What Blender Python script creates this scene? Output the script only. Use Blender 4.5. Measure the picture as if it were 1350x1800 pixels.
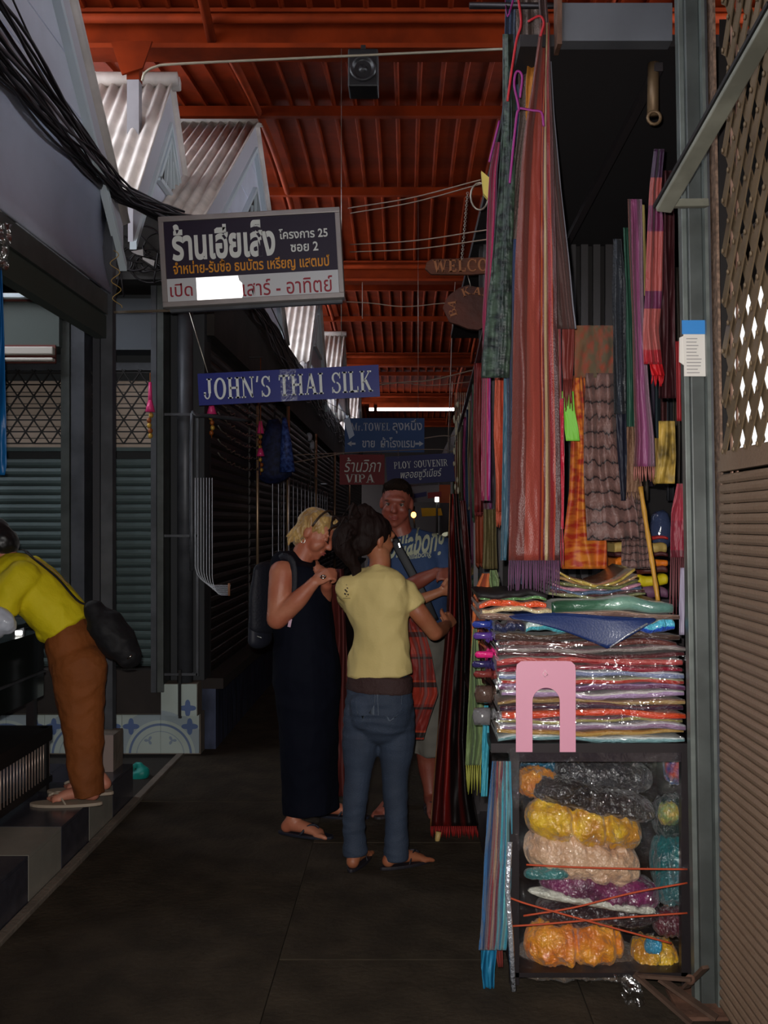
import bpy, bmesh, math, random
from mathutils import Vector, Matrix, noise as mnoise
for _o in list(bpy.data.objects): bpy.data.objects.remove(_o)
SC = bpy.context.scene
COL = SC.collection
R = math.radians; PI = math.pi; TAU = 2*math.pi
def lin(c):
    c /= 255.0
    return c/12.92 if c <= .04045 else ((c+.055)/1.055)**2.4
def C(r, g, b): return (lin(r), lin(g), lin(b), 1.0)
# ---------------------------------------------------------------- camera
cd = bpy.data.cameras.new('camera'); cam = bpy.data.objects.new('camera', cd); COL.objects.link(cam)
cd.lens = 35; cd.sensor_width = 36; cd.sensor_fit = 'AUTO'; cd.clip_end = 200; cd.clip_start = .02
cd.shift_x = -40/1800; cd.shift_y = 20/1800
cam.location = (0, 0, 1.5); cam.rotation_euler = (R(90), 0, 0)
SC.camera = cam
# ---------------------------------------------------------------- daylight
w = bpy.data.worlds.new('sky'); SC.world = w; w.use_nodes = True
bg = w.node_tree.nodes['Background']; bg.inputs[0].default_value = (.86, .91, 1.0, 1); bg.inputs[1].default_value = 5.2
# the photographer's flash, held at the camera
fl = bpy.data.lights.new('camera_flash', 'SPOT'); fl.energy = 325; fl.shadow_soft_size = .012; fl.spot_size = R(90); fl.spot_blend = 1.0; fl.color = (1, .97, .93)
flo = bpy.data.objects.new('camera_flash', fl); COL.objects.link(flo); flo.location = (-.03, .03, 1.56); flo.rotation_euler = (R(84), 0, R(-3))
# exposure
SC.view_settings.view_transform = 'Standard'; SC.view_settings.look = 'None'
SC.view_settings.exposure = 0.0; SC.view_settings.gamma = 1.0; SC.view_settings.use_curve_mapping = False
SC.cycles.use_denoising = True
SC.cycles.max_bounces = 8; SC.cycles.transparent_max_bounces = 24
SC.cycles.sample_clamp_indirect = 4.0
# ---------------------------------------------------------------- helpers
def P(px, py, Y):
    "a point of the place at distance Y, from where the photograph shows it"
    return Vector(((px-715)/1750*Y, Y, 1.5-(py-920)/1750*Y))
def tag(o, label=None, cat=None, group=None, kind=None):
    if label: o['label'] = label
    if cat: o['category'] = cat
    if group: o['group'] = group
    if kind: o['kind'] = kind
    return o
def empty(name, loc=(0,0,0), label=None, cat=None, group=None, kind=None):
    o = bpy.data.objects.new(name, None); COL.objects.link(o); o.location = loc
    o.empty_display_size = .05
    return tag(o, label, cat, group, kind)
def link(name, me, parent=None, loc=None):
    o = bpy.data.objects.new(name, me); COL.objects.link(o)
    if parent is not None:
        o.parent = parent
        o.matrix_parent_inverse = Matrix.Translation(-PW(parent))
    if loc is not None: o.location = loc
    return o
def PW(o):
    v = Vector(o.location)
    return v
class MB:
    "collects shapes in place coordinates and links them as one mesh object"
    def __init__(s): s.v = []; s.f = []; s.uv = {}; s.sm = []; s.mi = []; s.m = 0
    def face(s, idx, smooth=False, uv=None):
        s.f.append(tuple(idx)); s.sm.append(smooth); s.mi.append(s.m)
        if uv: s.uv[len(s.f)-1] = uv
    def poly(s, pts, smooth=False, uv=None):
        b = len(s.v); s.v += [tuple(p) for p in pts]; s.face(range(b, b+len(pts)), smooth, uv)
    def box(s, c, d, M=None):
        b = len(s.v); c = Vector(c)
        for z in (-.5, .5):
            for x, y in ((-.5,-.5),(.5,-.5),(.5,.5),(-.5,.5)):
                p = Vector((x*d[0], y*d[1], z*d[2]))
                if M is not None: p = M @ p
                s.v.append(tuple(c+p))
        for f in ((0,3,2,1),(4,5,6,7),(0,1,5,4),(1,2,6,5),(2,3,7,6),(3,0,4,7)): s.face([b+i for i in f])
        return s
    def span(s, x0, x1, y0, y1, z0, z1): return s.box(((x0+x1)/2,(y0+y1)/2,(z0+z1)/2), (x1-x0,y1-y0,z1-z0))
    def bar(s, a, b, w, h=None, up=(0,0,1)):
        a = Vector(a); b = Vector(b); h = h or w
        d = b-a; L = d.length
        if L < 1e-6: return s
        z = d/L; u = Vector(up)
        if abs(z.dot(u)) > .98: u = Vector((0,1,0)) if abs(z.y) < .9 else Vector((1,0,0))
        x = u.cross(z).normalized(); y = z.cross(x)
        M = Matrix((x,y,z)).transposed()
        return s.box((a+b)/2, (w,h,L), M)
    def prism(s, pts, ext):
        "polygon pts (in order) pushed along ext"
        b = len(s.v); n = len(pts); e = Vector(ext)
        s.v += [tuple(p) for p in pts] + [tuple(Vector(p)+e) for p in pts]
        s.face([b+i for i in range(n)][::-1]); s.face([b+n+i for i in range(n)])
        for i in range(n): s.face((b+i, b+(i+1)%n, b+n+(i+1)%n, b+n+i))
        return s
    def rings(s, rs, cap=True, smooth=True, closed=True):
        "rs: list of rings (lists of points, same length)"
        b = len(s.v); n = len(rs[0]); m = len(rs)
        for r in rs: s.v += [tuple(p) for p in r]
        k = n if closed else n-1
        for j in range(m-1):
            for i in range(k):
                i2 = (i+1) % n
                s.face((b+j*n+i, b+j*n+i2, b+(j+1)*n+i2, b+(j+1)*n+i), smooth,
                       [(i/k, j/(m-1)), ((i+1)/k, j/(m-1)), ((i+1)/k, (j+1)/(m-1)), (i/k, (j+1)/(m-1))])
        if cap and closed:
            s.face([b+i for i in range(n)][::-1], smooth); s.face([b+(m-1)*n+i for i in range(n)], smooth)
        return s
    def tube(s, pts, r, n=8, cap=True, ratio=1.0, side=None):
        pts = [Vector(p) for p in pts]; m = len(pts)
        rr = r if isinstance(r, (list, tuple)) else [r]*m
        rs = []; prev = None
        for i, p in enumerate(pts):
            t = (pts[min(i+1, m-1)] - pts[max(i-1, 0)])
            t = t.normalized() if t.length > 1e-9 else Vector((0,0,1))
            if side is not None: x = Vector(side)
            else: x = prev if prev is not None else (Vector((0,0,1)) if abs(t.z) < .9 else Vector((1,0,0)))
            x = (x - t*x.dot(t))
            x = x.normalized() if x.length > 1e-6 else t.orthogonal().normalized()
            y = t.cross(x); prev = x
            a = rr[i] if isinstance(rr[i], (tuple, list)) else (rr[i], rr[i]*ratio)
            rs.append([p + x*math.cos(TAU*k/n)*a[0] + y*math.sin(TAU*k/n)*a[1] for k in range(n)])
        return s.rings(rs, cap)
    def ball(s, c, r, n=10, m=7, M=None):
        c = Vector(c); r = r if isinstance(r, (tuple, list)) else (r, r, r); rs = []
        for j in range(m+1):
            t = PI*(j/m); t = min(max(t, .02), PI-.02)
            ring = []
            for k in range(n):
                p = Vector((r[0]*math.sin(t)*math.cos(TAU*k/n), r[1]*math.sin(t)*math.sin(TAU*k/n), -r[2]*math.cos(t)))
                if M is not None: p = M @ p
                ring.append(c+p)
            rs.append(ring)
        return s.rings(rs)
    def grid(s, fn, nu, nv, smooth=True):
        b = len(s.v)
        for j in range(nv+1):
            for i in range(nu+1): s.v.append(tuple(fn(i/nu, j/nv)))
        for j in range(nv):
            for i in range(nu):
                q = b+j*(nu+1)+i
                s.face((q, q+1, q+nu+2, q+nu+1), smooth, [(i/nu, j/nv), ((i+1)/nu, j/nv), ((i+1)/nu, (j+1)/nv), (i/nu, (j+1)/nv)])
        return s
    def mesh(s, name, mats):
        me = bpy.data.meshes.new(name); me.from_pydata(s.v, [], s.f)
        me.polygons.foreach_set('use_smooth', s.sm)
        if not isinstance(mats, (list, tuple)): mats = [mats]
        for m in mats: me.materials.append(m)
        if len(mats) > 1: me.polygons.foreach_set('material_index', s.mi)
        if s.uv:
            l = me.uv_layers.new(name='UVMap').data
            for fi, uv in s.uv.items():
                st = me.polygons[fi].loop_start
                for k, q in enumerate(uv): l[st+k].uv = q
        me.update(); return me
    def build(s, name, mats, parent=None, solid=0, bevel=0, sub=0):
        o = link(name, s.mesh(name, mats), parent)
        if solid:
            m = o.modifiers.new('s', 'SOLIDIFY'); m.thickness = solid; m.offset = 0
        if bevel:
            m = o.modifiers.new('b', 'BEVEL'); m.width = bevel; m.segments = 2; m.limit_method = 'ANGLE'
        if sub:
            m = o.modifiers.new('ss', 'SUBSURF'); m.levels = sub; m.render_levels = sub
        return o
def rnd(a, b): return random.uniform(a, b)
def lerp(a, b, t): return a+(b-a)*t
def interp(tab, t):
    "tab: [(t, v...)] piecewise linear"
    if t <= tab[0][0]: return tab[0][1:]
    for a, b in zip(tab, tab[1:]):
        if t <= b[0]:
            k = (t-a[0])/max(b[0]-a[0], 1e-9)
            return tuple(lerp(x, y, k) for x, y in zip(a[1:], b[1:]))
    return tab[-1][1:]
def smooth_path(pts, k=6):
    "Catmull-Rom through pts"
    pts = [Vector(p) for p in pts]; out = []
    q = [pts[0]*2-pts[1]] + pts + [pts[-1]*2-pts[-2]]
    for i in range(1, len(q)-2):
        for j in range(k):
            t = j/k; a, b, c, d = q[i-1:i+3]
            out.append(.5*((2*b)+(c-a)*t+(2*a-5*b+4*c-d)*t*t+(3*b-a-3*c+d)*t**3))
    out.append(pts[-1]); return out
# ---------------------------------------------------------------- materials
_mats = {}
def mat(name, col, rough=.6, metal=0, coat=0, bump=0, bscale=60, var=0, vscale=8, vcol=None, emit=0, sheen=0, coatr=.08, stretch=None, spec=.5, coords='Object', bd=.01):
    if name in _mats: return _mats[name]
    m = bpy.data.materials.new(name); m.use_nodes = True; nt = m.node_tree; N = nt.nodes; L = nt.links
    b = N['Principled BSDF']
    b.inputs['Base Color'].default_value = col; b.inputs['Roughness'].default_value = rough; b.inputs['Metallic'].default_value = metal
    b.inputs['Specular IOR Level'].default_value = spec
    if coat: b.inputs['Coat Weight'].default_value = coat; b.inputs['Coat Roughness'].default_value = coatr
    if sheen: b.inputs['Sheen Weight'].default_value = sheen
    if emit: b.inputs['Emission Color'].default_value = col; b.inputs['Emission Strength'].default_value = emit
    tc = N.new('ShaderNodeTexCoord'); mp = N.new('ShaderNodeMapping'); L.new(tc.outputs[coords], mp.inputs[0])
    if stretch: mp.inputs['Scale'].default_value = stretch
    if var:
        n = N.new('ShaderNodeTexNoise'); n.inputs['Scale'].default_value = vscale; n.inputs['Detail'].default_value = 5; L.new(mp.outputs[0], n.inputs[0])
        r = N.new('ShaderNodeValToRGB'); r.color_ramp.elements[0].position = .38; r.color_ramp.elements[1].position = .66
        d = vcol or tuple(c*(1-var) for c in col[:3])+(1,)
        r.color_ramp.elements[0].color = d; r.color_ramp.elements[1].color = col
        L.new(n.outputs[0], r.inputs[0]); L.new(r.outputs[0], b.inputs['Base Color'])
    if bump:
        n2 = N.new('ShaderNodeTexNoise'); n2.inputs['Scale'].default_value = bscale; n2.inputs['Detail'].default_value = 3; L.new(mp.outputs[0], n2.inputs[0])
        bp = N.new('ShaderNodeBump'); bp.inputs['Strength'].default_value = bump; bp.inputs['Distance'].default_value = bd
        L.new(n2.outputs[0], bp.inputs['Height']); L.new(bp.outputs[0], b.inputs['Normal'])
        if coat: L.new(bp.outputs[0], b.inputs['Coat Normal'])
    _mats[name] = m; return m
def ramp_mat(name, stops, axis='x', rough=.5, repeat=1, const=True, bump=.15, bscale=(60, 300), coat=0, warp=0, metal=0, sheen=.2, weave=None):
    "woven stripes: stops [(pos, col)] over the cloth's own u (across) or v (down)"
    if name in _mats: return _mats[name]
    m = bpy.data.materials.new(name); m.use_nodes = True; nt = m.node_tree; N = nt.nodes; L = nt.links; b = N['Principled BSDF']
    b.inputs['Roughness'].default_value = rough; b.inputs['Sheen Weight'].default_value = sheen; b.inputs['Metallic'].default_value = metal
    if coat: b.inputs['Coat Weight'].default_value = coat; b.inputs['Coat Roughness'].default_value = .1
    uv = N.new('ShaderNodeUVMap'); sp = N.new('ShaderNodeSeparateXYZ'); L.new(uv.outputs[0], sp.inputs[0])
    src = sp.outputs[0 if axis == 'x' else 1]
    if warp:
        n = N.new('ShaderNodeTexNoise'); n.inputs['Scale'].default_value = 6; L.new(uv.outputs[0], n.inputs[0])
        a = N.new('ShaderNodeMath'); a.operation = 'MULTIPLY_ADD'; L.new(n.outputs[0], a.inputs[0]); a.inputs[1].default_value = warp; L.new(src, a.inputs[2]); src = a.outputs[0]
        s2 = N.new('ShaderNodeMath'); s2.operation = 'SUBTRACT'; L.new(src, s2.inputs[0]); s2.inputs[1].default_value = warp/2; src = s2.outputs[0]
    if repeat != 1:
        a = N.new('ShaderNodeMath'); a.operation = 'MULTIPLY'; L.new(src, a.inputs[0]); a.inputs[1].default_value = repeat
        f = N.new('ShaderNodeMath'); f.operation = 'FRACT'; L.new(a.outputs[0], f.inputs[0]); src = f.outputs[0]
    r = N.new('ShaderNodeValToRGB'); cr = r.color_ramp; cr.interpolation = 'CONSTANT' if const else 'LINEAR'
    cr.elements[0].position = stops[0][0]; cr.elements[0].color = stops[0][1]
    cr.elements[1].position = stops[1][0]; cr.elements[1].color = stops[1][1]
    for p, c in stops[2:]: e = cr.elements.new(p); e.color = c
    L.new(src, r.inputs[0]); out = r.outputs[0]
    if weave:
        mp = N.new('ShaderNodeMapping'); mp.inputs['Scale'].default_value = weave[0]; L.new(uv.outputs[0], mp.inputs[0])
        n = N.new('ShaderNodeTexNoise'); n.inputs['Scale'].default_value = 1; n.inputs['Detail'].default_value = 2; L.new(mp.outputs[0], n.inputs[0])
        r2 = N.new('ShaderNodeValToRGB'); r2.color_ramp.elements[0].position = .42; r2.color_ramp.elements[1].position = .62
        L.new(n.outputs[0], r2.inputs[0])
        mx = N.new('ShaderNodeMix'); mx.data_type = 'RGBA'; L.new(r2.outputs[0], mx.inputs[0]); L.new(out, mx.inputs[6]); mx.inputs[7].default_value = weave[1]; out = mx.outputs[2]
    L.new(out, b.inputs['Base Color'])
    if bump:
        mp = N.new('ShaderNodeMapping'); mp.inputs['Scale'].default_value = (bscale[0], bscale[1], 1); L.new(uv.outputs[0], mp.inputs[0])
        n = N.new('ShaderNodeTexNoise'); n.inputs['Scale'].default_value = 1; L.new(mp.outputs[0], n.inputs[0])
        bp = N.new('ShaderNodeBump'); bp.inputs['Strength'].default_value = bump; bp.inputs['Distance'].default_value = .01
        L.new(n.outputs[0], bp.inputs['Height']); L.new(bp.outputs[0], b.inputs['Normal'])
    _mats[name] = m; return m
def film_mat(name, op=.16, rough=.12, bscale=14, bump=1.0, tint=(1,1,1,1)):
    "clear crinkled plastic: mostly lets through, glints where its creases face a light"
    if name in _mats: return _mats[name]
    m = bpy.data.materials.new(name); m.use_nodes = True; nt = m.node_tree; N = nt.nodes; L = nt.links
    N.remove(N['Principled BSDF']); o = N['Material Output']
    t = N.new('ShaderNodeBsdfTransparent'); g = N.new('ShaderNodeBsdfGlossy'); mx = N.new('ShaderNodeMixShader')
    t.inputs[0].default_value = tint
    g.inputs['Roughness'].default_value = rough; mx.inputs[0].default_value = op
    tc = N.new('ShaderNodeTexCoord'); v = N.new('ShaderNodeTexNoise'); v.inputs['Scale'].default_value = bscale; v.inputs['Detail'].default_value = 4; v.inputs['Distortion'].default_value = 1.2
    L.new(tc.outputs['Object'], v.inputs[0]); bp = N.new('ShaderNodeBump'); bp.inputs['Strength'].default_value = bump; bp.inputs['Distance'].default_value = .02
    L.new(v.outputs[0], bp.inputs['Height']); L.new(bp.outputs[0], g.inputs['Normal'])
    L.new(t.outputs[0], mx.inputs[1]); L.new(g.outputs[0], mx.inputs[2]); L.new(mx.outputs[0], o.inputs[0])
    _mats[name] = m; return m
# ---------------------------------------------------------------- lettering
def text_mesh(body, size=1.0, shear=0, offset=0, ext=.02, sx=1.0):
    cu = bpy.data.curves.new('t', 'FONT'); cu.body = body; cu.size = size; cu.shear = shear; cu.offset = offset; cu.extrude = ext; cu.resolution_u = 3
    o = bpy.data.objects.new('t', cu); COL.objects.link(o)
    dg = bpy.context.evaluated_depsgraph_get(); ev = o.evaluated_get(dg)
    me = bpy.data.meshes.new_from_object(ev); bpy.data.objects.remove(o); bpy.data.curves.remove(cu)
    for v in me.vertices: v.co.x *= sx
    return me
def put_text(name, body, frame, x0, x1, z0, z1, m, parent, thick=.002, **kw):
    """frame: (origin, right, up, out) ; text fitted in the rectangle x0..x1, z0..z1 of that frame"""
    me = text_mesh(body, **kw); vs = [v.co.copy() for v in me.vertices]
    ax, bx = min(v.x for v in vs), max(v.x for v in vs); ay, by = min(v.y for v in vs), max(v.y for v in vs)
    az, bz = min(v.z for v in vs), max(v.z for v in vs)
    o0, r_, u_, n_ = frame
    for v, c in zip(me.vertices, vs):
        v.co = o0 + r_*(x0+(c.x-ax)/(bx-ax)*(x1-x0)) + u_*(z0+(c.y-ay)/(by-ay)*(z1-z0)) + n_*((c.z-az)/max(bz-az, 1e-6)*thick)
    me.materials.clear(); me.materials.append(m); me.name = name
    return link(name, me, parent)
# slab-serif capitals drawn as strokes: ('s', x0,y0,x1,y1,w) straight, ('a', cx,cy,rx,ry,a0,a1,w) arc, ('f', x,y,w) serif foot
def _S(x, w=.2): return [('s', x, 0, x, 1, w), ('f', x, 0, .36), ('f', x, 1, .36)]
GL = {
 'I': (.36, _S(.18)), 'H': (.92, _S(.18)+_S(.74)+[('s', .18, .5, .74, .5, .1)]),
 'T': (.8, [('s', .4, 0, .4, 1, .2), ('f', .4, 0, .36), ('s', .03, .95, .77, .95, .1), ('s', .05, .75, .05, .97, .07), ('s', .75, .75, .75, .97, .07)]),
 'L': (.74, _S(.2)+[('s', .2, .05, .7, .05, .1), ('s', .68, .02, .68, .28, .07)]),
 'E': (.76, _S(.2)+[('s', .2, .05, .7, .05, .1), ('s', .68, .02, .68, .26, .07), ('s', .2, .95, .66, .95, .1), ('s', .64, .75, .64, .98, .07), ('s', .2, .5, .5, .5, .09), ('s', .52, .38, .52, .62, .07)]),
 'A': (.94, [('s', .14, 0, .45, 1, .09), ('s', .78, 0, .47, 1, .21), ('s', .25, .33, .68, .33, .08), ('f', .14, 0, .3), ('f', .78, 0, .36)]),
 'V': (.94, [('s', .16, 1, .46, .0, .21), ('s', .8, 1, .5, .0, .09), ('f', .16, 1, .36), ('f', .8, 1, .3)]),
 'W': (1.3, [('s', .16, 1, .42, 0, .2), ('s', .66, 1, .42, 0, .09), ('s', .64, 1, .92, 0, .2), ('s', 1.16, 1, .92, 0, .09), ('f', .16, 1, .34), ('f', .64, 1, .3), ('f', 1.16, 1, .28)]),
 'N': (.98, [('s', .16, 0, .16, 1, .09), ('s', .8, 0, .8, 1, .09), ('s', .16, 1, .8, .03, .2), ('f', .16, 0, .32), ('f', .12, 1, .26), ('f', .8, 1, .32)]),
 'K': (.96, _S(.2)+[('s', .25, .42, .74, .97, .09), ('s', .42, .58, .8, 0, .2), ('f', .74, 1, .3), ('f', .8, 0, .32)]),
 'Y': (.9, [('s', .45, 0, .45, .48, .2), ('s', .14, 1, .45, .46, .19), ('s', .78, 1, .45, .46, .09), ('f', .45, 0, .36), ('f', .14, 1, .34), ('f', .78, 1, .28)]),
 'U': (.92, [('s', .2, 1, .2, .35, .2), ('s', .74, 1, .74, .35, .09), ('a', .47, .36, .27, .31, 180, 360, .13), ('f', .2, 1, .36), ('f', .74, 1, .28)]),
 'J': (.66, [('s', .44, 1, .44, .3, .2), ('a', .25, .3, .19, .25, 180, 360, .13), ('f', .44, 1, .38), ('f', .08, .3, .16)]),
 'O': (.94, [('o', .47, .5, .45, .52, .25, .43)]),
 'C': (.86, [('a', .5, .5, .4, .47, 45, 315, .17), ('s', .8, .7, .8, .98, .07)]),
 'S': (.72, [('a', .36, .73, .25, .23, 20, 250, .15), ('a', .36, .27, .26, .24, -160, 85, .15), ('s', .64, .7, .64, .98, .07), ('s', .07, .02, .07, .3, .07)]),
 'P': (.82, _S(.2)+[('a', .42, .72, .28, .24, -90, 90, .15), ('s', .2, .95, .44, .95, .09), ('s', .2, .49, .44, .49, .09)]),
 'R': (.92, _S(.2)+[('a', .42, .74, .26, .22, -90, 90, .15), ('s', .2, .95, .44, .95, .09), ('s', .2, .52, .44, .52, .09), ('s', .48, .52, .78, 0, .19), ('f', .8, 0, .26)]),
 'M': (1.16, [('s', .16, 0, .16, 1, .09), ('s', .16, 1, .56, .05, .18), ('s', .56, .05, .96, 1, .09), ('s', .96, 0, .96, 1, .2), ('f', .16, 0, .3), ('f', .14, 1, .28), ('f', .96, 0, .36), ('f', 1.0, 1, .3)]),
 'r': (.55, [('s', .18, 0, .18, .62, .17), ('f', .18, 0, .32), ('a', .36, .42, .16, .18, 50, 160, .11)]),
 '.': (.3, [('s', .12, 0, .12, .16, .16)]), "'": (.3, [('s', .17, 1.0, .1, .72, .12)]), ' ': (.42, []), 'B': (.86, _S(.2)+[('a', .42, .74, .22, .22, -90, 90, .14), ('a', .42, .27, .28, .24, -90, 90, .15), ('s', .2, .95, .42, .95, .09), ('s', .2, .05, .42, .05, .09), ('s', .2, .51, .44, .51, .09)]),
}
def serif_text(name, body, frame, x0, x1, z0, z1, m, parent, thick=.003, bold=1.0):
    W = sum(GL[c][0]+.1 for c in body)-.1; sx = (x1-x0)/W; sz = z1-z0
    o0, r_, u_, n_ = frame; mb = MB(); cx = 0
    def pt(x, y): return o0 + r_*(x0+(cx+x)*sx) + u_*(z0+y*sz)
    def quad(ps): mb.prism([pt(*p) for p in ps], n_*thick)
    for c in body:
        adv, st = GL[c]
        for q in st:
            if q[0] == 's':
                _, a, b, c2, d, wd = q; wd *= bold
                if abs(b-d) < 1e-6: quad([(a, b-wd/2), (c2, b-wd/2), (c2, b+wd/2), (a, b+wd/2)])
                else: quad([(a-wd/2, b), (a+wd/2, b), (c2+wd/2, d), (c2-wd/2, d)])
            elif q[0] == 'f':
                _, a, b, wd = q; y0, y1 = (0, .07) if b < .5 else (.93, 1)
                if b not in (0, 1): y0, y1 = b-.06, b+.06
                quad([(a-wd/2, y0), (a+wd/2, y0), (a+wd/2, y1), (a-wd/2, y1)])
            elif q[0] == 'a':
                _, ax, ay, rx, ry, a0, a1, wd = q; n = 10; wd *= bold
                for i in range(n):
                    t0, t1 = R(lerp(a0, a1, i/n)), R(lerp(a0, a1, (i+1)/n))
                    g = lambda t, k: (ax+(rx+k*wd*(.35+.65*abs(math.cos(t)))/2)*math.cos(t), ay+(ry+k*wd*.5/2)*math.sin(t))
                    quad([g(t0, 1), g(t1, 1), g(t1, -1), g(t0, -1)])
            else:
                _, ax, ay, ox, oy, ix, iy = q; n = 20
                for i in range(n):
                    t0, t1 = TAU*i/n, TAU*(i+1)/n
                    quad([(ax+ox*math.cos(t0), ay+oy*math.sin(t0)), (ax+ox*math.cos(t1), ay+oy*math.sin(t1)), (ax+ix*math.cos(t1), ay+iy*math.sin(t1)), (ax+ix*math.cos(t0), ay+iy*math.sin(t0))])
        cx += adv+.1
    return mb.build(name, m, parent)
def plaque(Y, pl, pr, ptop, pbot, tilt_px=0, thick=.02, yaw=0):
    "frame of a hanging board: pixel corners at distance Y -> (frame, width, height); origin is the lower left of its face"
    a = P(pl, pbot, Y); b = P(pr, pbot-tilt_px, Y+yaw); r_ = (b-a); w_ = r_.length; r_.normalize()
    n_ = Vector((0,0,1)).cross(r_).normalized()*-1
    if n_.y > 0: n_ = -n_
    u_ = r_.cross(n_); u_ = u_ if u_.z > 0 else -u_
    h_ = (pbot-ptop)/1750*Y
    return (a, r_, u_, n_), w_, h_
def board(fr, x0, x1, z0, z1, d0, d1, mb):
    o0, r_, u_, n_ = fr
    mb.prism([o0+r_*x0+u_*z0+n_*d0, o0+r_*x1+u_*z0+n_*d0, o0+r_*x1+u_*z1+n_*d0, o0+r_*x0+u_*z1+n_*d0], n_*(d1-d0)); return mb
random.seed(7)
# ================================================================ THE SETTING
concrete = mat('concrete', C(66,57,46), .85, bump=.5, bscale=40, var=.45, vscale=5, spec=.2)
concrete2 = mat('concrete_pale', C(128,116,104), .8, bump=.4, bscale=50, var=.3, vscale=6)
joint = mat('joint_dirt', C(42,36,30), .95)
orange = mat('orange_roof_paint', C(128,42,8), .8, spec=.1, var=.45, vscale=3, bump=.25, bscale=9)
orange2 = mat('orange_steel_paint', C(140,48,10), .75, spec=.15, var=.3, vscale=5)
greyblue = mat('grey_blue_paint', C(208,214,236), .5, var=.15, vscale=2, bump=.12, bscale=5)
paleboard = mat('pale_grey_board', C(226,230,244), .5, var=.12, vscale=3)
whitetrim = mat('white_trim', C(214,226,232), .4)
darksteel = mat('dark_grey_steel', C(88,90,96), .45, metal=.3, var=.35, vscale=7)
greensteel = mat('green_grey_steel', C(86,90,88), .42, metal=.25, var=.35, vscale=8)
rust = mat('rusty_steel', C(120,84,66), .75, var=.5, vscale=14, bump=.4, bscale=50)
black = mat('plain_black', C(24,22,22), .7)  # one even near-black shared by small dark parts
# floor: slabs along the passage on a dirt bed
fo = MB().span(-7, 7, -6, 46, -.2, -.018).build('floor', joint); tag(fo, kind='structure')
slab = MB(); slab.span(-.4985, .4985, -.623, .623, -.03, 0); slab_me = slab.mesh('slab', concrete)
for i in range(5):
    for j in range(14):
        o = link('slab', slab_me, fo); o.location = (-.94+i*1.0, 1.0+j*1.25+(.55 if i % 2 else 0), rnd(-.003, .002))
ks = MB().span(-1.488, -1.446, 1, 14, -.03, .012).build('trim_1', concrete2, None, bevel=.004); tag(ks, kind='structure')
# raised platform of the near left block, faced with chequered tiles
pf = MB().span(-5, -1.50, .6, 5.42, 0, .180).build('floor_platform', mat('platform_body', C(44,42,42), .8)); tag(pf, kind='structure')
tl_d = mat('dark_tile', C(66,66,76), .25, var=.3, vscale=20); tl_l = mat('pale_tile', C(150,146,136), .22, var=.12, vscale=9)
for k in range(-5, 4):
    y0 = 3.92+.375*k
    for r in range(4):
        m = tl_l if (k+r) % 2 == 0 else tl_d
        if r == 0: MB().span(-1.502, -1.490, y0+.003, y0+.372, .01, .176).build('tile', m, pf)
        x0 = -1.490-.375*r
        MB().span(x0-.372, x0, y0+.003, y0+.372, .178, .192).build('tile', tl_d if (k+r) % 2 == 0 and k > 0 else m, pf)
# ---- roof: vaulted bays of orange sheet between steel beams
YB = [-5.8, .3, 6.4, 12.5, 19.2, 25.2, 31.2, 37.2]
ce = empty('ceiling', (0, 0, 4.7), kind='structure')
for b in range(7):
    ya, yb = YB[b], YB[b+1]
    mb = MB(); ns = 14; wd = .18
    prof = [(0, 0), (wd*.78, 0), (wd*.84, -.03), (wd*.94, -.03), (wd, 0)]
    def vz(t): return 4.80+.30*math.sin(PI*t)
    bb = len(mb.v)
    for j in range(ns+1):
        t = j/ns
        for (x, z) in prof: mb.v.append((x, lerp(ya, yb, t), vz(t)+z))
    for j in range(ns):
        for i in range(4):
            q = j*5+i; mb.face((q, q+1, q+6, q+5), False)
    me = mb.mesh('roof_panel', orange)
    for k in range(32):
        o = link('roof_panel', me, ce); o.location = (-2.40+.18*k, 0, 0)
    for t in (1/3, 2/3):
        y = lerp(ya, yb, t); MB().span(-2.3, 3.4, y-.03, y+.03, vz(t)-.12, vz(t)-.035).build('purlin', orange, ce)
    for sx in (-1.25, 1.25):
        MB().tube([(sx, lerp(ya, yb, t/12), vz(t/12)-.09-(.12 if t in (0, 12) else 0)) for t in range(13)], .032, 8).build('arched_pipe', orange2, ce)
for i, y in enumerate(YB[2:]):
    bm_ = empty('trim_2' if i == 0 else 'trim_%d' % (i+2), (0, y, 4.6), kind='structure')
    MB().span(-3.6, 3.6, y-.02, y+.10, 4.56, 4.76).build('beam', orange, bm_)
    MB().span(-3.6, 3.6, y-.06, y+.14, 4.53, 4.56).build('flange', orange2, bm_)
    MB().span(-3.6, 3.6, y-.06, y+.14, 4.76, 4.785).build('flange', orange2, bm_)
    MB().tube([(-3.6, y-.09, 4.70), (3.6, y-.09, 4.70)], .03, 8).build('pipe', orange2, bm_)
# steel column of the roof, standing on the second block
cl = MB().span(-1.765, -1.69, 6.28, 6.355, 3.44, 4.3).build('trim_20', mat('column_paint', C(150,146,150), .5, metal=.2, var=.15, vscale=6)); tag(cl, kind='structure')
cb = MB(); cb.span(-1.767, -1.688, 6.278, 6.357, 4.3, 4.53); cb.build('painted_top', orange2, cl)
cb = MB(); cb.prism([(-1.86,6.25,4.53), (-1.60,6.25,4.53), (-1.66,6.25,4.36), (-1.79,6.25,4.32)], (0,.02,0)); cb.build('bracket', orange, cl)
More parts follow.
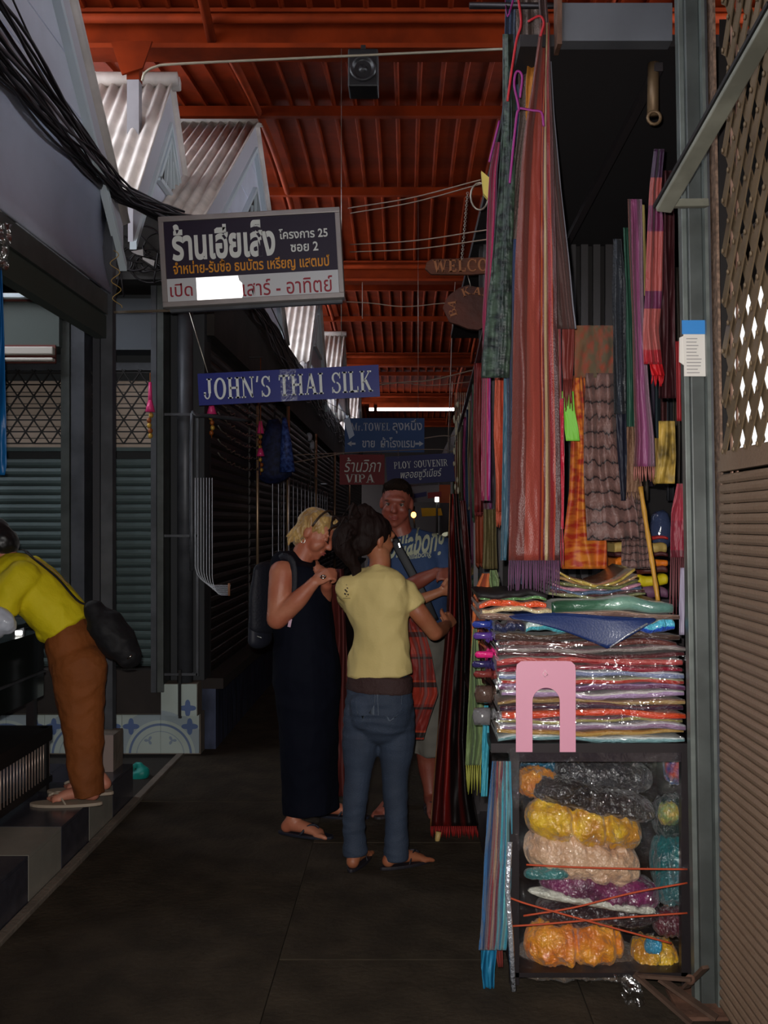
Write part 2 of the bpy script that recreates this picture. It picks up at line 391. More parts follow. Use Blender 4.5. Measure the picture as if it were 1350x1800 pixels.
# ---- gables with corrugated roofs over the left blocks
corr = mat('corrugated_fibre_cement', C(232,222,214), .5, var=.25, vscale=6)
def gable(X, Yc, half, z0, zap, depth, label, boards=4, win=True, seed=0):
    g = empty('gable_roof', (X, Yc, z0), label, 'roof', 'gabled roofs over the left row of shops')
    s = (zap-z0)/half
    zs = [z0+(zap-z0)*k/boards for k in range(boards+1)]
    for a, b in zip(zs, zs[1:]):
        ha, hb = (zap-a)/s, (zap-b)/s
        pts = [(X, Yc-ha, a+.004), (X, Yc+ha, a+.004), (X, Yc+hb, b-.004)] + ([(X, Yc-hb, b-.004)] if hb > 1e-3 else [])
        MB().prism(pts, (-.025, 0, 0)).build('board', paleboard, g)
    for sg in (-1, 1):
        n = Vector((0, sg*s, 1)).normalized()
        e = Vector((X+.02, Yc+sg*(half+.12), z0-.12*s)); a = Vector((X+.02, Yc, zap))
        dn = Vector((0, 0, -.15*math.sqrt(1+s*s)/1.0))
        MB().prism([e, a, a+dn, e+dn], (-.03, 0, 0)).build('rake_board', mat('rake_paint', C(200,198,206), .5), g)
        e2 = e+dn+Vector((.02, 0, 0)); a2 = a+dn+Vector((.02, 0, 0)); d2 = Vector((0, 0, -.045))
        MB().prism([e2, a2, a2+d2, e2+d2], (-.04, 0, 0)).build('batten', whitetrim, g)
        nx = int(depth/.08*9)
        def fn(u, v):
            x = X+.05-u*depth
            q = e.lerp(a, v)
            return Vector((x, q.y, q.z)) + n*(.03+.015*math.cos(u*depth/.08*TAU))
        MB().grid(fn, max(nx, 24), 3).build('corrugated_sheet', corr, g, solid=.008)
        MB().tube([a+n*.05+Vector((.06,0,.01)), a+n*.05+Vector((-depth,0,.01))], .05, 6).build('ridge_cap', corr, g)
    if win:
        wz0 = z0+(zap-z0)*.22; wz1 = zap-.42*(zap-z0)*.9; hw = (wz1-wz0)/s
        fr = MB(); dk = MB()
        A, B, T = Vector((X+.02, Yc-hw, wz0)), Vector((X+.02, Yc+hw, wz0)), Vector((X+.02, Yc, wz1))
        for p, q in ((A, B), (B, T), (T, A)): fr.bar(p, q, .035, .03)
        for k in (-1, 0, 1): fr.bar(Vector((X+.02, Yc+k*hw*.4, wz0)), Vector((X+.02, Yc+k*hw*.2, wz0+(wz1-wz0)*(1-abs(k)*.35))), .02, .02)
        dk.prism([A-Vector((.018,0,0)), B-Vector((.018,0,0)), T-Vector((.018,0,0))], (.006,0,0))
        f = fr.build('window_frame', whitetrim, g); dk.build('pane', black, f)
    return g
gable(-1.60, 3.93, 1.50, 3.26, 4.60, 1.6, 'pale grey clapboard gable with a white batten at the top left corner', 6, False)
gable(-1.62, 6.72, .78, 3.52, 4.44, .9, 'narrow steep gable with a triangular lattice window behind the painted column')
gable(-1.33, 8.62, 2.15, 3.50, 4.94, .95, 'broad gable with a brightly lit corrugated slope above the big shop sign')
gable(-1.20, 13.2, 1.3, 3.50, 4.72, .8, 'pale gable seen just above the blue silk shop board')
gable(-1.12, 17.2, 1.6, 3.50, 4.72, .8, 'distant gable behind the paper tag hanging by the towel sign', win=False)
gable(-1.1, 22.5, 1.6, 3.50, 4.72, .8, 'farthest small gable under the tube light', win=False)
# ---- near left block: fascia, beam, corner post
fa = empty('trim_30', (-1.62, 4.4, 2.7), kind='structure')
MB().grid(lambda u, v: Vector((-1.60-.05*math.sin(v*PI), lerp(-5.9, 5.44, u), lerp(2.74, 3.24, v))), 10, 6).build('fascia_sheet', greyblue, fa, solid=.012)
MB().span(-1.68, -1.61, 1.6, 5.36, 2.625, 2.735).build('beam', greensteel, fa)
MB().span(-1.685, -1.625, 1.6, 5.40, 2.50, 2.622).build('beam', mat('dark_green_beam', C(58,66,58), .6), fa)
MB().span(-1.655, -1.592, 5.385, 5.45, .385, 3.2).build('corner_post', darksteel, fa)
MB().span(-1.70, -1.662, 5.39, 5.45, .385, 2.62).build('post_channel', mat('dark_channel', C(52,52,58), .5), fa)
MB().span(-4.1, -1.72, -6, 5.2, 3.2, 3.25).build('ceiling_board', mat('soffit_green', C(84,92,80), .7), fa)
wl = MB().span(-4.2, -4.1, -6, 6.4, 0, 3.3).build('wall_left', mat('wall_dark', C(96,96,92), .8)); tag(wl, kind='structure')
# ---- second left block: front across the alley
W2 = empty('wall_block_front', (-2, 6.56, 0), kind='structure')
MB().span(-4.2, -1.33, 6.66, 6.76, 0, 3.5).build('backing', mat('backing_dark', C(52,54,56), .8), W2)
MB().span(-4.2, -1.42, 6.20, 6.62, 3.02, 3.44).build('awning_box', mat('awning_box_dark', C(58,56,56), .7, var=.4, vscale=8), W2)
MB().span(-4.2, -2.2, 6.3, 6.6, 2.62, 2.93).build('header_panel', mat('header_green', C(70,78,74), .6), W2)
MB().span(-1.96, -1.62, 6.42, 6.64, 2.62, 2.95).build('header_panel', mat('header_grey', C(82,88,96), .5), W2)
MB().span(-4.2, -1.56, 6.44, 6.64, .27, .55).build('plinth', mat('plinth_dark', C(50,42,38), .8, var=.3), W2)
for x0, x1, m in ((-2.21, -2.155, greensteel), (-2.145, -2.06, darksteel), (-1.635, -1.60, darksteel), (-1.595, -1.555, greensteel)):
    MB().span(x0, x1, 6.36, 6.62, .5 if x1 < -2 else .42, 3.02).build('post', m, W2)
MB().tube([(-1.44, 6.47, .47), (-1.44, 6.47, 3.3)], .052, 14).build('downpipe', darksteel, W2)
MB().span(-1.55, -1.33, 6.54, 6.7, .47, 3.44).build('pillar', mat('pillar_dark', C(50,52,56), .7), W2)
# cage frame around the pipe
cg = MB()
for x in (-1.565, -1.345): cg.bar((x, 6.40, .52), (x, 6.40, 2.2), .016)
for z in (.53, 1.42, 2.2): cg.bar((-1.565, 6.40, z), (-1.345, 6.40, z), .016)
cg.build('pipe_guard', darksteel, W2)
MB().bar((-1.455, 6.39, .25), (-1.455, 6.39, .56), .018).build('bolt_rod', black, W2)
# blue and white tiles at the foot
def tile_mat():
    m = bpy.data.materials.new('blue_floral_tile'); m.use_nodes = True; N = m.node_tree.nodes; L = m.node_tree.links; b = N['Principled BSDF']
    b.inputs['Roughness'].default_value = .25
    def math_(op, a, b_=None, c=None):
        n = N.new('ShaderNodeMath'); n.operation = op
        for i, v in enumerate((a, b_, c)):
            if v is None: continue
            if isinstance(v, (int, float)): n.inputs[i].default_value = v
            else: L.new(v, n.inputs[i])
        return n.outputs[0]
    tc = N.new('ShaderNodeTexCoord'); sp = N.new('ShaderNodeSeparateXYZ'); L.new(tc.outputs['Object'], sp.inputs[0])
    x = math_('PINGPONG', math_('ADD', sp.outputs[0], 1.595), .25); z = sp.outputs[2]     # mirrored every tile
    big = math_('SQRT', math_('ADD', math_('POWER', x, 2), math_('POWER', z, 2)))           # arch from the floor line
    cx = math_('SUBTRACT', x, .075); cz = math_('SUBTRACT', z, .095)
    leaf = math_('SQRT', math_('ADD', math_('POWER', cx, 2), math_('POWER', cz, 2)))
    dx = math_('SUBTRACT', x, .19); dz = math_('SUBTRACT', math_('PINGPONG', z, .25), .185)
    flo = math_('SQRT', math_('ADD', math_('POWER', dx, 2), math_('POWER', dz, 2)))
    an = math_('ARCTAN2', dz, dx); pet = math_('MULTIPLY_ADD', math_('COSINE', math_('MULTIPLY', an, 4)), .014, .040)
    def band(v, lo, hi): return math_('MULTIPLY', math_('GREATER_THAN', v, lo), math_('LESS_THAN', v, hi))
    arch_ = math_('MULTIPLY', band(big, .190, .205), .75)
    curl = math_('MULTIPLY', math_('LESS_THAN', leaf, math_('MULTIPLY_ADD', math_('COSINE', math_('MULTIPLY', math_('ARCTAN2', cz, cx), 3)), .012, .018)), .5)
    curl2 = math_('MULTIPLY', band(big, .150, .156), .4)
    petal = math_('MULTIPLY', math_('LESS_THAN', flo, pet), .85)
    rim = math_('MULTIPLY', band(big, .225, .30), .30)
    tot = arch_
    for q in (curl, curl2, petal, rim): tot = math_('MAXIMUM', tot, q)
    c = N.new('ShaderNodeMix'); c.data_type = 'RGBA'; c.inputs[6].default_value = C(186,198,192); c.inputs[7].default_value = C(70,96,156); L.new(tot, c.inputs[0]); L.new(c.outputs[2], b.inputs['Base Color'])
    return m
TM = tile_mat()
MB().span(-2.45, -2.40, 25.3, 33, 3.4, 5.0).build('sky_block_panel', mat('backing_brown', C(46,38,36), .85), ce)  # dark panel added to shut off sky light at the far left
tb = MB().span(-4.2, -1.34, 6.47, 6.60, 0, .262).build('baseboard_left', concrete2); tag(tb, kind='structure')
for k in range(8):
    x1 = -1.345-.25*k
    MB().span(x1-.248, x1, 6.445, 6.470, .012, .260).build('tile', TM, tb)
MB().span(-1.578, -1.345, 6.40, 6.53, .262, .47).build('pillar_foot', concrete2, tb)
MB().span(-1.576, -1.468, 6.385, 6.40, .264, .468).build('tile', TM, tb); MB().span(-1.464, -1.347, 6.385, 6.40, .264, .468).build('tile', TM, tb)
# shutters and folding gates
def slats(parent, name, m, a, b, z0, z1, pitch, out, bulge=.012):
    "horizontal slats between plan points a and b"
    a = Vector(a); b = Vector(b); n = Vector(out); k = int((z1-z0)/pitch); L_ = (b-a).length
    mb = MB(); prof = [(0, .0), (.25, bulge*.8), (.55, bulge), (.85, bulge*.5), (.93, 0), (.93, -.004), (0, -.004)]
    rs = []
    for t, e in ((0, a), (1, b)): rs.append([Vector((e.x, e.y, 0))+n*q+Vector((0, 0, p*pitch)) for p, q in prof])
    mb.rings(rs, True, False); me = mb.mesh(name, m); outl = []
    for i in range(k):
        o = link(name, me, parent); o.location = (0, 0, z0+i*pitch); outl.append(o)
    return outl
shut = mat('dark_green_shutter', C(82,98,98), .5, metal=.1, var=.25, vscale=6)
cream = mat('cream_shutter', C(196,176,160), .6, var=.15, vscale=5)
def gate(parent, x0, x1, y, z0, z1, dx, dz, r, m, axis='x', name='diagonal_bar', X=None):
    "crossing diagonals of a folding gate, each bar a piece"
    def q(u, z, o_): return Vector((u, y+o_, z)) if axis == 'x' else Vector((X+o_, u, z))
    s = dz/dx; H = z1-z0; W_ = x1-x0
    for sg in (1, -1):
        u = x0-H/s if sg == 1 else x0
        u0 = x0 - math.ceil((H/s)/dx)*dx if sg == 1 else x0
        while u0 < x1+(H/s if sg == -1 else 0):
            p = (u0, z0); e = (u0+sg*H/s, z1)
            # clip in u
            def clip(p, e):
                (a, b), (c, d) = p, e
                if a > c: a, b, c, d = c, d, a, b
                if c <= x0 or a >= x1: return None
                if a < x0: b += (x0-a)/(c-a)*(d-b); a = x0
                if c > x1: d = b+(x1-a)/(c-a)*(d-b); c = x1
                return (a, b), (c, d)
            cc = clip(p, e)
            if cc and abs(cc[1][0]-cc[0][0]) > .02:
                MB().bar(q(cc[0][0], cc[0][1], sg*r*.55), q(cc[1][0], cc[1][1], sg*r*.55), r, r*.9 if axis == 'x' else r).build(name, m, parent)
            u0 += dx
for i, (x0, x1, lb) in enumerate(((-3.6, -2.22, 'dark green roller shutter behind the bending person, left of the twin posts'), (-2.05, -1.64, 'narrow dark green roller shutter with a pink garland hanging before it'))):
    s_ = empty('roller_shutter', ((x0+x1)/2, 6.5, .55), lb, 'shutter', 'closed shutters facing the alley')
    slats(s_, 'slat', shut, (x0, 6.56, 0), (x1, 6.56, 0), .56, 1.98, .0595, (0,-1,0))
    slats(s_, 'cream_slat', cream, (x0, 6.60, 0), (x1, 6.60, 0), 1.99, 2.52, .0765, (0,-1,0), .004)
    MB().span(x0, x1, 6.54, 6.58, 1.975, 2.0).build('rail', shut, s_)
    MB().span(x0, x1, 6.50, 6.55, 2.50, 2.55).build('rail', darksteel, s_)
    g_ = empty('folding_gate', ((x0+x1)/2, 6.45, 2), 'dark lattice of crossed bars over the cream slats %s' % ('left of the twin posts' if i == 0 else 'beside the pink garland'), 'gate', 'folding gates facing the alley')
    gate(g_, max(x0, -2.95), x1, 6.47, 2.02, 2.50, .105, .155, .009, mat('gate_black', C(40,38,38), .5, metal=.4))
    mb = MB()
    for k in range(7): mb = MB().bar((max(x0, -2.95), 6.475, 2.02+k*.0765), (x1, 6.475, 2.02+k*.0765), .008); mb.build('cross_wire', _mats['gate_black'], g_)
# light battens over bay one
for i, (z, h, m) in enumerate(((2.93, .030, whitetrim), (2.585, .048, mat('cream_batten', C(190,182,172), .5)), (2.53, .02, mat('cream_batten', C(190,182,172), .5)))):
    o = empty('light_batten' if i == 0 else 'cream_rail', (-2.6, 6.25, z), ['unlit white tube light batten above the left shutter', 'thick cream rail above the left lattice gate', 'thin cream rail just above the left lattice gate'][i], ['light', 'rail', 'rail'][i])
    MB().span(-3.4, -2.22, 6.24, 6.29, z-h/2, z+h/2).build('tube' if i == 0 else 'rail_bar', m, o, bevel=.006)
    MB().span(-3.4, -2.22, 6.29, 6.31, z-h*.9, z+h*.9).build('backing', mat('red_brown_strip', C(96,44,36), .6), o)
# ---- receding side of the second block
WS = MB().span(-1.5, -1.36, 6.76, 30, 0, 3.4).build('wall_side_left', mat('backing_brown', C(46,38,36), .85)); tag(WS, kind='structure')
T1 = empty('trim_31', (-1.3, 12, 3), kind='structure'); T2 = empty('baseboard_side_left', (-1.3, 12, 0), kind='structure')
MB().span(-1.36, -1.28, 6.62, 30, 2.75, 3.42).build('fascia', mat('fascia_brown', C(58,50,46), .8, var=.5, vscale=3), T1)
MB().span(-1.36, -1.22, 6.62, 30, .40, .47).build('sill', mat('sill_dark', C(44,36,34), .8), T2)
MB().span(-1.36, -1.27, 6.62, 30, 0, .40).build('tiled_base', mat('blue_streaked_tile', C(84,92,120), .3, var=.75, vscale=6, stretch=(1, 6, .4)), T2)
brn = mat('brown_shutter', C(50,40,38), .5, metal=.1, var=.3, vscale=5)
sides = [(6.62, 8.42), (8.52, 10.6), (10.7, 13.8), (13.95, 17.5), (17.6, 22), (22.1, 29)]
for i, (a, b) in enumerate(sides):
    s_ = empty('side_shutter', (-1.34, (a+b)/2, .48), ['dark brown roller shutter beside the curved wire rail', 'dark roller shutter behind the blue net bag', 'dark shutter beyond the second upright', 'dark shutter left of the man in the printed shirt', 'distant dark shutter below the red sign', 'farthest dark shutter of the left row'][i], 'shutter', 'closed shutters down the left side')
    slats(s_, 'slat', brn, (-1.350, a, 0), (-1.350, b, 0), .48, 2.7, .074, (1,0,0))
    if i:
        MB().tube([(-1.27, a-.05, .45), (-1.27, a-.05, 2.75)], .013 if i == 1 else .02, 8).build('upright', mat('worn_upright', C(190,160,130), .35, metal=.7), s_)
# chain grille across the first side shutter
g_ = empty('chain_grille', (-1.25, 7.5, 2.0), 'loose wire mesh of sparkling links hung over the first side shutter', 'grille')
for k in range(6):
    z = 2.42-.09*k
    pts = [(-1.255+.008*math.sin(q*2), lerp(6.62, 8.4, q/30), z-.02*abs(math.sin(q*PI/2.5))-.04*math.sin(PI*q/30)) for q in range(31)]
    MB().tube(pts, .005, 4).build('wire', mat('zinc_wire', C(190,184,170), .3, metal=.8), g_)
# white J-shaped rails
jr = empty('bent_wire_rack', (-1.40, 6.3, 1), 'rack of thin parallel white wires curving out at the foot like a letter J', 'rack')
for k in range(7):
    x = -1.345+.018*k; r_ = .05+.0*k
    top = 1.79; zb = 1.045+.010*(6-k)
    pts = [(x, 6.33, top), (x, 6.33, zb+.13)] + [(x+(.13-.012*k)*(1-math.cos(R(a))), 6.33, zb+.13-(.13)*math.sin(R(a))) for a in range(10, 91, 16)] + [(-1.12-.002*k, 6.33, zb)]
    MB().tube(pts, .0028, 5).build('wire', mat('white_wire', C(200,205,214), .35), jr)
MB().tube([(-1.13, 6.33, 1.04), (-1.13, 6.33, 1.12)], .008, 6).build('end_cap', mat('rubber_tan', C(160,110,80), .5), jr)
fr = MB(); fr.tube(smooth_path([(-1.36, 6.30, 1.2), (-1.36, 6.30, 2.12), (-1.33, 6.30, 2.18), (-1.20, 6.42, 2.185), (-1.05, 6.7, 2.19)], 4), .014, 6)
fr.build('frame_tube', darksteel, jr)
# ---- far end
wf = MB().span(-5, 3.5, -6, -5.9, 0, 5.2).build('wall_front', mat('rear_wall', C(70,66,62), .9)); tag(wf, kind='structure')  # unseen wall added behind the camera to shut out sky light
we = MB().span(-5.5, 3.5, 33, 33.1, 0, 5.2).build('wall_back', mat('far_wall', C(30,20,16), .9)); tag(we, kind='structure')
# ---- right side walls
wr = MB().span(1.9, 2.0, -6, 44, 0, 3.2).span(1.9, 2.0, 10, 44, 3.2, 5.0).span(1.9, 2.0, -6, 10, 3.2, 4.25).build('wall_right', mat('wall_right_dark', C(70,62,56), .9)); tag(wr, kind='structure')  # unseen wall, near top lowered to let sky light onto the left gables
# ================================================================ SIGNS, WIRES AND THINGS OVERHEAD
alu = mat('aluminium_frame', C(168,160,158), .4, metal=.5, var=.12, vscale=8)
white_ink = mat('white_lettering', C(226,230,226), .55)
def hang_wire(parent, a, b, r=.003, m=None): MB().tube([a, b], r, 5).build('hanger', m or mat('zinc_wire', C(190,184,170), .3, metal=.8), parent)
# big shop sign
fr, W_, H_ = plaque(5.0, 287, 606, 382, 541, 18)
sg = empty('shop_sign', fr[0], 'big framed box sign in purple, white and yellow with Thai writing', 'sign')
mb = MB(); T_ = .07
board(fr, 0, W_, 0, H_, -T_, -.004, mb); mb.build('box', alu, sg)
mb = MB(); F = .026
board(fr, 0, W_, 0, F, -.004, .012, mb); board(fr, 0, W_, H_-F, H_, -.004, .012, mb); board(fr, 0, F, F, H_-F, -.004, .012, mb); board(fr, W_-F, W_, F, H_-F, -.004, .012, mb)
mb.build('frame', alu, sg, bevel=.003)
mb = MB(); board(fr, F, W_-F, .142, H_-F, -.004, .001, mb); mb.build('purple_panel', mat('dark_purple_acrylic', C(28,11,42), .5), sg)
mb = MB(); board(fr, F, W_-F, F, .142, -.004, .001, mb); mb.build('white_panel', mat('white_acrylic', C(206,208,212), .35), sg)
f2 = (fr[0]+fr[3]*.0012, fr[1], fr[2], fr[3])
kx = W_/1278*1.0   # zoomed pixels of the sign face to metres
def zx(x): return (x-22)*W_/1285
def zz(y): return H_-(y-85+ (0))*H_/625
yel = mat('amber_lettering', C(226,150,28), .5); red = mat('maroon_lettering', C(150,24,44), .5)
put_text('lettering', 'ร้านเฮียเส็ง', f2, zx(108), zx(838), zz(395), zz(140), white_ink, sg, offset=.034)
put_text('lettering', 'โครงการ 25', f2, zx(868), zx(1212), zz(284), zz(214), white_ink, sg, offset=.016)
put_text('lettering', 'ซอย 2', f2, zx(945), zx(1140), zz(376), zz(312), white_ink, sg, offset=.016)
put_text('lettering', 'จำหน่าย-รับซื้อ ธนบัตร เหรียญ แสตมป์', f2, zx(108), zx(1214), zz(502), zz(398), yel, sg, offset=.014)
put_text('lettering', 'เปิด', f2, zx(78), zx(236), zz(640), zz(548), red, sg, offset=.006)
put_text('lettering', 'เสาร์ - อาทิตย์', f2, zx(592), zx(1226), zz(664), zz(552), red, sg, offset=.006)
mb = MB(); o0, r_, u_, n_ = f2   # pasted reflective strip, shading normal fixed on the camera to glare in the flash
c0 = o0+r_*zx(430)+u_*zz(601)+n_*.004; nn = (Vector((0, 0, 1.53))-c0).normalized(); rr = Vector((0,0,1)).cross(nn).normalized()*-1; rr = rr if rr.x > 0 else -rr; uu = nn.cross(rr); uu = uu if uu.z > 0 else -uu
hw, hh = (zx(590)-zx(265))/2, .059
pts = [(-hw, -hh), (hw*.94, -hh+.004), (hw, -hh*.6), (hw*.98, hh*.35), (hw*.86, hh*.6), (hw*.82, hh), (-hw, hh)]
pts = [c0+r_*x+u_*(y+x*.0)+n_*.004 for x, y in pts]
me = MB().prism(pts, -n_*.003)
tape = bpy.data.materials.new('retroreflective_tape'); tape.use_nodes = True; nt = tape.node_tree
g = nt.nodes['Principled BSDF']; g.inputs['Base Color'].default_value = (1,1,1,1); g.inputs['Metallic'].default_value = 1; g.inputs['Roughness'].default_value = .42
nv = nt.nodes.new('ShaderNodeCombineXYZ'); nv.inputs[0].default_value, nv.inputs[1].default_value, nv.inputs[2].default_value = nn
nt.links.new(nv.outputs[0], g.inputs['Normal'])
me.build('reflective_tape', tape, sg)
for a, b in (((612, 366), (845, 316)), ((616, 375), (850, 322)), ((615, 430), (862, 403)), ((615, 443), (862, 420))):
    pa, pb = P(*a, 5.04), P(*b, 4.4)
    MB().tube(smooth_path([pa, pa.lerp(pb, .5)+Vector((0,0,-.015)), pb], 6), .003, 5).build('guy_wire', mat('old_rope', C(150,130,116), .6), sg)
MB().bar(P(300, 545, 5.06), P(602, 528, 5.06), .03, .03).build('bottom_rail', darksteel, sg)
MB().bar(P(200, 549, 5.42), P(300, 546, 5.06), .012).build('support_bar', mat('tarnished_bar', C(140,124,104), .5, metal=.3), sg)
# blue silk board
fr, W_, H_ = plaque(6.0, 350, 668, 657, 713, 16)
sg = empty('silk_shop_sign', fr[0], 'long blue board with white capitals reading THAI SILK', 'sign')
mb = MB(); board(fr, 0, W_, 0, H_, -.012, 0, mb); mb.build('board', mat('royal_blue_board', C(12,28,124), .45), sg)
f2 = (fr[0], fr[1], fr[2], fr[3])
serif_text('lettering', "JOHN'S THAI SILK", f2, W_*.03, W_*.963, H_*.17, H_*.83, white_ink, sg)
mb = MB(); board(f2, W_*.455, W_*.545, 0, H_, .0035, .0042, mb); mb.build('clear_tape', film_mat('tape_film', .04, .3), sg)
hang_wire(sg, P(365, 655, 5.99), (-1.43, 6.22, 3.06)); hang_wire(sg, P(600, 646, 6.0), P(600, 80, 6.36), .002)
# towel sign
fr, W_, H_ = plaque(10.0, 606, 746, 735, 795, 0)
sg = empty('towel_shop_sign', fr[0], 'grey blue board with pale TOWEL lettering, Thai words and two arrows', 'sign')
mb = MB(); board(fr, 0, W_, 0, H_, -.02, 0, mb); mb.build('board', mat('grey_blue_board', C(24,70,130), .6), sg)
gl = mat('dull_white_lettering', C(176,182,196), .5)
serif_text('lettering', "Mr.TOWEL", fr, W_*.08, W_*.57, H_*.63, H_*.86, gl, sg, bold=.85)
put_text('lettering', 'ลุงหนึ่ง', fr, W_*.60, W_*.97, H_*.55, H_*.97, gl, sg, offset=.01)
put_text('lettering', 'ขาย  ผ้าโรงแรม', fr, W_*.22, W_*.88, H_*.14, H_*.44, gl, sg, offset=.012)
for s_, x in ((-1, .03), (1, .99)):
    o0, r_, u_, n_ = fr; q = lambda a, b: o0+r_*(W_*(x-s_*a))+u_*(H_*b)
    a = MB(); a.prism([q(0, .25), q(.055, .33), q(.055, .17)], n_*.004); a.prism([q(.05, .28), q(.105, .28), q(.105, .22), q(.05, .22)], n_*.004); a.build('arrow', gl, sg)
hang_wire(sg, P(625, 736, 10), Vector((-1.285, 9.9, 3.0))); hang_wire(sg, P(735, 736, 10), P(735, 320, 10.5), .002)
# red sign, souvenir sign
fr, W_, H_ = plaque(10.8, 597, 676, 799, 852, 0)
sg = empty('red_shop_sign', fr[0], 'small dark red board with white Thai script over four serif capitals', 'sign')
mb = MB(); board(fr, 0, W_, 0, H_, -.02, 0, mb); mb.build('board', mat('dark_red_board', C(130,18,30), .6), sg)
put_text('lettering', 'ร้านวิภา', fr, W_*.1, W_*.92, H_*.42, H_*.9, white_ink, sg, offset=0, shear=.25)
serif_text('lettering', 'VIPA', fr, W_*.13, W_*.77, H_*.07, H_*.35, white_ink, sg)
hang_wire(sg, P(605, 800, 10.8), P(603, 792, 10.0)); hang_wire(sg, P(670, 800, 10.8), P(672, 790, 10.0))
fr, W_, H_ = plaque(9.6, 681, 802, 803, 853, 7)
sg = empty('souvenir_shop_sign', fr[0], 'dark navy board with white serif word SOUVENIR, slightly tilted above the man', 'sign')
mb = MB(); board(fr, 0, W_, 0, H_, -.02, 0, mb); mb.build('board', mat('navy_board', C(18,22,90), .6), sg)
serif_text('lettering', 'PLOY SOUVENIR', fr, W_*.11, W_*.89, H_*.56, H_*.80, white_ink, sg, bold=.8)
put_text('lettering', 'พลอยซูวีเนียร์', fr, W_*.2, W_*.8, H_*.12, H_*.5, white_ink, sg, offset=0, shear=.25)
hang_wire(sg, P(700, 805, 9.6), P(700, 782, 9.98)); hang_wire(sg, P(790, 798, 9.6), P(795, 671, 9.0))
# carved wooden signs by the scarves
wood = mat('carved_wood', C(112,60,36), .7, var=.5, vscale=6, bump=.6, bscale=30, stretch=(1,1,4)); wood_l = mat('carved_letter', C(160,100,62), .7)
fr, W_, H_ = plaque(5.3, 752, 905, 456, 482, 4)
sg = empty('welcome_sign', fr[0], 'carved wooden plank sign reading WELCOME, hung on a chain', 'sign')
o0, r_, u_, n_ = fr
pts = [o0+r_*(W_*x)+u_*(H_*y) for x, y in ((.04,.0),(.5,-.1),(.97,.05),(1,.5),(.96,1.0),(.6,1.05),(.3,1.0),(.05,1.02),(-.01,.8),(-.03,.4))]
MB().prism(pts, -n_*.025).build('plank', wood, sg)
serif_text('lettering', 'WELCOME', fr, W_*.06, W_*.96, H_*.1, H_*.92, wood_l, sg, thick=.007)
fr2, W2_, H2_ = plaque(5.32, 780, 884, 502, 578, 0)
hang_wire(sg, P(822, 484, 5.31), P(828, 505, 5.315))
s2 = empty('carved_round_sign', fr2[0], 'round dark wooden plaque with carved letters curving over its rim, below the plank sign', 'sign')
o0, r_, u_, n_ = fr2; c_ = o0+r_*W2_/2+u_*H2_/2
pts = [c_+r_*(math.cos(TAU*k/18)*W2_*.5*(1+.07*math.sin(3.1*k)))+u_*(math.sin(TAU*k/18)*H2_*.5*(1+.08*math.cos(2.3*k))) for k in range(18)]
MB().prism(pts, -n_*.03).build('plaque', mat('carved_wood_dark', C(92,42,28), .7, var=.5, vscale=5, bump=.7, bscale=22), s2)
for k, ch in enumerate('BA KAR'):
    if ch == ' ': continue
    an = R(200-k*30); q = c_+r_*(math.cos(an)*W2_*.37)+u_*(math.sin(an)*H2_*.37); ru = (r_*math.cos(an)+u_*math.sin(an)); rr = (r_*math.sin(an)-u_*math.cos(an))
    serif_text('lettering', ch, (q, rr, ru, n_), -.022, .022, -.02, .022, wood_l, s2, thick=.008)
ch_ = empty('hanging_chain', P(818, 400, 5.3), 'thin pale chain holding the carved plank sign', 'chain')
for k in range(34):
    t = k/33; p = P(lerp(822, 812, t), lerp(340, 456, t), 5.3); a = R(90*(k % 2))
    d1 = Vector((math.cos(a), math.sin(a), 0))*.006; dz = Vector((0,0,.008))
    MB().tube([p+d1*math.cos(TAU*q/6)+dz*math.sin(TAU*q/6) for q in range(7)], .0018, 4, cap=False).build('link', mat('chain_metal', C(170,160,150), .35, metal=.7), ch_)
hk = MB(); hk.tube([P(843+26*math.cos(TAU*q/16)*.6, 345+24*math.sin(TAU*q/16), 4.35) for q in range(17)], .0045, 6, cap=False)
tag(hk.build('wire_ring', mat('chain_metal', C(170,160,150), .35, metal=.7)), 'pale wire ring hanging beside the yellow clip near the top of the scarves', 'ring')
o = MB(); a_ = [P(846, 300, 4.3), P(860, 312, 4.3), P(859, 350, 4.3), P(850, 340, 4.3)]
o.prism(a_, (0, .03, 0)); tag(o.build('yellow_clip', mat('yellow_plastic', C(232,208,110), .4)), 'yellow plastic clip where the sign wires meet the scarves', 'clip')
# thin pale rod across the top with a bent end
rod = MB().tube(smooth_path([P(250, 142, 6.0), P(255, 128, 6.0), P(275, 117, 6.0), P(320, 112, 6.0), P(600, 99, 6.0), P(885, 86, 6.0)], 5), .008, 8)
tag(rod.build('curved_rod', mat('pale_rod', C(170,160,140), .4, metal=.3)), 'thin pale rod crossing under the orange roof, bent down at its left end', 'rod')
# loudspeaker
c0 = P(638, 118, 6.28)
sp = empty('loudspeaker', c0, 'black box loudspeaker hanging under the nearest orange beam', 'speaker')
d = .095
mb = MB(); mb.span(c0.x-d, c0.x+d, c0.y, c0.y+.2, c0.z-.12, c0.z+.12); mb.build('cabinet', mat('speaker_black', C(26,24,26), .5), sp, bevel=.01)
mb = MB(); cc = c0+Vector((0,-.004,-.01)); mb.rings([[cc+Vector((r*math.cos(TAU*k/24), y, r*math.sin(TAU*k/24))) for k in range(24)] for r, y in ((.084,0),(.08,-.012),(.07,-.014),(.064,0),(.03,.012),(.026,-.002),(.001,-.008))], False)
mb.build('cone', mat('speaker_cone', C(44,42,44), .35), sp)
MB().bar(c0+Vector((0,.05,.12)), (c0.x, 6.33, 4.535), .03).build('bracket', black, sp)
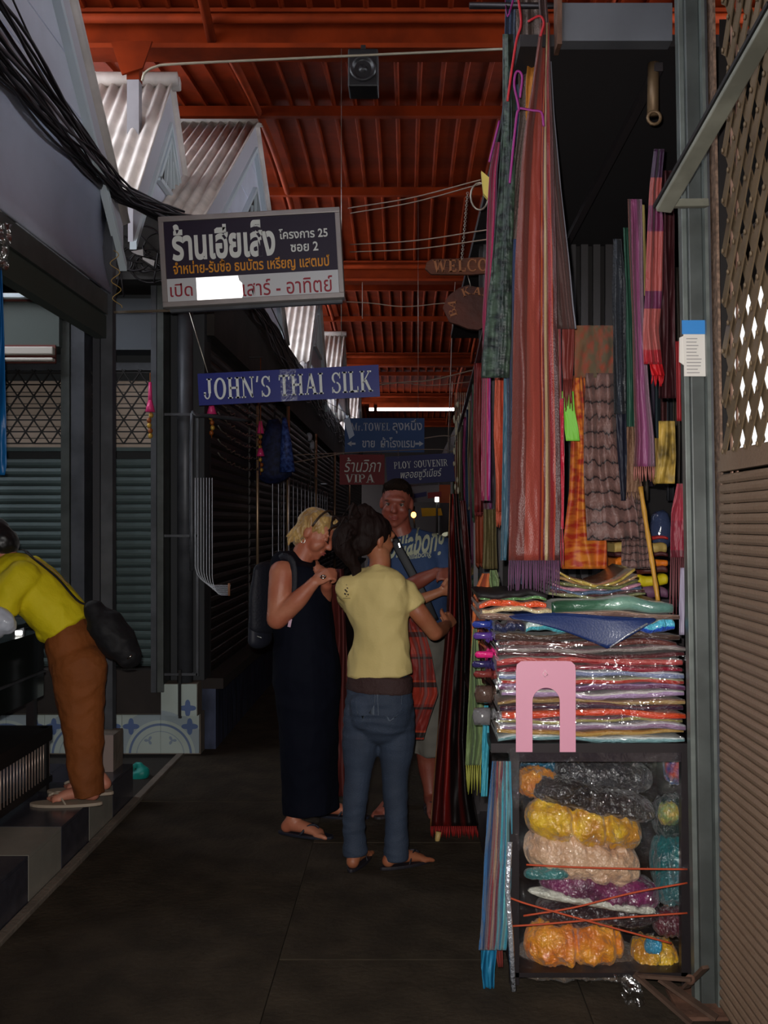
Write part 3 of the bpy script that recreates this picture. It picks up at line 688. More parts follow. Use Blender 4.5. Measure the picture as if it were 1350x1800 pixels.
# tube lamp far down the passage
tl = empty('tube_lamp', (0, 25.15, 4.4), 'long lit fluorescent tube across the far end of the roof', 'lamp', 'lit tubes at the far end')
glow = mat('lit_tube', (1, .93, 1, 1), .4, emit=9)
for n_i, (a, b) in enumerate(((649, 657), (663, 798), (816, 823), (829, 838))):
    t_ = tl if n_i == 1 else empty('tube_lamp', P(a, 719, 25.15), ['short lit stub left of the long tube light', '', 'short lit stub just right of the long tube light', 'last lit stub at the roof edge, beyond the long tube light'][n_i], 'lamp', 'lit tubes at the far end')
    MB().tube([P(a, 719.5, 25.12), P(b, 719.5, 25.12)], .036, 8).build('tube', glow, t_)
    MB().span(P(a,0,25.15).x, P(b,0,25.15).x, 25.10, 25.2, 4.415, 4.53).build('batten', orange2, t_)
# bare orange bulb and white lamp behind the man
bl = empty('bare_bulb', P(727, 905, 9.0), 'bare glowing orange bulb beside the man\'s cheek', 'lamp')
MB().ball(P(727, 905, 9.0), (.024, .024, .028)).build('bulb', mat('hot_bulb', (1, .40, .09, 1), .4, emit=6), bl)
MB().tube([P(727, 900, 9.0), P(727, 890, 9.0)], .012).build('socket', black, bl)
MB().tube([P(727, 907, 9.02), P(729, 925, 9.02), (P(729,0,9.02).x, 9.02, 0)], .008, 6).build('stand', black, bl)
wl2 = empty('white_lantern', P(768, 877, 12.0), 'small square white lamp glowing far down the passage', 'lamp')
MB().box(P(768, 878, 12.0), (.05, .05, .06)).build('shade', mat('lit_lantern', (1, .93, .8, 1), .4, emit=5), wl2, bevel=.008)
MB().tube([P(768, 880, 12.0), (P(768,0,12).x, 12.0, 0)], .012, 6).build('stand', black, wl2)
# cables along the left fascias
cabm = mat('cable_black', C(34,30,34), .45); cabg = mat('cable_grey', C(96,90,96), .45)
for k in range(26):
    x0 = -1.56+rnd(-.04, .05); z0 = rnd(3.22, 3.52) if k % 3 else rnd(3.20, 3.34); ph = rnd(0, 6); am = rnd(.012, .035); pts = []
    yend = 20 if k < 12 else rnd(5.6, 9)
    n = int((yend-2.2)/.16)
    for q in range(n+1):
        y = 2.2+(yend-2.2)*q/n
        conv = min(1, abs(y-5.45)/1.7)
        zz_ = lerp(3.27, z0, conv) if y < 7.3 else lerp(z0, 3.05+.25*((k*7) % 10)/10, min(1, (y-7.3)/3))
        xx = lerp(x0, -1.235+.05*((k*5) % 7)/7, min(1, max(0, (y-5.35)/.8)))
        pts.append((xx+am*.6*math.sin(y*3.1+ph)*conv, y, zz_+am*math.sin(y*4.3+ph*2)+.02*math.sin(y*1.7+ph)))
    o = MB().tube(pts, rnd(.004, .009), 5).build('electric_cable', cabg if k % 6 == 0 else cabm)
    tag(o, 'black electric cable in the tangled bundle along the left shop fronts' if k % 6 else 'grey electric cable among the black bundle along the left shop fronts', 'cable', 'cables of the left bundle')
# loops of spare cable and scraps in the gap above the alley
for k in range(9):
    c_ = Vector((rnd(-1.95, -1.5), 6.185, rnd(3.05, 3.4))); r_ = rnd(.05, .15); ph = rnd(0, 6)
    pts = [c_+Vector((r_*math.cos(a), .012*math.sin(a*2+ph), r_*.8*math.sin(a))) for a in [ph+q*.35 for q in range(17)]]
    pts += [pts[-1]+Vector((rnd(-.1,.2), 0, -.12-.05*k*.3))]
    tag(MB().tube(pts, .006, 5).build('cable_loop', cabm), 'loose black loop of spare cable hanging above the alley', 'cable', 'cable loops above the alley')
sc = MB(); p = P(258, 455, 6.0)
sc.prism([P(230, 442, 6.05), P(251, 438, 6.05), P(252, 450, 6.05), P(240, 447, 6.05)], (0,.003,0)); sc.prism([P(250, 452, 6.05), P(272, 458, 6.05), P(270, 468, 6.05), P(262, 463, 6.05), P(251, 456, 6.05)], (0,.003,0))
tag(sc.build('paper_scrap', mat('scrap_white', C(176,170,168), .7)), 'pale torn paper scrap caught among the cables left of the box sign', 'paper')
yc = MB(); pts = [P(200+8*math.sin(k*.9)+.3*k, 440+k*4.4, 5.36) for k in range(24)]
tag(MB().tube(smooth_path(pts, 3), .0022, 5).build('yellow_wire', mat('yellow_wire', C(196,160,84), .5)), 'wavy yellow wire dangling beside the corner post', 'wire')
tg = MB(); tg.prism([P(604, 738, 9.98), P(614, 733, 9.98), P(623, 765, 9.98), P(614, 772, 9.98)], (0,.004,0)); tag(tg.build('paper_tag', mat('pale_blue_paper', C(190,206,230), .6)), 'pale blue paper tag hanging at the left end of the towel sign', 'tag')
# wires crossing above the passage, from the left fascia to the right wall
for k, (a, b, Y, lb) in enumerate(((( 620,531),(800,532),7.0,'nearest thin cable crossing the passage just under the box sign'), ((672,676),(842,648),8.6,'thick cable rising to the right beside the blue silk board'),
     ((680,673),(840,670),9.0,'level thin cable right of the blue silk board'), ((748,770),(845,752),10.2,'cable to the right of the towel sign, upper'), ((748,790),(840,786),9.8,'cable to the right of the towel sign, lower'))):
    pa, pb = P(*a, Y), P(*b, Y); sl = (pb.z-pa.z)/(pb.x-pa.x)
    e0 = Vector((-1.285, Y, pa.z+sl*(-1.285-pa.x))); e1 = Vector((.955, Y, pb.z+sl*(.955-pb.x)))
    tag(MB().tube(smooth_path([e0, pa, pa.lerp(pb, .5)+Vector((0,0,-.03)), pb, e1], 5), .006 if k in (1, 3) else .004, 5).build('cross_cable', mat('old_rope', C(150,130,116), .6)), lb, 'cable', 'cables strung across the passage')
tag(MB().tube([P(800,496,12.42), P(794,600,12.42), P(790,720,12.42), P(787,800,12.42)], .006, 5).build('hanging_string', mat('old_rope', C(150,130,116), .6)), 'long pale string hanging from a beam right of the towel sign', 'string')
tag(MB().tube([P(637,496,12.42), P(637,560,12.42)], .005, 5).build('hanging_string', mat('old_rope', C(150,130,116), .6)), 'short pale string hanging from a beam just right of the box sign', 'string')
# ================================================================ THE RIGHT SIDE: shutter, post, stall of scarves
brass = mat('cream_brown_slat', C(138,114,94), .5, metal=.1, var=.15, vscale=5, bump=.25, bscale=60)
# near shutter: slats below, open lattice above (plane X = .96 facing the passage)
XS = .955
rs_ = empty('side_roller_shutter', (XS, 2.4, 0), 'cream brown roller shutter at the right edge, slats below and open lattice above', 'shutter')
slats(rs_, 'slat', brass, (XS, 1.0, 0), (XS, 3.02, 0), .03, 1.66, .030, (-1,0,0), .0075)
MB().span(XS-.012, XS+.012, 1.0, 3.02, 1.655, 1.69).build('rail', brass, rs_)
MB().span(XS-.006, XS+.006, 1.0, 3.02, 1.69, 1.715).build('rail', brass, rs_)
lat = mat('lattice_strip', C(120,100,76), .5, metal=.2, var=.2, vscale=9)
def lattice(x, y0, y1, z0, z1, dy, dz, wd, parent):
    H = z1-z0; s = dz/dy; n = 0
    for sg in (1, -1):
        u0 = y0-math.ceil((H/s)/dy)*dy if sg == 1 else y0
        while u0 < y1+(H/s if sg == -1 else 0):
            a, b, c, d = u0, z0, u0+sg*H/s, z1
            if a > c: a, b, c, d = c, d, a, b
            if c > y0+.01 and a < y1-.01:
                if a < y0: b += (y0-a)/(c-a)*(d-b); a = y0
                if c > y1: d = b+(y1-a)/(c-a)*(d-b); c = y1
                if c-a > .02:
                    MB().bar((x+sg*.005, a, b), (x+sg*.005, c, d), wd, .004, up=(1,0,0)).build('lattice_strip', lat, parent)
                    n += 1
            u0 += dy
    return n
MB0 = MB
lattice(XS, 1.9, 2.985, 1.715, 3.6, .098, .150, .038, rs_)
dt = MB()
k = 0
for j in range(26):
    for i in range(12):
        y = 1.9+.098*i+(.049 if j % 2 else 0); z = 1.715+.075*j
        if y < 2.98 and z < 3.6: dt.ball((XS-.011, y, z), (.004, .009, .009), 6, 3)
tag(dt.build('rivets', lat, rs_), kind='stuff')
for q in range(2):
    MB().span(XS+.02+q*.02, XS+.024+q*.02, 2.985+q*.012, 3.0+q*.012, .03, 3.6).build('folded_bar', mat('tan_bar', C(190,150,130), .4, metal=.3), rs_)
# glowing pane added for the daylight in the lattice gaps
wn = empty('window_glow', (1.88, 5.4, 2.3), kind='structure')
MB().span(1.865, 1.875, 5.08, 5.77, 1.86, 2.75).build('bright_pane', mat('glowing_pane', (1,1,1,1), .5, emit=1.3), wn)
MB().span(1.85, 1.89, 4.9, 5.08, 1.80, 2.8).build('frame', darksteel, wn); MB().span(1.85, 1.89, 5.08, 5.77, 1.80, 1.86).build('frame', darksteel, wn)
# post, leaning a little
def shear_x(pts): return pts
po = empty('gate_post', (.90, 3.1, 0), 'green grey steel channel post with a paper notice, in front of the scarf stall', 'post')
def lp(x, y, z): return Vector((x-.026*z/1.5+.040, y, z))
def lean_box(mb, x0, x1, y0, y1, z0, z1):
    mb.prism([lp(x0,y0,z0), lp(x1,y0,z0), lp(x1,y0,z1), lp(x0,y0,z1)], (0, y1-y0, 0)); return mb
lean_box(MB(), .874, .918, 3.085, 3.14, .0, 3.3).build('channel', greensteel, po, bevel=.004)
lean_box(MB(), .858, .874, 3.10, 3.14, .0, 3.3).build('flange', mat('pale_green_edge', C(112,118,114), .4, metal=.2, var=.3, vscale=14), po, bevel=.002)
lean_box(MB(), .918, .928, 3.06, 3.13, .0, 3.3).build('flange', _mats['pale_green_edge'], po)
lean_box(MB(), .930, .940, 3.075, 3.13, .0, 3.3).build('guide_rail', darksteel, po)
lean_box(MB(), .944, .952, 3.03, 3.10, .0, 3.3).build('rusty_rail', mat('rust_speckled_rail', C(160,130,110), .5, metal=.3, var=.6, vscale=60), po)
n_ = MB(); lean_box(n_, .852, .918, 3.079, 3.083, 1.955, 2.085); n_.prism([lp(.838,3.082,2.0), lp(.852,3.082,1.99), lp(.852,3.082,2.08), lp(.84,3.082,2.075)], (0,.003,0))
nt_ = n_.build('paper_notice', mat('notice_paper', C(214,208,200), .6), po)
lean_box(MB(), .847, .9185, 3.077, 3.0785, 2.085, 2.128).build('blue_header', mat('notice_blue', C(50,130,200), .5), po)
nl = MB(); random.seed(4)
for k in range(11):
    z = 2.07-.0105*k; lean_box(nl, .860, .860+rnd(.03,.048), 3.0778, 3.0785, z, z+.0022)
tag(nl.build('faint_print', mat('faint_print', C(130,126,126), .6), nt_), kind='stuff')
# bottom wreck: foot plate and bracket
MB().span(.83, .97, 3.0, 3.2, 0, .012).build('foot_plate', rust, po)
# awning arm
ar = empty('awning_arm', P(1165, 372, 2.95), 'flat grey steel arm slanting up across the lattice to the top right corner', 'arm')
a0, a1 = P(1166, 370, 2.98), P(1372, 12, 2.35)
MB().bar(a0, a1, .016, .048, up=(1,0,0)).build('arm_bar', mat('worn_grey_steel', C(150,150,136), .5, metal=.3, var=.3, vscale=9), ar, bevel=.003)
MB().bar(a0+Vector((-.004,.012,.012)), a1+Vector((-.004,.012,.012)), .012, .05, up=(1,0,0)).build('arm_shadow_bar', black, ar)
MB().bar(P(1168, 358, 2.98), P(1243, 357, 3.02), .024).build('bracket', _mats['worn_grey_steel'], ar, bevel=.003)
# stall canopy
sc_ = empty('stall_canopy', (.7, 4, 3.1), 'dark flat canopy with a grey painted fascia over the scarf stall', 'canopy')
MB().span(.505, .875, 3.28, 3.34, 3.09, 3.215).build('fascia', mat('grey_fascia', C(104,106,112), .6, var=.25, vscale=4), sc_)
MB().span(.495, .51, 3.27, 3.35, 3.075, 3.5).build('fascia_edge', rust, sc_)
MB().span(.60, .87, 3.26, 3.30, 3.235, 3.26).build('fascia_lip', greensteel, sc_)
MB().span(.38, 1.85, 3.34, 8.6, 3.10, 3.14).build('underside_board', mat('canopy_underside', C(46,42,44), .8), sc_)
MB().bar((.86, 3.4, 3.06), (.84, 6.0, 2.95), .03).build('rail', mat('dark_rail', C(56,50,52), .5), sc_)
MB().tube([(.845, 3.42, 2.9), (.848, 3.42, 3.08)], .02, 8).build('pulley', mat('aged_brass', C(120,96,70), .5, metal=.4), sc_)
MB().tube([(.845+.022*math.cos(TAU*k/12), 3.40, 2.885+.022*math.sin(TAU*k/12)) for k in range(13)], .006, 6, cap=False).build('ring', _mats['aged_brass'], sc_)
# stall back and inner walls
sb = empty('wall_stall', (.9, 5.6, 0), kind='structure')
MB().span(.42, 1.86, 5.75, 5.8, 0, 3.1).build('backing', mat('stall_back', C(36,32,32), .8), sb)
for k in range(12): MB().span(.44+.07*k, .48+.07*k, 5.71, 5.75, 0, 3.1).build('panel', mat('stall_back_rib', C(70,66,68), .6), sb)
MB().prism([(.992,3.16,0),(1.03,3.16,0),(1.86,5.78,0),(1.80,5.78,0)], (0,0,3.1)).build('side_wall', _mats['stall_back'], sb)  # slanting partition added to keep the pane's glow off the stall
# ================================================================ stall table with stacks, cabinet of bags below
FY = 3.2
tb_ = empty('stall_table', (.62, 3.6, 0), 'dark framed stall table with a plastic-filled cabinet below', 'table')
fm = mat('dark_frame', C(48,42,44), .4, metal=.4)
MB().span(.27, .90, 3.19, 5.6, .765, .795).build('table_top', fm, tb_)
MB().span(.335, .90, 3.19, 5.0, .045, .06).build('bottom_shelf', fm, tb_)
for x in (.345, .895):
    for y in (3.205, 4.95): MB().span(x-.015, x+.015, y-.015, y+.015, .02, .765).build('leg', fm, tb_)
MB().span(.36, .88, 3.195, 3.225, .735, .765).build('rail', mat('shiny_dark_rail', C(52,46,50), .15, coat=.8, bump=.6, bscale=20), tb_)
MB().span(.325, .90, 4.98, 5.0, .06, .765).build('back_board', fm, tb_)
MB().span(.54, .575, 3.3, 3.34, 0, .045).build('foot', fm, tb_)
MB().span(.70, .73, 3.6, 3.63, 0, .045).build('foot', fm, tb_)
# white crinkled strip of a rail at the left front corner
wp = MB()
wp.tube([P(896, 1480, 3.17), P(892, 1560, 3.16), P(898, 1650, 3.16), P(903, 1742, 3.17)], .009, 6, ratio=.6)
wp.build('silver_edge', mat('silver_edge', C(206,210,220), .25, metal=.6, bump=.8, bscale=80), tb_)
# pink plastic arch standing before the stack
pk = MB()
def arch(px_l, px_r, pt, pb, hl, hr, ht, Y, th):
    o, outer, inner = None, [], []
    l, r, t, b = px_l, px_r, pt, pb
    cx = (hl+hr)/2; rr_ = (hr-hl)/2
    rc = 12
    def qd(pts): pk.prism([P(x, y, Y) for x, y in pts], (0, th, 0))
    # legs
    qd([(l, b), (hl, b), (hl, ht+rr_), (l, ht+rr_)]); qd([(hr, b), (r, b), (r, ht+rr_), (hr, ht+rr_)])
    N_ = 28; cyy = ht+rr_
    def outer_pt(a):
        dx, dy = math.cos(a), math.sin(a); ts = []
        if abs(dx) > 1e-6: ts.append(((r if dx > 0 else l)-cx)/dx)
        if dy > 1e-6: ts.append((cyy-t)/dy)
        q = min(v for v in ts if v > 0); x, y = cx+dx*q, cyy-dy*q
        for ex, sg in ((l, 1), (r, -1)):       # rounded corners
            kx = ex+sg*rc; ky = t+rc
            if (x-kx)*sg < 0 and y < ky:
                # meet the corner circle along the ray
                bx, by = cx-kx, cyy-ky; B = bx*dx-by*dy; Cc = bx*bx+by*by-rc*rc; D = max(B*B-Cc, 0)
                q = -B+math.sqrt(D); x, y = cx+dx*q, cyy-dy*q
        return x, y
    top = []
    for k in range(N_+1):
        a = PI-PI*k/N_
        top.append(((cx+rr_*math.cos(a), cyy-rr_*math.sin(a)), outer_pt(a)))
    for (i0, o0_), (i1, o1_) in zip(top, top[1:]): qd([i0, i1, o1_, o0_])
arch(907, 1012, 1162, 1322, 936, 984, 1209, 3.165, .004)
po_ = pk.build('pink_plastic_arch', mat('pink_plastic', C(216,150,172), .45))
tag(po_, 'pink plastic arch-shaped holder standing against the stack of wrapped scarves', 'holder')
dl = MB(); dl.tube([P(958, 1178, 3.163), P(954, 1185, 3.163), P(958, 1190, 3.163), P(963, 1186, 3.163), P(958, 1178, 3.163)], .0015, 5); dl.build('printed_drop', mat('pale_pink', C(244,206,216), .4), po_)
# ---- folded shawls in clear bags
def shawl_mat(name, cols, rough=.35):
    st = [(0, cols[0])]; n = len(cols)
    for i, c in enumerate(cols[1:]): st.append(((i+1)/n, c))
    if len(st) == 1: st.append((.99, cols[0]))
    return ramp_mat(name, st, axis='y', rough=rough, coat=1.0, bump=.9, bscale=(22, 5), warp=.25, sheen=.1)
def folded(x0, x1, y0, y1, z0, h, m, name='folded_shawl', bend=.0, seed=0, film=True, round_=1.0):
    "a folded shawl: soft slab, round folds to the front, with the plastic bag over it"
    rg = random.Random(seed); n = 22; rings = []
    K = 12
    for i in range(n+1):
        u = i/n; x = lerp(x0, x1, u)
        sq = 1-.25*(abs(u-.5)*2)**8
        zb = z0+bend*(-4*(u-.5)**2+ (1))*1.0 + .0045*math.sin(u*7+seed)+.002*math.sin(u*19+seed*2)
        hh = h*sq*(1+.13*math.sin(u*11+seed*1.7))
        fy = y0+.010*math.sin(u*5+seed*3)+.004*math.sin(u*23+seed)
        ring = []
        for k in range(K):
            a = -PI/2 - PI*k/(K-1)      # front half round
            ring.append(Vector((x, fy+hh*.5*round_+math.cos(a)*hh*.5*round_, zb+hh*.5+math.sin(a)*hh*.5)))
        ring.append(Vector((x, y1, zb+hh))); ring.append(Vector((x, y1, zb)))
        rings.append(ring)
    mb = MB(); b = len(mb.v); nn = len(rings[0])
    for r in rings: mb.v += [tuple(p) for p in r]
    for j in range(n):
        for k in range(nn):
            k2 = (k+1) % nn
            v0, v1 = k/nn, (k+1)/nn
            mb.face((b+j*nn+k, b+(j+1)*nn+k, b+(j+1)*nn+k2, b+j*nn+k2), True, [(j/n, v0), ((j+1)/n, v0), ((j+1)/n, v1), (j/n, v1)])
    mb.face([b+k for k in range(nn)]); mb.face([b+n*nn+k for k in range(nn)][::-1])
    return mb.build(name, m)
c_ = lambda *a: C(*a)
stack = [  # (pixel top of each shawl at the right end, colours top to bottom, label)
 ('pale_teal', [c_(120,160,165), c_(196,206,204)], 'pale teal wrapped shawl at the very bottom of the front stack'),
 ('ochre', [c_(190,150,80), c_(170,120,60)], 'ochre wrapped shawl second from the bottom of the front stack'),
 ('mauve_silver', [c_(150,120,150), c_(190,186,196)], 'mauve and silver shawl under the ochre-lined one, third from the bottom'),
 ('olive', [c_(160,150,90), c_(120,84,100)], 'olive wrapped shawl fourth from the bottom of the front stack'),
 ('orange_red', [c_(226,70,30), c_(210,80,40)], 'bright orange red shawl low in the front stack'),
 ('dark_plum', [c_(60,36,60), c_(96,50,60)], 'dark plum shawl directly on the bright orange red one'),
 ('khaki', [c_(170,140,90), c_(130,96,70)], 'khaki shawl level with the middle of the pink arch opening'),
 ('lilac_white', [c_(180,150,190), c_(214,210,206)], 'lilac and white shawl in the middle of the front stack'),
 ('purple', [c_(110,60,96), c_(150,120,160)], 'purple shawl just above the lilac and white one'),
 ('red_sage', [c_(186,60,50), c_(170,166,130)], 'red and sage striped shawl behind the crown of the pink arch opening'),
 ('steel_blue', [c_(130,140,176), c_(190,196,206)], 'steel blue shawl level with the top of the pink arch opening'),
 ('crimson', [c_(150,30,56), c_(110,24,40)], 'deep crimson shawl, fourth from the top of the front stack'),
 ('rose', [c_(176,56,60), c_(196,90,86), c_(206,196,190)], 'rose red shawl with a white edge, third from the top of the front stack'),
 ('wine', [c_(96,40,46), c_(70,36,40)], 'wine brown shawl, second from the top of the front stack'),
 ('grey_pink', [c_(150,140,136), c_(120,96,100)], 'grey pink shawl on top of the front stack below the blue cloth'),
]
z = .797; hs = [.0196]*15
for i, (nm, cols, lb) in enumerate(stack):
    h = [.019,.017,.022,.017,.024,.019,.018,.022,.021,.019,.022,.019,.024,.016,.018][i]
    o = folded(.30+rnd(-.012,.008), .892+rnd(-.004,.004), 3.205+rnd(-.008,.01), 3.62, z, h, shawl_mat('shawl_'+nm, cols), seed=i)
    tag(o, lb, 'shawl', 'wrapped shawls in the front stack'); z += h+.0006
ZT = z
up = [
 ('maroon_gold', [c_(110,56,50), c_(80,40,36)], .020, .30, .87, 'maroon shawl with gold glints under the fallen blue cloth'),
 ('dark_brown', [c_(70,50,44), c_(90,70,56)], .024, .285, .885, 'dark brown shawl under the blue cloth and the turquoise packets'),
]
for i, (nm, cols, h, x0, x1, lb) in enumerate(up):
    tag(folded(x0, x1, 3.215, 3.65, z, h, shawl_mat('shawl_'+nm, cols), seed=40+i), lb, 'shawl', 'wrapped shawls in the front stack'); z += h+.0006
ZU = z
for i, (nm, cols, x0, x1, h, lb) in enumerate((
  ('turquoise_left', [c_(90,190,206), c_(196,214,210), c_(160,176,170)], .385, .56, .040, 'turquoise and white packet peeping out left under the blue cloth'),
  ('turquoise_right', [c_(40,90,200), c_(90,190,220), c_(190,206,200)], .70, .868, .040, 'blue and turquoise packet at the right end under the blue cloth'))):
    tag(folded(x0, x1, 3.22, 3.60, ZU, h, shawl_mat('shawl_'+nm, cols), seed=50+i), lb, 'shawl', 'wrapped shawls on top of the stack')
tag(folded(.285, .384, 3.22, 3.60, ZU, .036, shawl_mat('shawl_navy_l', [c_(40,46,80), c_(70,56,66)]), seed=53), 'dark packet at the left end under the blue cloth', 'shawl', 'wrapped shawls on top of the stack')
tag(folded(.561, .699, 3.24, 3.60, ZU, .036, shawl_mat('shawl_slate', [c_(60,70,90)]), seed=54), 'slate packet hidden behind the hanging point of the blue cloth', 'shawl', 'wrapped shawls on top of the stack')
z = ZU+.042
# blue cloth with its corner hanging down over the stack
def bcloth(u, v):
    # top line across, lower line: left shallow, corner, right shallow
    x = lerp(.33, .80, u)
    if u < .68: low = lerp(.0, 1.0, (u/.68)**1.1)
    else: low = lerp(1.0, 0, ((u-.68)/.32)**.9)
    zt = ZU+.052+.008*math.sin(u*5)
    zl = zt-.006-low*.095
    zz_ = lerp(zt, zl, v)
    return Vector((x+.02*v*(.5-u), 3.195-.012*math.sin(v*PI*.5)-.004*math.sin(u*9), zz_))
bc = MB(); bc.grid(bcloth, 30, 8)
bc.grid(lambda u, v: Vector((lerp(.33,.80,u), 3.195+.35*v, ZU+.052+.008*math.sin(u*5))), 30, 4)
tag(bc.build('blue_cloth', mat('navy_blue_silk', C(26,46,96), .45, bump=.12, bscale=160, coat=.15), None, solid=.003), 'deep blue cloth lying on the stack with one pointed corner hanging down in front', 'cloth')
edge = MB(); edge.tube([P(1072, 1138, 3.16), P(1100, 1118, 3.16), P(1138, 1096, 3.17)], .003, 5); edge.build('silver_hem', mat('silver_edge', C(206,210,220), .25, metal=.6), bpy.data.objects['blue_cloth'])
for i, (nm, cols, x0, x1, h, lb) in enumerate((
  ('brown_band', [c_(110,84,74), c_(150,120,104)], .235, .885, .020, 'brown shawl lying right across above the blue cloth'),
  ('cream_orange', [c_(214,196,150), c_(200,170,130)], .245, .47, .016, 'cream folded shawl at the left of the upper stack'),
  ('orange_fold', [c_(230,84,40), c_(220,96,50)], .235, .455, .020, 'orange folded shawl on the cream one at the left'))):
    tag(folded(x0, x1, 3.22+.01*i, 3.62, z, h, shawl_mat('shawl_'+nm, cols), seed=60+i), lb, 'shawl', 'wrapped shawls on top of the stack'); z += h+.0006
tag(folded(.24, .455, 3.25, 3.6, z, .010, shawl_mat('shawl_green_t', [c_(100,150,90)]), seed=65), 'thin green shawl on the orange one at the left', 'shawl', 'wrapped shawls on top of the stack')
tag(folded(.232, .46, 3.24, 3.6, z+.0105, .016, mat('black_fold_cloth', C(22,18,20), .7), seed=66), 'black folded cloth on top of the left small pile', 'shawl', 'wrapped shawls on top of the stack')
zq = ZU+.042+.0206
tag(folded(.47, .865, 3.235, 3.6, zq, .042, ramp_mat('green_silk', [(0, c_(24,64,40)), (.35, c_(60,104,80)), (.55, c_(120,160,140)), (.8, c_(90,130,120))], axis='x', rough=.3, const=False, warp=.3, coat=.6, bump=.4, bscale=(20,6)), seed=67), 'folded green and sea-green silk in the middle of the upper stack', 'shawl', 'wrapped shawls on top of the stack')
# fan of thin wrapped shawls rising behind, sagging in the middle
z = zq+.044
thin = [('sage_film',(130,130,90),'sage'),('dark_maroon_film',(80,44,44),'dark maroon'),('slate_blue_film',(80,100,130),'slate blue'),('pink_film',(190,130,150),'dusty pink'),('moss_film',(110,110,60),'moss green'),('tan_film',(160,120,70),'tan'),('gold_film',(190,160,70),'gold green')]
for i, (nm, col, wd) in enumerate(thin):
    tag(folded(.475+.004*i, .80-.006*i, 3.33, 3.70, z, .0125, shawl_mat('shawl_'+nm, [c_(*col), c_(*[int(q*.75) for q in col])]), bend=-.026*(i+1)/4, seed=70+i),
        '%s shawl of the sagging thin pile behind, %s' % (wd, ['lowest','second lowest','third','fourth','fifth','second highest','highest'][i]), 'shawl', 'thin sagging pile behind the front stack'); z += .0132
# side view packets on the left face of the table
sidec = [('navy glossy',(50,66,150)),('violet',(90,60,140)),('magenta',(220,40,120)),('indigo',(50,44,90)),('dusky red',(120,50,46)),('brown',(84,64,56)),('smoke grey',(110,108,110))]
zz0 = [1.165, 1.125, 1.065, 1.03, 1.0, .93, .86]
for i, (nm, col) in enumerate(sidec):
    mb = MB(); x, y = .245+.004*(i % 3), 3.30+.02*(i % 2)
    mb.tube([(x-.028, y, zz0[i]), (x-.02, y, zz0[i]), (x+.03, y-.01, zz0[i]+.002), (x+.034, y-.01, zz0[i])], [.004,.012 if i < 5 else .03,.012 if i < 5 else .03,.004], 10, ratio=.9, side=(0,0,1))
    tag(mb.build('rolled_packet', mat('packet_'+nm.replace(' ','_'), C(*col), .2, coat=1, bump=.5, bscale=40)), '%s rolled packet end poking out at the left side of the stack' % nm, 'packet', 'packets along the left side of the stack')
    tag(folded(.262, .30, 3.32, 3.6, zz0[i]-.02, .034, _mats['packet_'+nm.replace(' ','_')], seed=90+i, name='folded_packet'), '%s packet wedged beside the left end of the stack' % nm, 'packet', 'packets along the left side of the stack')
# clear film hanging over the front of the big stack
fm_ = film_mat('clear_film', .09, .06, 12, 1.0); fm2 = film_mat('crinkled_film', .085, .045, 30, 1.0)
mb = MB(); mb.grid(lambda u, v: Vector((lerp(.285, .896, u), 3.188-.010*math.sin(v*PI*5+u*2)*.6-.006*math.sin(u*17+v*9), lerp(ZT+.02, .80, v))), 60, 40)
tag(mb.build('plastic_sheet', fm_), 'clear glinting plastic sheet over the front of the stacked shawls', 'plastic sheet')
# ---- bags in the cabinet
def bag(px, py, Yc, rx, ry, rz, m, label, group='bags of cloth inside the cabinet', name='cloth_bag', sag=.2, seed=1, film=.22, waist=None, ang=0):
    c = P(px, py, Yc); rg = random.Random(seed); mb = MB(); n, k = 70, 32; rings = []; rz *= 1.30; rx *= 1.05
    for j in range(n+1):
        u = j/n*2-1; prof = max(1-abs(u)**4.0, 0)**.45
        if waist:
            for wq in waist: prof *= 1-.30*math.exp(-((u-wq)/.05)**2)
        ring = []
        for q in range(k):
            a = TAU*q/k; f = 1.12+.10*mnoise.noise(Vector((u*5+seed*3, math.cos(a)*2, math.sin(a)*2)))*2-.16*abs(mnoise.noise(Vector((u*9+seed, math.cos(a)*3, math.sin(a)*3+u*3))))-.08*abs(mnoise.noise(Vector((u*24+seed, math.cos(a)*8, math.sin(a)*8))))
            zz_ = math.sin(a)*rz*prof*f; 
            if math.sin(a) < 0: zz_ *= (1-sag)
            x = u*rx; ring.append(c+Vector((x, math.cos(a)*ry*prof*f, zz_+ang*x)))
        rings.append(ring)
    mb.rings(rings, True); o = mb.build(name, m); tag(o, label, 'bag', group)
    if film:
        f2_ = MB(); rings = [[c+(p-c)*1.0+Vector((0, (p.y-c.y)*.10-.001, (p.z-c.z)*.07)) for p in r] for r in rings]
        f2_.rings(rings, True); f2_.build('plastic_bag', fm2, o)
    return o
def sheen_cloth(name, col, var=.4, vs=14, vcol=None, coat=.5, bs=24): return mat(name, C(*col), .4, var=var, vscale=vs, vcol=vcol, bump=1.0, bscale=bs, coat=coat, sheen=.2, coatr=.09, bd=.03)
bag(1020, 1688, 3.36, .235, .12, .035, sheen_cloth('dirty_grey_cloth', (120,104,90)), 'greyish flat bag at the very bottom of the cabinet', seed=11, film=.2)
bag(1008, 1660, 3.31, .158, .085, .063, sheen_cloth('amber_cloth', (255,172,36), vcol=C(230,124,20)), 'large amber orange bag tied with string at the bottom of the cabinet', seed=2, waist=(.0,.82))
bag(1150, 1680, 3.32, .075, .07, .045, sheen_cloth('yellow_gold', (248,200,36), vcol=C(210,140,20)), 'yellow gold bag with a torn end right of the large amber one', seed=3, ang=-.15)
bag(1148, 1664, 3.25, .028, .02, .020, sheen_cloth('sky_blue_roll', (60,160,200)), 'small sky blue cloth end in front of the yellow gold bag', seed=4, film=0)
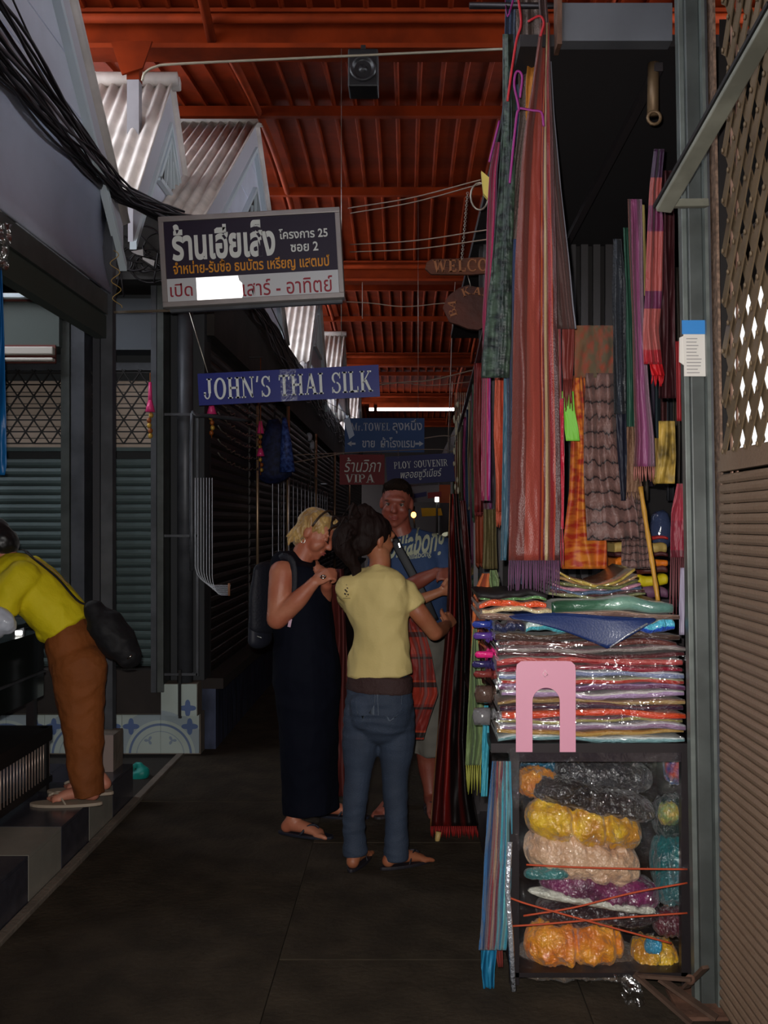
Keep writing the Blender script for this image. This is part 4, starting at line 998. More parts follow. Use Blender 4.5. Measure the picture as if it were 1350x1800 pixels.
bag(1050, 1598, 3.36, .20, .10, .040, sheen_cloth('dark_aubergine', (50,26,34)), 'dark aubergine bag above the amber ones', seed=5)
bag(1052, 1560, 3.32, .19, .09, .050, sheen_cloth('magenta_purple', (130,34,96), vcol=C(80,20,60)), 'magenta purple bag below the beige one', seed=6, ang=-.13)
bag(1040, 1583, 3.26, .20, .035, .014, sheen_cloth('white_cotton', (220,220,205), var=.1), 'thin white folded cloth lying across the purple bag', seed=7, ang=-.16, film=.2)
bag(1022, 1508, 3.32, .185, .09, .068, sheen_cloth('beige_cloth', (236,200,166), vcol=C(206,164,130), var=.2), 'pale beige bag in the middle of the cabinet', seed=8, ang=-.18)
bag(960, 1536, 3.24, .07, .03, .014, sheen_cloth('teal_strip', (60,130,130)), 'small teal strip of cloth under the beige bag', seed=9, film=0)
bag(1024, 1450, 3.31, .185, .085, .058, sheen_cloth('lemon_gold', (244,200,30), vcol=C(200,136,14)), 'golden yellow bag tied with red thread above the beige one', seed=10, waist=(-.2,.35), ang=-.14)
bag(1040, 1405, 3.34, .20, .09, .042, sheen_cloth('black_cloth_bag', (36,26,26)), 'black bag slanting over the golden yellow one', seed=12, ang=-.2)
bag(945, 1378, 3.36, .07, .06, .040, sheen_cloth('saffron', (226,150,20), vcol=C(180,90,10)), 'saffron bag at the top left of the cabinet', seed=13, ang=-.1)
bag(1060, 1362, 3.40, .16, .07, .045, sheen_cloth('charcoal_bag', (54,54,60)), 'charcoal bag at the top of the cabinet', seed=14, ang=-.08)
bag(965, 1345, 3.46, .10, .05, .030, sheen_cloth('petrol_blue', (10,90,120)), 'petrol blue cloth in the upper left back of the cabinet', seed=15, film=0)
bag(1190, 1520, 3.42, .085, .09, .085, sheen_cloth('teal_dark', (14,84,94), vcol=C(20,120,120)), 'dark teal bag behind the beige one at the right', seed=16)
bag(1190, 1560, 3.36, .07, .07, .050, sheen_cloth('teal_mid', (30,110,116)), 'teal bag lower right beside the purple one', seed=17)
bag(1190, 1440, 3.44, .08, .08, .06, sheen_cloth('deep_green_bag', (20,54,52)), 'deep green bag at the right below the crumpled plastic', seed=18)
bag(1175, 1432, 3.30, .032, .03, .030, sheen_cloth('green_yellow_bit', (70,150,90), vcol=C(200,170,60), var=.9, vs=30), 'small green and yellow patterned bag peeping out at the right', seed=19)
bag(1192, 1352, 3.38, .045, .05, .045, sheen_cloth('orange_blue_bit', (214,84,40), vcol=C(40,90,170), var=.9, vs=24), 'small orange and blue patterned bag in the top right of the cabinet', seed=20)
bag(1180, 1622, 3.33, .06, .06, .035, sheen_cloth('wine_bag', (96,24,44)), 'wine red bag at the lower right with glinting plastic', seed=21)
bag(1195, 1595, 3.40, .05, .05, .02, sheen_cloth('ochre_bit', (180,110,40)), 'narrow ochre bag end right of the purple one', seed=22, film=0)
# crumpled clear plastic hanging over the cabinet front
def crump(name, l, r, t, b, Y, amp, label, seed, m=fm2):
    mb = MB(); mb.grid(lambda u, v: P(lerp(l, r, u)+4*math.sin(v*9+seed), lerp(t, b, v)+4*math.sin(u*8+seed), Y)+Vector((0, amp*mnoise.noise(Vector((u*4+seed, v*4, seed)))+amp*.5*mnoise.noise(Vector((u*12, v*12+seed, 1))), 0)), 40, 40)
    tag(mb.build(name, m), label, 'plastic sheet')
crump('plastic_cover', 905, 1208, 1330, 1706, 3.195, .025, 'big crumpled clear plastic sheet across the open front of the cabinet', 3)
crump('plastic_cover', 1090, 1208, 1335, 1450, 3.21, .05, 'crumpled clear plastic bunched in the top right of the cabinet', 8)
crump('plastic_cover', 862, 925, 1318, 1420, 3.17, .03, 'twist of clear plastic at the upper left corner of the cabinet', 5)
for q, (l, r_, t, b) in enumerate(((1080, 1130, 1715, 1800),)):
    mb = MB(); mb.grid(lambda u, v: P(lerp(1078, 1120, u)+v*34*(1-.3*u), lerp(1712, 1795, v), 3.1)+Vector((0, .05*mnoise.noise(Vector((u*3, v*4, 2))), 0)), 10, 16)
    tag(mb.build('plastic_scrap', film_mat('bright_film', .5, .15, 14)), 'pointed scrap of shiny plastic trailing on the ground below the cabinet', 'plastic')
# red cords
cord = mat('red_cord', C(180,70,36), .7)
for i, (pts, lb) in enumerate((([(925,1520,3.19),(1000,1524,3.175),(1100,1527,3.17),(1208,1528,3.19)], 'upper red cord stretched straight across the beige bag'),
     ([(900,1628,3.18),(960,1624,3.17),(1080,1614,3.165),(1208,1605,3.18)], 'lowest red cord over the amber bags'),
     ([(895,1578,3.17),(930,1590,3.165),(1030,1618,3.16),(1130,1645,3.165),(1180,1658,3.18)], 'red cord slanting down from the left corner'),
     ([(920,1610,3.175),(1010,1595,3.16),(1110,1570,3.16),(1208,1552,3.18)], 'red cord slanting up across the purple bag'))):
    tag(MB().tube(smooth_path([P(*p) for p in pts], 6), .0032, 6).build('red_string', cord), lb, 'string', 'red cords across the cabinet')
# bent rusty brackets on the ground
br = empty('rusty_bracket', P(1150, 1760, 3.05), 'rusty folded steel bracket lying at the foot of the post', 'bracket')
for a, b, w_ in (((1115,1712),(1215,1800),.02), ((1205,1735),(1240,1700),.022), ((1160,1720),(1260,1790),.03), ((1120,1715),(1215,1722),.014)):
    MB().bar(P(*a, 3.08), P(*b, 2.98), w_, .01).build('arm', mat('rusty_brown', C(92,68,54), .8, var=.4, vscale=20), br)
MB().tube([P(1213,1722,3.0), P(1213,1722,3.06)], .015, 12).build('pivot', rust, br)
c_ = lambda *a: C(*[v*.84 for v in a])
# ================================================================ HANGING SCARVES AND OTHER CLOTHS
def scarf(name, label, cat, group, Y, outline, m, folds=4, amp=.02, dY=0, fringe=0, fm=None, nu=40, nv=60, hem=None, seed=0, twist=0, solid=.003, sway=0, bow=0):
    "outline: (left px, right px, y px) from top to bottom; the cloth hangs at distance Y with folds of depth amp"
    tab = [(o[2],)+tuple(o[:2]) for o in outline]; y0, y1 = tab[0][0], tab[-1][0]
    # smooth the outline
    def fn(u, v):
        py = lerp(y0, y1, v); l, r = interp(tab, py)
        e = .5*((y1-y0)/40)
        l2, r2 = interp(tab, py-e); l3, r3 = interp(tab, py+e); l = (l+l2+l3)/3; r = (r+r2+r3)/3
        ph = seed*1.3+twist*v
        x = lerp(l, r, u)+ (3*math.sin(v*7+seed) if sway else 0)
        nz = mnoise.noise(Vector((u*2.2+seed, v*1.6, seed*.7)))
        yy = Y + dY*v + amp*.75*math.sin(TAU*folds*(u+.35*nz)+ph+.8*math.sin(v*4+seed)) + amp*.9*mnoise.noise(Vector((u*folds*2.1+seed*2, v*2.6, 3.1))) + amp*.25*mnoise.noise(Vector((u*9, v*22+seed, 1))) - bow*math.sin(PI*v)
        return P(x, py, yy)
    mb = MB(); mb.grid(fn, nu, nv); o = mb.build(name, m, None, solid=solid)
    tag(o, label, cat, group)
    if fringe:
        f = MB(); n = max(8, int(abs(interp(tab, y1)[1]-interp(tab, y1)[0])/3.2)); rg = random.Random(seed)
        for k in range(n):
            p = fn((k+.5)/n, 1); L_ = fringe*rg.uniform(.8, 1.1)/1750*Y; dx = rg.uniform(-.006, .006)
            f.tube([p, p+Vector((dx*.5, rg.uniform(-.004,.004), -L_*.5)), p+Vector((dx, rg.uniform(-.006,.006), -L_))], [.0022*Y/3.3, .0030*Y/3.3, .0012], 4)
        fo_ = f.build('fringe', fm or m, o); tag(fo_, kind='stuff')
    return o
G1 = 'scarves hanging at the corner of the stall'
rose = ramp_mat('rose_brown_silk', [(0, c_(132,64,54)), (.14, c_(118,50,42)), (.30, c_(176,76,62)), (.46, c_(168,68,56)), (.58, c_(120,24,30)), (.62, c_(190,80,30)), (.655, c_(110,22,30)), (.70, c_(196,170,124)), (.76, c_(120,76,54)), (.80, c_(150,30,38)), (.87, c_(180,66,44)), (.90, c_(84,42,42))], rough=.42, bump=.25, bscale=(50, 260), sheen=.12)
dkrose = ramp_mat('shot_brown_silk', [(0, c_(74,46,42)), (.5, c_(96,60,56)), (.93, c_(80,50,48)), (.97, c_(150,150,164))], rough=.5, bump=.3, bscale=(50, 260), sheen=.12)
teal_shot = ramp_mat('green_slate_shot', [(0, c_(40,62,56)), (.3, c_(84,104,84)), (.6, c_(34,52,48)), (1, c_(70,90,70))], rough=.5, const=False, bump=.6, bscale=(3, 60), sheen=.05, weave=((1.6, 38, 1), c_(22,30,30)))
slate = ramp_mat('slate_blue_stripe', [(0, c_(40,60,96)), (.35, c_(70,84,110)), (.6, c_(28,56,110)), (.85, c_(30,44,60)), (.95, c_(130,150,180))], rough=.4, bump=.4, bscale=(60, 500))
greyweave = mat('grey_taupe_weave', C(112,96,90), .7, bump=.8, bscale=160)
mustard = mat('mustard_cotton', C(176,110,34), .7, bump=.4, bscale=90)
magenta = ramp_mat('magenta_silk', [(0, c_(150,20,70)), (.5, c_(190,24,90)), (.8, c_(150,20,130))], rough=.4)
scarf('scarf', 'slate blue scarf with dark stripes hanging behind the green shot one', 'scarf', G1, 3.62, [(890,932,-40),(886,930,100),(880,925,300),(884,912,500),(892,914,700),(893,916,900),(896,918,1010)], slate, 3, .012, seed=1, fringe=30)
scarf('scarf', 'dark green and slate shot silk scarf ending in a straight hem at the left', 'scarf', G1, 3.50, [(884,902,60),(884,906,200),(876,905,330),(866,900,450),(850,898,600),(846,894,664)], teal_shot, .5, .022, seed=2, bow=.0)
scarf('scarf', 'magenta scarf edge hanging left of the green shot silk', 'scarf', G1, 3.62, [(872,880,250),(861,874,300),(856,872,390),(855,868,450),(848,866,560),(850,862,640),(846,862,760),(846,862,880)], magenta, 1.5, .012, seed=3)
scarf('scarf', 'grey taupe scarf at the top between the mustard and the brown ones', 'scarf', G1, 3.55, [(905,960,-60),(908,958,60),(914,952,200),(900,924,330),(888,914,420)], greyweave, 2.5, .014, seed=4, nv=30)
scarf('scarf', 'mustard cloth narrowing to a point near the pink tapes', 'scarf', G1, 3.49, [(930,958,70),(925,958,140),(924,952,200),(927,944,235),(932,934,258)], mustard, 1.5, .008, seed=5, nv=30)
scarf('scarf', 'dark brown shot silk scarf with a thin silver selvedge, right of the striped rose one', 'scarf', G1, 3.44, [(944,956,-60),(950,966,60),(952,974,200),(955,985,320),(962,1000,450),(965,1008,540),(966,1013,578)], dkrose, 2, .012, seed=6, nv=50)
scarf('scarf', 'long rose brown silk scarf with gold and red edge stripes and purple fringe', 'scarf', G1, 3.34, [(950,966,40),(936,968,150),(922,972,235),(914,974,320),(906,978,450),(902,980,600),(900,984,750),(896,986,880),(894,984,985)], rose, 1.3, .022, seed=7, fringe=62, fm=ramp_mat('purple_fringe', [(0, c_(110,50,100)), (.5, c_(150,60,70))], rough=.6), nu=60, nv=70)
scarf('scarf', 'crimson scarf folded behind the lower end of the long rose one', 'scarf', G1, 3.42, [(956,990,700),(950,992,800),(950,990,930)], mat('crimson_silk', C(190,24,56), .4, bump=.3, bscale=90, sheen=.4), 2, .015, seed=8, fringe=70, nv=30)
scarf('scarf', 'gold brown scarf with a long knotted fringe beside the lime packet', 'scarf', G1, 3.47, [(966,978,330),(968,984,500),(970,986,640),(972,988,760)], ramp_mat('gold_brown_silk', [(0, c_(190,150,100)), (.4, c_(150,96,70)), (.8, c_(140,40,50))], rough=.4), 1.2, .008, seed=9, fringe=90)
scarf('scarf', 'red brown scarf with a tasselled end right above the lime packet', 'scarf', G1, 3.50, [(988,1010,560),(988,1008,640),(990,1006,668)], mat('red_brown_silk', C(120,50,44), .5), 1.5, .006, seed=10, fringe=50, nv=20)
scarf('scarf', 'orange scarf hanging low with a fringe at the left edge of the group', 'scarf', G1, 4.15, [(872,892,583),(868,890,760),(872,890,850),(872,886,900)], mat('coral_orange', C(190,84,58), .6, bump=.4, bscale=60), 1.5, .015, seed=11, fringe=28)
scarf('scarf', 'maroon and purple scarf behind the orange one at the left', 'scarf', G1, 4.3, [(848,874,595),(846,870,720),(848,872,830),(850,870,895)], ramp_mat('maroon_purple', [(0, c_(90,24,40)), (.4, c_(110,30,90)), (.7, c_(50,30,40))], rough=.5), 2, .015, seed=12)
scarf('scarf', 'olive brown scarf hanging below the purple one', 'scarf', G1, 4.35, [(850,872,598),(850,872,950),(848,874,1000)], mat('olive_brown', C(96,84,50), .7, bump=.5, bscale=60), 2, .015, seed=13)
scarf('scarf', 'teal blue scarf tail reaching down left of the rose silk', 'scarf', G1, 3.66, [(886,900,660),(884,898,780),(882,894,900),(880,890,985)], mat('teal_tail', C(40,84,104), .45, sheen=.4), 1, .006, seed=14)
lime = mat('lime_green', C(124,200,66), .6)
scarf('lime_cloth', 'bright lime green cloth scrap in front of the orange batik', 'cloth', None, 3.58, [(986,1008,688),(988,1010,720),(992,1016,750),(995,1019,775)], lime, 1, .004, seed=15, nv=16)
# pink tapes tied round the scarves
tape_m = mat('pink_tape', C(150,44,124), .5); tape_r = mat('red_tape', C(190,40,50), .5)
for pts, m, lb in (([(914,172),(918,134),(908,126),(904,150),(912,190),(908,205),(898,300),(896,322)], tape_m, 'long bright pink tape looped over the top of the scarves'),
    ([(914,190),(936,194),(952,198),(956,222)], tape_m, 'short pink tape tied across the mustard cloth'),
    ([(888,0),(892,28),(900,8),(906,-20)], tape_m, 'pink tape at the very top of the scarves'),
    ([(910,-10),(916,40),(908,70),(900,120),(892,178)], tape_r, 'red tape running down over the slate scarf'),
    ([(928,38),(948,28),(956,40),(950,64)], tape_r, 'red tape knotted across the top of the brown scarves'),
    ([(878,212),(866,260),(860,285)], tape_m, 'magenta tape stretched to the yellow clip')):
    tag(MB().tube(smooth_path([P(x, y, 3.30 if x > 890 else 3.6) for x, y in pts], 5), .0042, 6, ratio=.45).build('tape', m), lb, 'tape', 'tapes tying the scarves')
# rail the scarves hang from
rl = MB().tube([(.22, 3.5, 3.32), (.56, 3.5, 3.32), (.56, 3.5, 3.14)], .012, 8); tag(rl.build('hanging_rail', fm), 'dark rail above the frame edge from which the corner scarves hang', 'rail')
# batik group
G2 = 'cloths hung inside the stall'
batik = ramp_mat('orange_batik', [(0, c_(226,116,28)), (.5, c_(244,148,44)), (1, c_(226,106,24))], rough=.6, const=False, weave=((2.2, 26, 1), c_(190,44,14)), bump=.3, bscale=(6, 40), sheen=.05)
batik2 = ramp_mat('olive_gold_batik', [(0, c_(190,110,50)), (.35, c_(140,114,70)), (1, c_(120,100,66))], rough=.55, const=False, weave=((5, 4, 1), c_(206,84,40)), bump=.8, bscale=(120, 120))
scarf('batik_cloth', 'orange batik cloth with wavy red marks behind the rose scarf', 'cloth', G2, 3.72, [(1006,1030,660),(1004,1042,760),(1000,1050,870),(990,1066,950),(988,1068,1000)], batik, 2.5, .018, seed=21)
scarf('batik_cloth', 'olive and gold patterned batik folded at the top of the orange one', 'cloth', G2, 3.70, [(1008,1078,572),(1010,1078,660),(1010,1076,664)], batik2, 2, .008, seed=22, nv=20)
taupe = ramp_mat('wrinkled_taupe', [(0, c_(128,92,86)), (.45, c_(150,110,102)), (.80, c_(120,86,80)), (.86, c_(40,24,26)), (.93, c_(44,26,28)), (.97, c_(128,92,86))], axis='y', repeat=11, warp=.10, rough=.55, const=False, bump=.5, bscale=(16, 40), sheen=.1)
scarf('crinkled_cloth', 'crinkled taupe shawl with rows of gathered knots hanging beside the batik', 'cloth', G2, 3.68, [(1030,1082,656),(1026,1084,760),(1026,1100,830),(1030,1120,900),(1032,1124,950)], taupe, 1.6, .022, seed=23)
scarf('crinkled_cloth', 'lower gathered taupe shawl behind the bamboo pole', 'cloth', G2, 3.74, [(1090,1130,860),(1094,1138,930),(1092,1146,1000)], taupe, 2, .02, seed=24, nv=30)
G3 = 'scarves hanging at the right inside the stall'
blk = ramp_mat('black_silver_silk', [(0, c_(24,26,32)), (.45, c_(60,66,76)), (.8, c_(28,30,36)), (1, c_(40,44,50))], rough=.45, const=False, bump=.5, bscale=(4, 60), sheen=.05)
scarf('scarf', 'black and silver scarf hanging beside the crinkled taupe shawl', 'scarf', G3, 3.60, [(1078,1092,420),(1076,1100,500),(1078,1100,600),(1080,1100,728)], blk, 1.5, .01, seed=25)
scarf('scarf', 'plain dark navy scarf end below the black and silver one', 'scarf', G3, 3.63, [(1082,1100,715),(1086,1102,800),(1092,1100,880)], mat('navy_dark', C(26,28,44), .6), 1, .008, seed=26)
scarf('scarf', 'bottle green scarf between the black one and the pink one', 'scarf', G3, 3.70, [(1096,1106,400),(1100,1112,520),(1102,1118,640),(1102,1120,755)], mat('bottle_green', C(44,84,68), .5), 1, .01, seed=27)
scarf('scarf', 'tan scarf with a ragged hem below the bottle green one', 'scarf', G3, 3.66, [(1102,1120,750),(1098,1124,820),(1096,1130,865)], mat('tan_cotton', C(134,100,78), .7, bump=.5, bscale=60), 1.5, .01, seed=28, fringe=14)
pinkm = ramp_mat('mauve_pink_silk', [(0, c_(124,76,68)), (.3, c_(150,64,112)), (.6, c_(172,90,142)), (.85, c_(150,112,130))], rough=.42, const=False, bump=.2, bscale=(30, 200), sheen=.12)
scarf('scarf', 'mauve pink scarf widening towards its frayed lower end, in front of the bamboo pole', 'scarf', G3, 3.58, [(1104,1128,350),(1106,1130,430),(1112,1132,560),(1114,1142,700),(1116,1150,770),(1114,1152,820)], pinkm, 2, .014, seed=29, fringe=26, fm=mat('pink_gold_fringe', C(176,110,100), .6))
scarf('scarf', 'olive yellow strip beside the mauve pink scarf at its top', 'scarf', G3, 3.64, [(1126,1133,360),(1128,1135,450),(1130,1136,520)], mat('olive_yellow', C(170,150,90), .6), 1, .004, seed=30, nv=20)
stripem = ramp_mat('salmon_purple_bands', [(0, c_(60,20,60)), (.13, c_(180,80,74)), (.26, c_(120,36,80)), (.38, c_(190,86,80)), (.66, c_(120,40,84)), (.74, c_(196,96,90)), (.93, c_(190,24,40))], axis='y', rough=.38, bump=.2, bscale=(40, 200), sheen=.1)
scarf('scarf', 'salmon scarf with bands of purple stripes and a red lower end at the right', 'scarf', G3, 3.40, [(1150,1168,262),(1142,1162,330),(1138,1166,400),(1134,1164,520),(1130,1158,580),(1132,1164,640)], stripem, 1.6, .012, seed=31)
scarf('scarf', 'red tassel end below the salmon striped scarf', 'scarf', G3, 3.42, [(1138,1160,622),(1146,1168,660)], mat('red_tassel', C(196,20,30), .6), 1.5, .01, seed=32, fringe=18, nv=12)
scarf('scarf', 'dark maroon scarf behind the salmon striped one', 'scarf', G3, 3.52, [(1160,1184,300),(1160,1186,500),(1158,1188,700)], mat('dark_maroon_cloth', C(60,16,22), .6), 2, .015, seed=33)
scarf('scarf', 'narrow red scarf beside the post below the notice', 'scarf', G3, 3.30, [(1188,1196,600),(1190,1196,700),(1190,1198,740)], mat('narrow_red', C(140,24,30), .6), 1, .004, seed=34, nv=20)
scarf('scarf', 'yellow and black patterned scarf end beside the post', 'scarf', G3, 3.48, [(1158,1186,740),(1158,1188,800),(1152,1186,850)], mat('yellow_black_print', C(196,160,70), .6, var=.95, vscale=12), 1.5, .01, seed=35, nv=30)
scarf('scarf', 'olive gold ragged scarf end right of the mauve pink one', 'scarf', G3, 3.62, [(1146,1158,770),(1146,1164,840)], mat('olive_gold', C(150,120,60), .6), 1, .008, seed=36, nv=20, fringe=12)
scarf('scarf', 'crimson scarf with a pale lower end hanging just left of the post', 'scarf', G3, 3.26, [(1190,1200,850),(1180,1202,900),(1178,1204,980)], ramp_mat('crimson_crossed', [(0, c_(170,40,60)), (.5, c_(150,24,50)), (.9, c_(110,24,40))], axis='y', rough=.45), 1.2, .006, seed=37, fringe=120, fm=mat('dusky_fringe', C(110,60,64), .6))
scarf('pale_cloth', 'pale grey lilac strip standing against the post at shelf height', 'cloth', G3, 3.24, [(1196,1204,998),(1194,1203,1060),(1194,1203,1116)], mat('pale_lilac', C(150,140,160), .5), 1, .003, seed=38, nv=20)
# bamboo pole
bp = MB(); pts = [P(lerp(1126, 1157, t), lerp(856, 1058, t), 3.5-.1*t) for t in [k/14 for k in range(15)]]
bp.tube(pts, [.0078 if k % 3 else .0095 for k in range(15)], 8); tag(bp.build('bamboo_pole', mat('bamboo', C(206,150,60), .4, var=.25, vscale=20)), 'thin yellow bamboo pole leaning at the back of the stacked shawls', 'pole')
# shelf behind with folded cloths (right of the pole)
sf = empty('back_shelf', (.8, 4.3, 0), 'dark shelf with a few folded cloths behind the bamboo pole', 'shelf')
zb = P(0, 1052, 4.0).z
MB().span(.80, 1.10, 3.95, 4.3, zb-.03, zb).build('board', fm, sf); MB().span(.80, .82, 3.95, 4.3, 0, zb-.03).build('side', fm, sf); MB().span(1.08, 1.10, 3.95, 4.3, 0, zb-.03).build('side', fm, sf)
z = zb
for nm, col, h, lb in (('plum_mix',(110,70,96),.05,'plum patterned'),('bright_yellow',(220,196,20),.045,'bright yellow'),('dark_red_brown',(80,30,24),.03,'dark red brown'),('vivid_orange',(230,120,20),.032,'vivid orange'),('maroon_b',(70,20,24),.02,'maroon'),('straw',(190,160,90),.045,'straw coloured'),('red_line',(170,30,30),.014,'thin red')):
    tag(folded(.83, 1.04, 3.97, 4.2, z+.001, h, mat('cloth_'+nm, C(*col), .6, bump=.4, bscale=30), seed=len(nm)), '%s folded cloth on the shelf behind the bamboo pole' % lb, 'cloth', 'folded cloths on the back shelf'); z += h+.002
b_ = MB(); b_.tube([P(1160, 962, 4.05), P(1160, 950, 4.05), P(1162, 925, 4.05), P(1160, 905, 4.05), P(1158, 898, 4.05)], [.035, .045, .045, .035, .02], 14)
tag(b_.build('glass_jar', mat('blue_glassy', C(56,66,96), .1, coat=1, bump=.8, bscale=20)), 'small bluish plastic-wrapped jar on the folded cloths behind the pole', 'jar')
# garment tags and hooks deep in the stall: dark hanging cloth rows
random.seed(12)
for k in range(10):
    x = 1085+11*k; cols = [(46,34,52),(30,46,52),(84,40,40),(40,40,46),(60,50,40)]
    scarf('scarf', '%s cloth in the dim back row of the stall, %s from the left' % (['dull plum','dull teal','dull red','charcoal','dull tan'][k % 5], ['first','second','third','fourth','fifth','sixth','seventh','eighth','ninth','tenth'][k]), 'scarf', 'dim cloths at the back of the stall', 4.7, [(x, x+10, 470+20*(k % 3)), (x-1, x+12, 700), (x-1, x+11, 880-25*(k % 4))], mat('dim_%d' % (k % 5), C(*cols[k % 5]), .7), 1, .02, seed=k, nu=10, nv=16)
# left flank of the table: cloths hanging down towards the passage
G4 = 'cloths hanging down the left side of the table'
orm = ramp_mat('orange_gauze', [(0, c_(226,116,50)), (.5, c_(206,90,40)), (1, c_(226,140,70))], rough=.7, const=False, bump=.4, bscale=(24, 6), sheen=.05)
grm = ramp_mat('green_gauze', [(0, c_(130,150,92)), (.5, c_(104,130,80)), (1, c_(146,164,108))], rough=.7, const=False, bump=.5, bscale=(14, 12), sheen=.05)
scarf('scarf', 'orange gauze scarf bunched at the left top corner of the table', 'scarf', G4, 3.60, [(848,864,1008),(838,866,1030),(832,866,1050),(830,850,1100),(828,836,1150),(826,832,1190)], orm, 2, .02, seed=51)
scarf('scarf', 'pale green gauze scarf tuft beside the orange one', 'scarf', G4, 3.58, [(862,872,1002),(860,878,1020),(864,876,1042)], grm, 1.5, .01, seed=52, nv=16)
scarf('scarf', 'long pale green gauze scarf hanging down the left side of the table with a fringe', 'scarf', G4, 3.50, [(832,838,1105),(828,842,1160),(824,850,1230),(820,852,1300),(818,846,1345)], grm, 2, .02, seed=53, fringe=48, fm=mat('yellow_green_fringe', C(150,150,60), .6))
scarf('scarf', 'teal blue scarf hanging beside the pale green one', 'scarf', G4, 3.36, [(852,858,1240),(848,860,1300),(846,856,1400)], mat('teal_blue_cloth', C(60,150,170), .5), 1, .008, seed=54)
tq = ramp_mat('turquoise_stripes', [(0, c_(40,110,170)), (.12, c_(20,60,110)), (.22, c_(150,50,60)), (.36, c_(190,150,120)), (.44, c_(120,40,60)), (.56, c_(60,180,200)), (.66, c_(30,120,160)), (.76, c_(110,210,220)), (.9, c_(50,160,190))], rough=.45, bump=.4, bscale=(60, 300), sheen=.3)
scarf('scarf', 'turquoise, blue and red striped scarf hanging to the ground at the front left corner', 'scarf', G4, 3.19, [(866,898,1338),(858,900,1420),(852,900,1500),(846,896,1620),(842,890,1670)], tq, 4, .02, seed=55, fringe=0)
scarf('scarf', 'torn blue end of cloth below the striped turquoise scarf', 'scarf', G4, 3.22, [(846,874,1655),(846,870,1700),(850,868,1738)], mat('teal_ragged', C(30,120,160), .55), 2, .012, seed=56, nv=16)
scarf('scarf', 'thin dark red strap beside the striped turquoise scarf', 'scarf', G4, 3.25, [(866,876,1560),(872,884,1680),(876,884,1700)], mat('wine_strip', C(120,50,44), .6), 1, .005, seed=57, nv=16)
# cloths along the stall further back (right edge of the passage)
G5 = 'cloths hung along the right side of the passage'
random.seed(21)
pal = [(150,30,30,'red'),(190,80,40,'rust orange'),(60,90,60,'dull green'),(110,40,80,'plum'),(160,140,110,'beige'),(40,70,110,'blue'),(170,40,110,'pink'),(120,110,90,'khaki'),(150,120,60,'ochre')]
spots = [(834,4.9,0,900),(836,5.2,0,990),(830,5.6,0,910),(828,6.0,0,985),(824,6.4,0,890),(820,6.9,0,975),(815,7.4,0,880),(811,8.0,0,960),(806,8.6,0,890),(803,9.1,0,940),(800,9.6,0,890),(798,10.0,0,930)]
for k, (x, Y, t, b) in enumerate(spots):
    cc = pal[k % 9]; wd = 60/Y*1.3; t = 920-.79*1750/Y
    scarf('scarf', '%s cloth hung at the right passage edge, %s' % (cc[3], ['nearest on the rail','second on the rail','third on the rail','fourth on the rail','fifth on the rail','sixth on the rail','seventh on the rail','eighth on the rail','ninth on the rail','tenth on the rail','eleventh on the rail','last on the rail'][k]), 'scarf', G5, Y,
          [(x, x+wd, t), (x-2, x+wd+1, (t+b)/2), (x, x+wd, b)], mat('passage_cloth_%d' % (k % 9), C(*[v*.7 for v in cc[:3]]), .6, bump=.4, bscale=30), 1.5, .03, seed=k, nu=14, nv=18, fringe=8)
rl2 = MB().bar((.315, 3.9, 2.30), (.345, 4.8, 2.30), .02).bar((.345, 4.8, 2.30), (.49, 10.2, 2.30), .02).bar((.46, 10.2, 0), (.46, 10.2, 2.3), .025).bar((.40, 5.78, 0), (.40, 5.78, 2.3), .025).bar((.32, 3.95, 2.3), (.42, 3.95, 3.1), .015); tag(rl2.build('cloth_rail', fm), 'dark rail carrying the row of cloths along the right side of the passage', 'rail')
# bead curtains / clusters of strands glinting far right
bd = empty('shell_mobile', P(815, 800, 8.6), 'cluster of pale dangling shells and beads at the right of the souvenir sign', 'mobile')
mb = MB(); random.seed(5)
for k in range(46):
    x = rnd(798, 838); y = rnd(700, 870); Y = 8.6+rnd(-.3, .3)
    mb.ball(P(x, y, Y), (.011, .011, rnd(.014, .04)), 6, 4)
for k in range(12):
    x = 800+3.2*k; mb.tube([P(x, 690, 8.6), P(x+rnd(-3, 3), 870, 8.6)], .003, 4)
tag(mb.build('strands', mat('shell_white', C(206,196,170), .35), bd), kind='stuff')
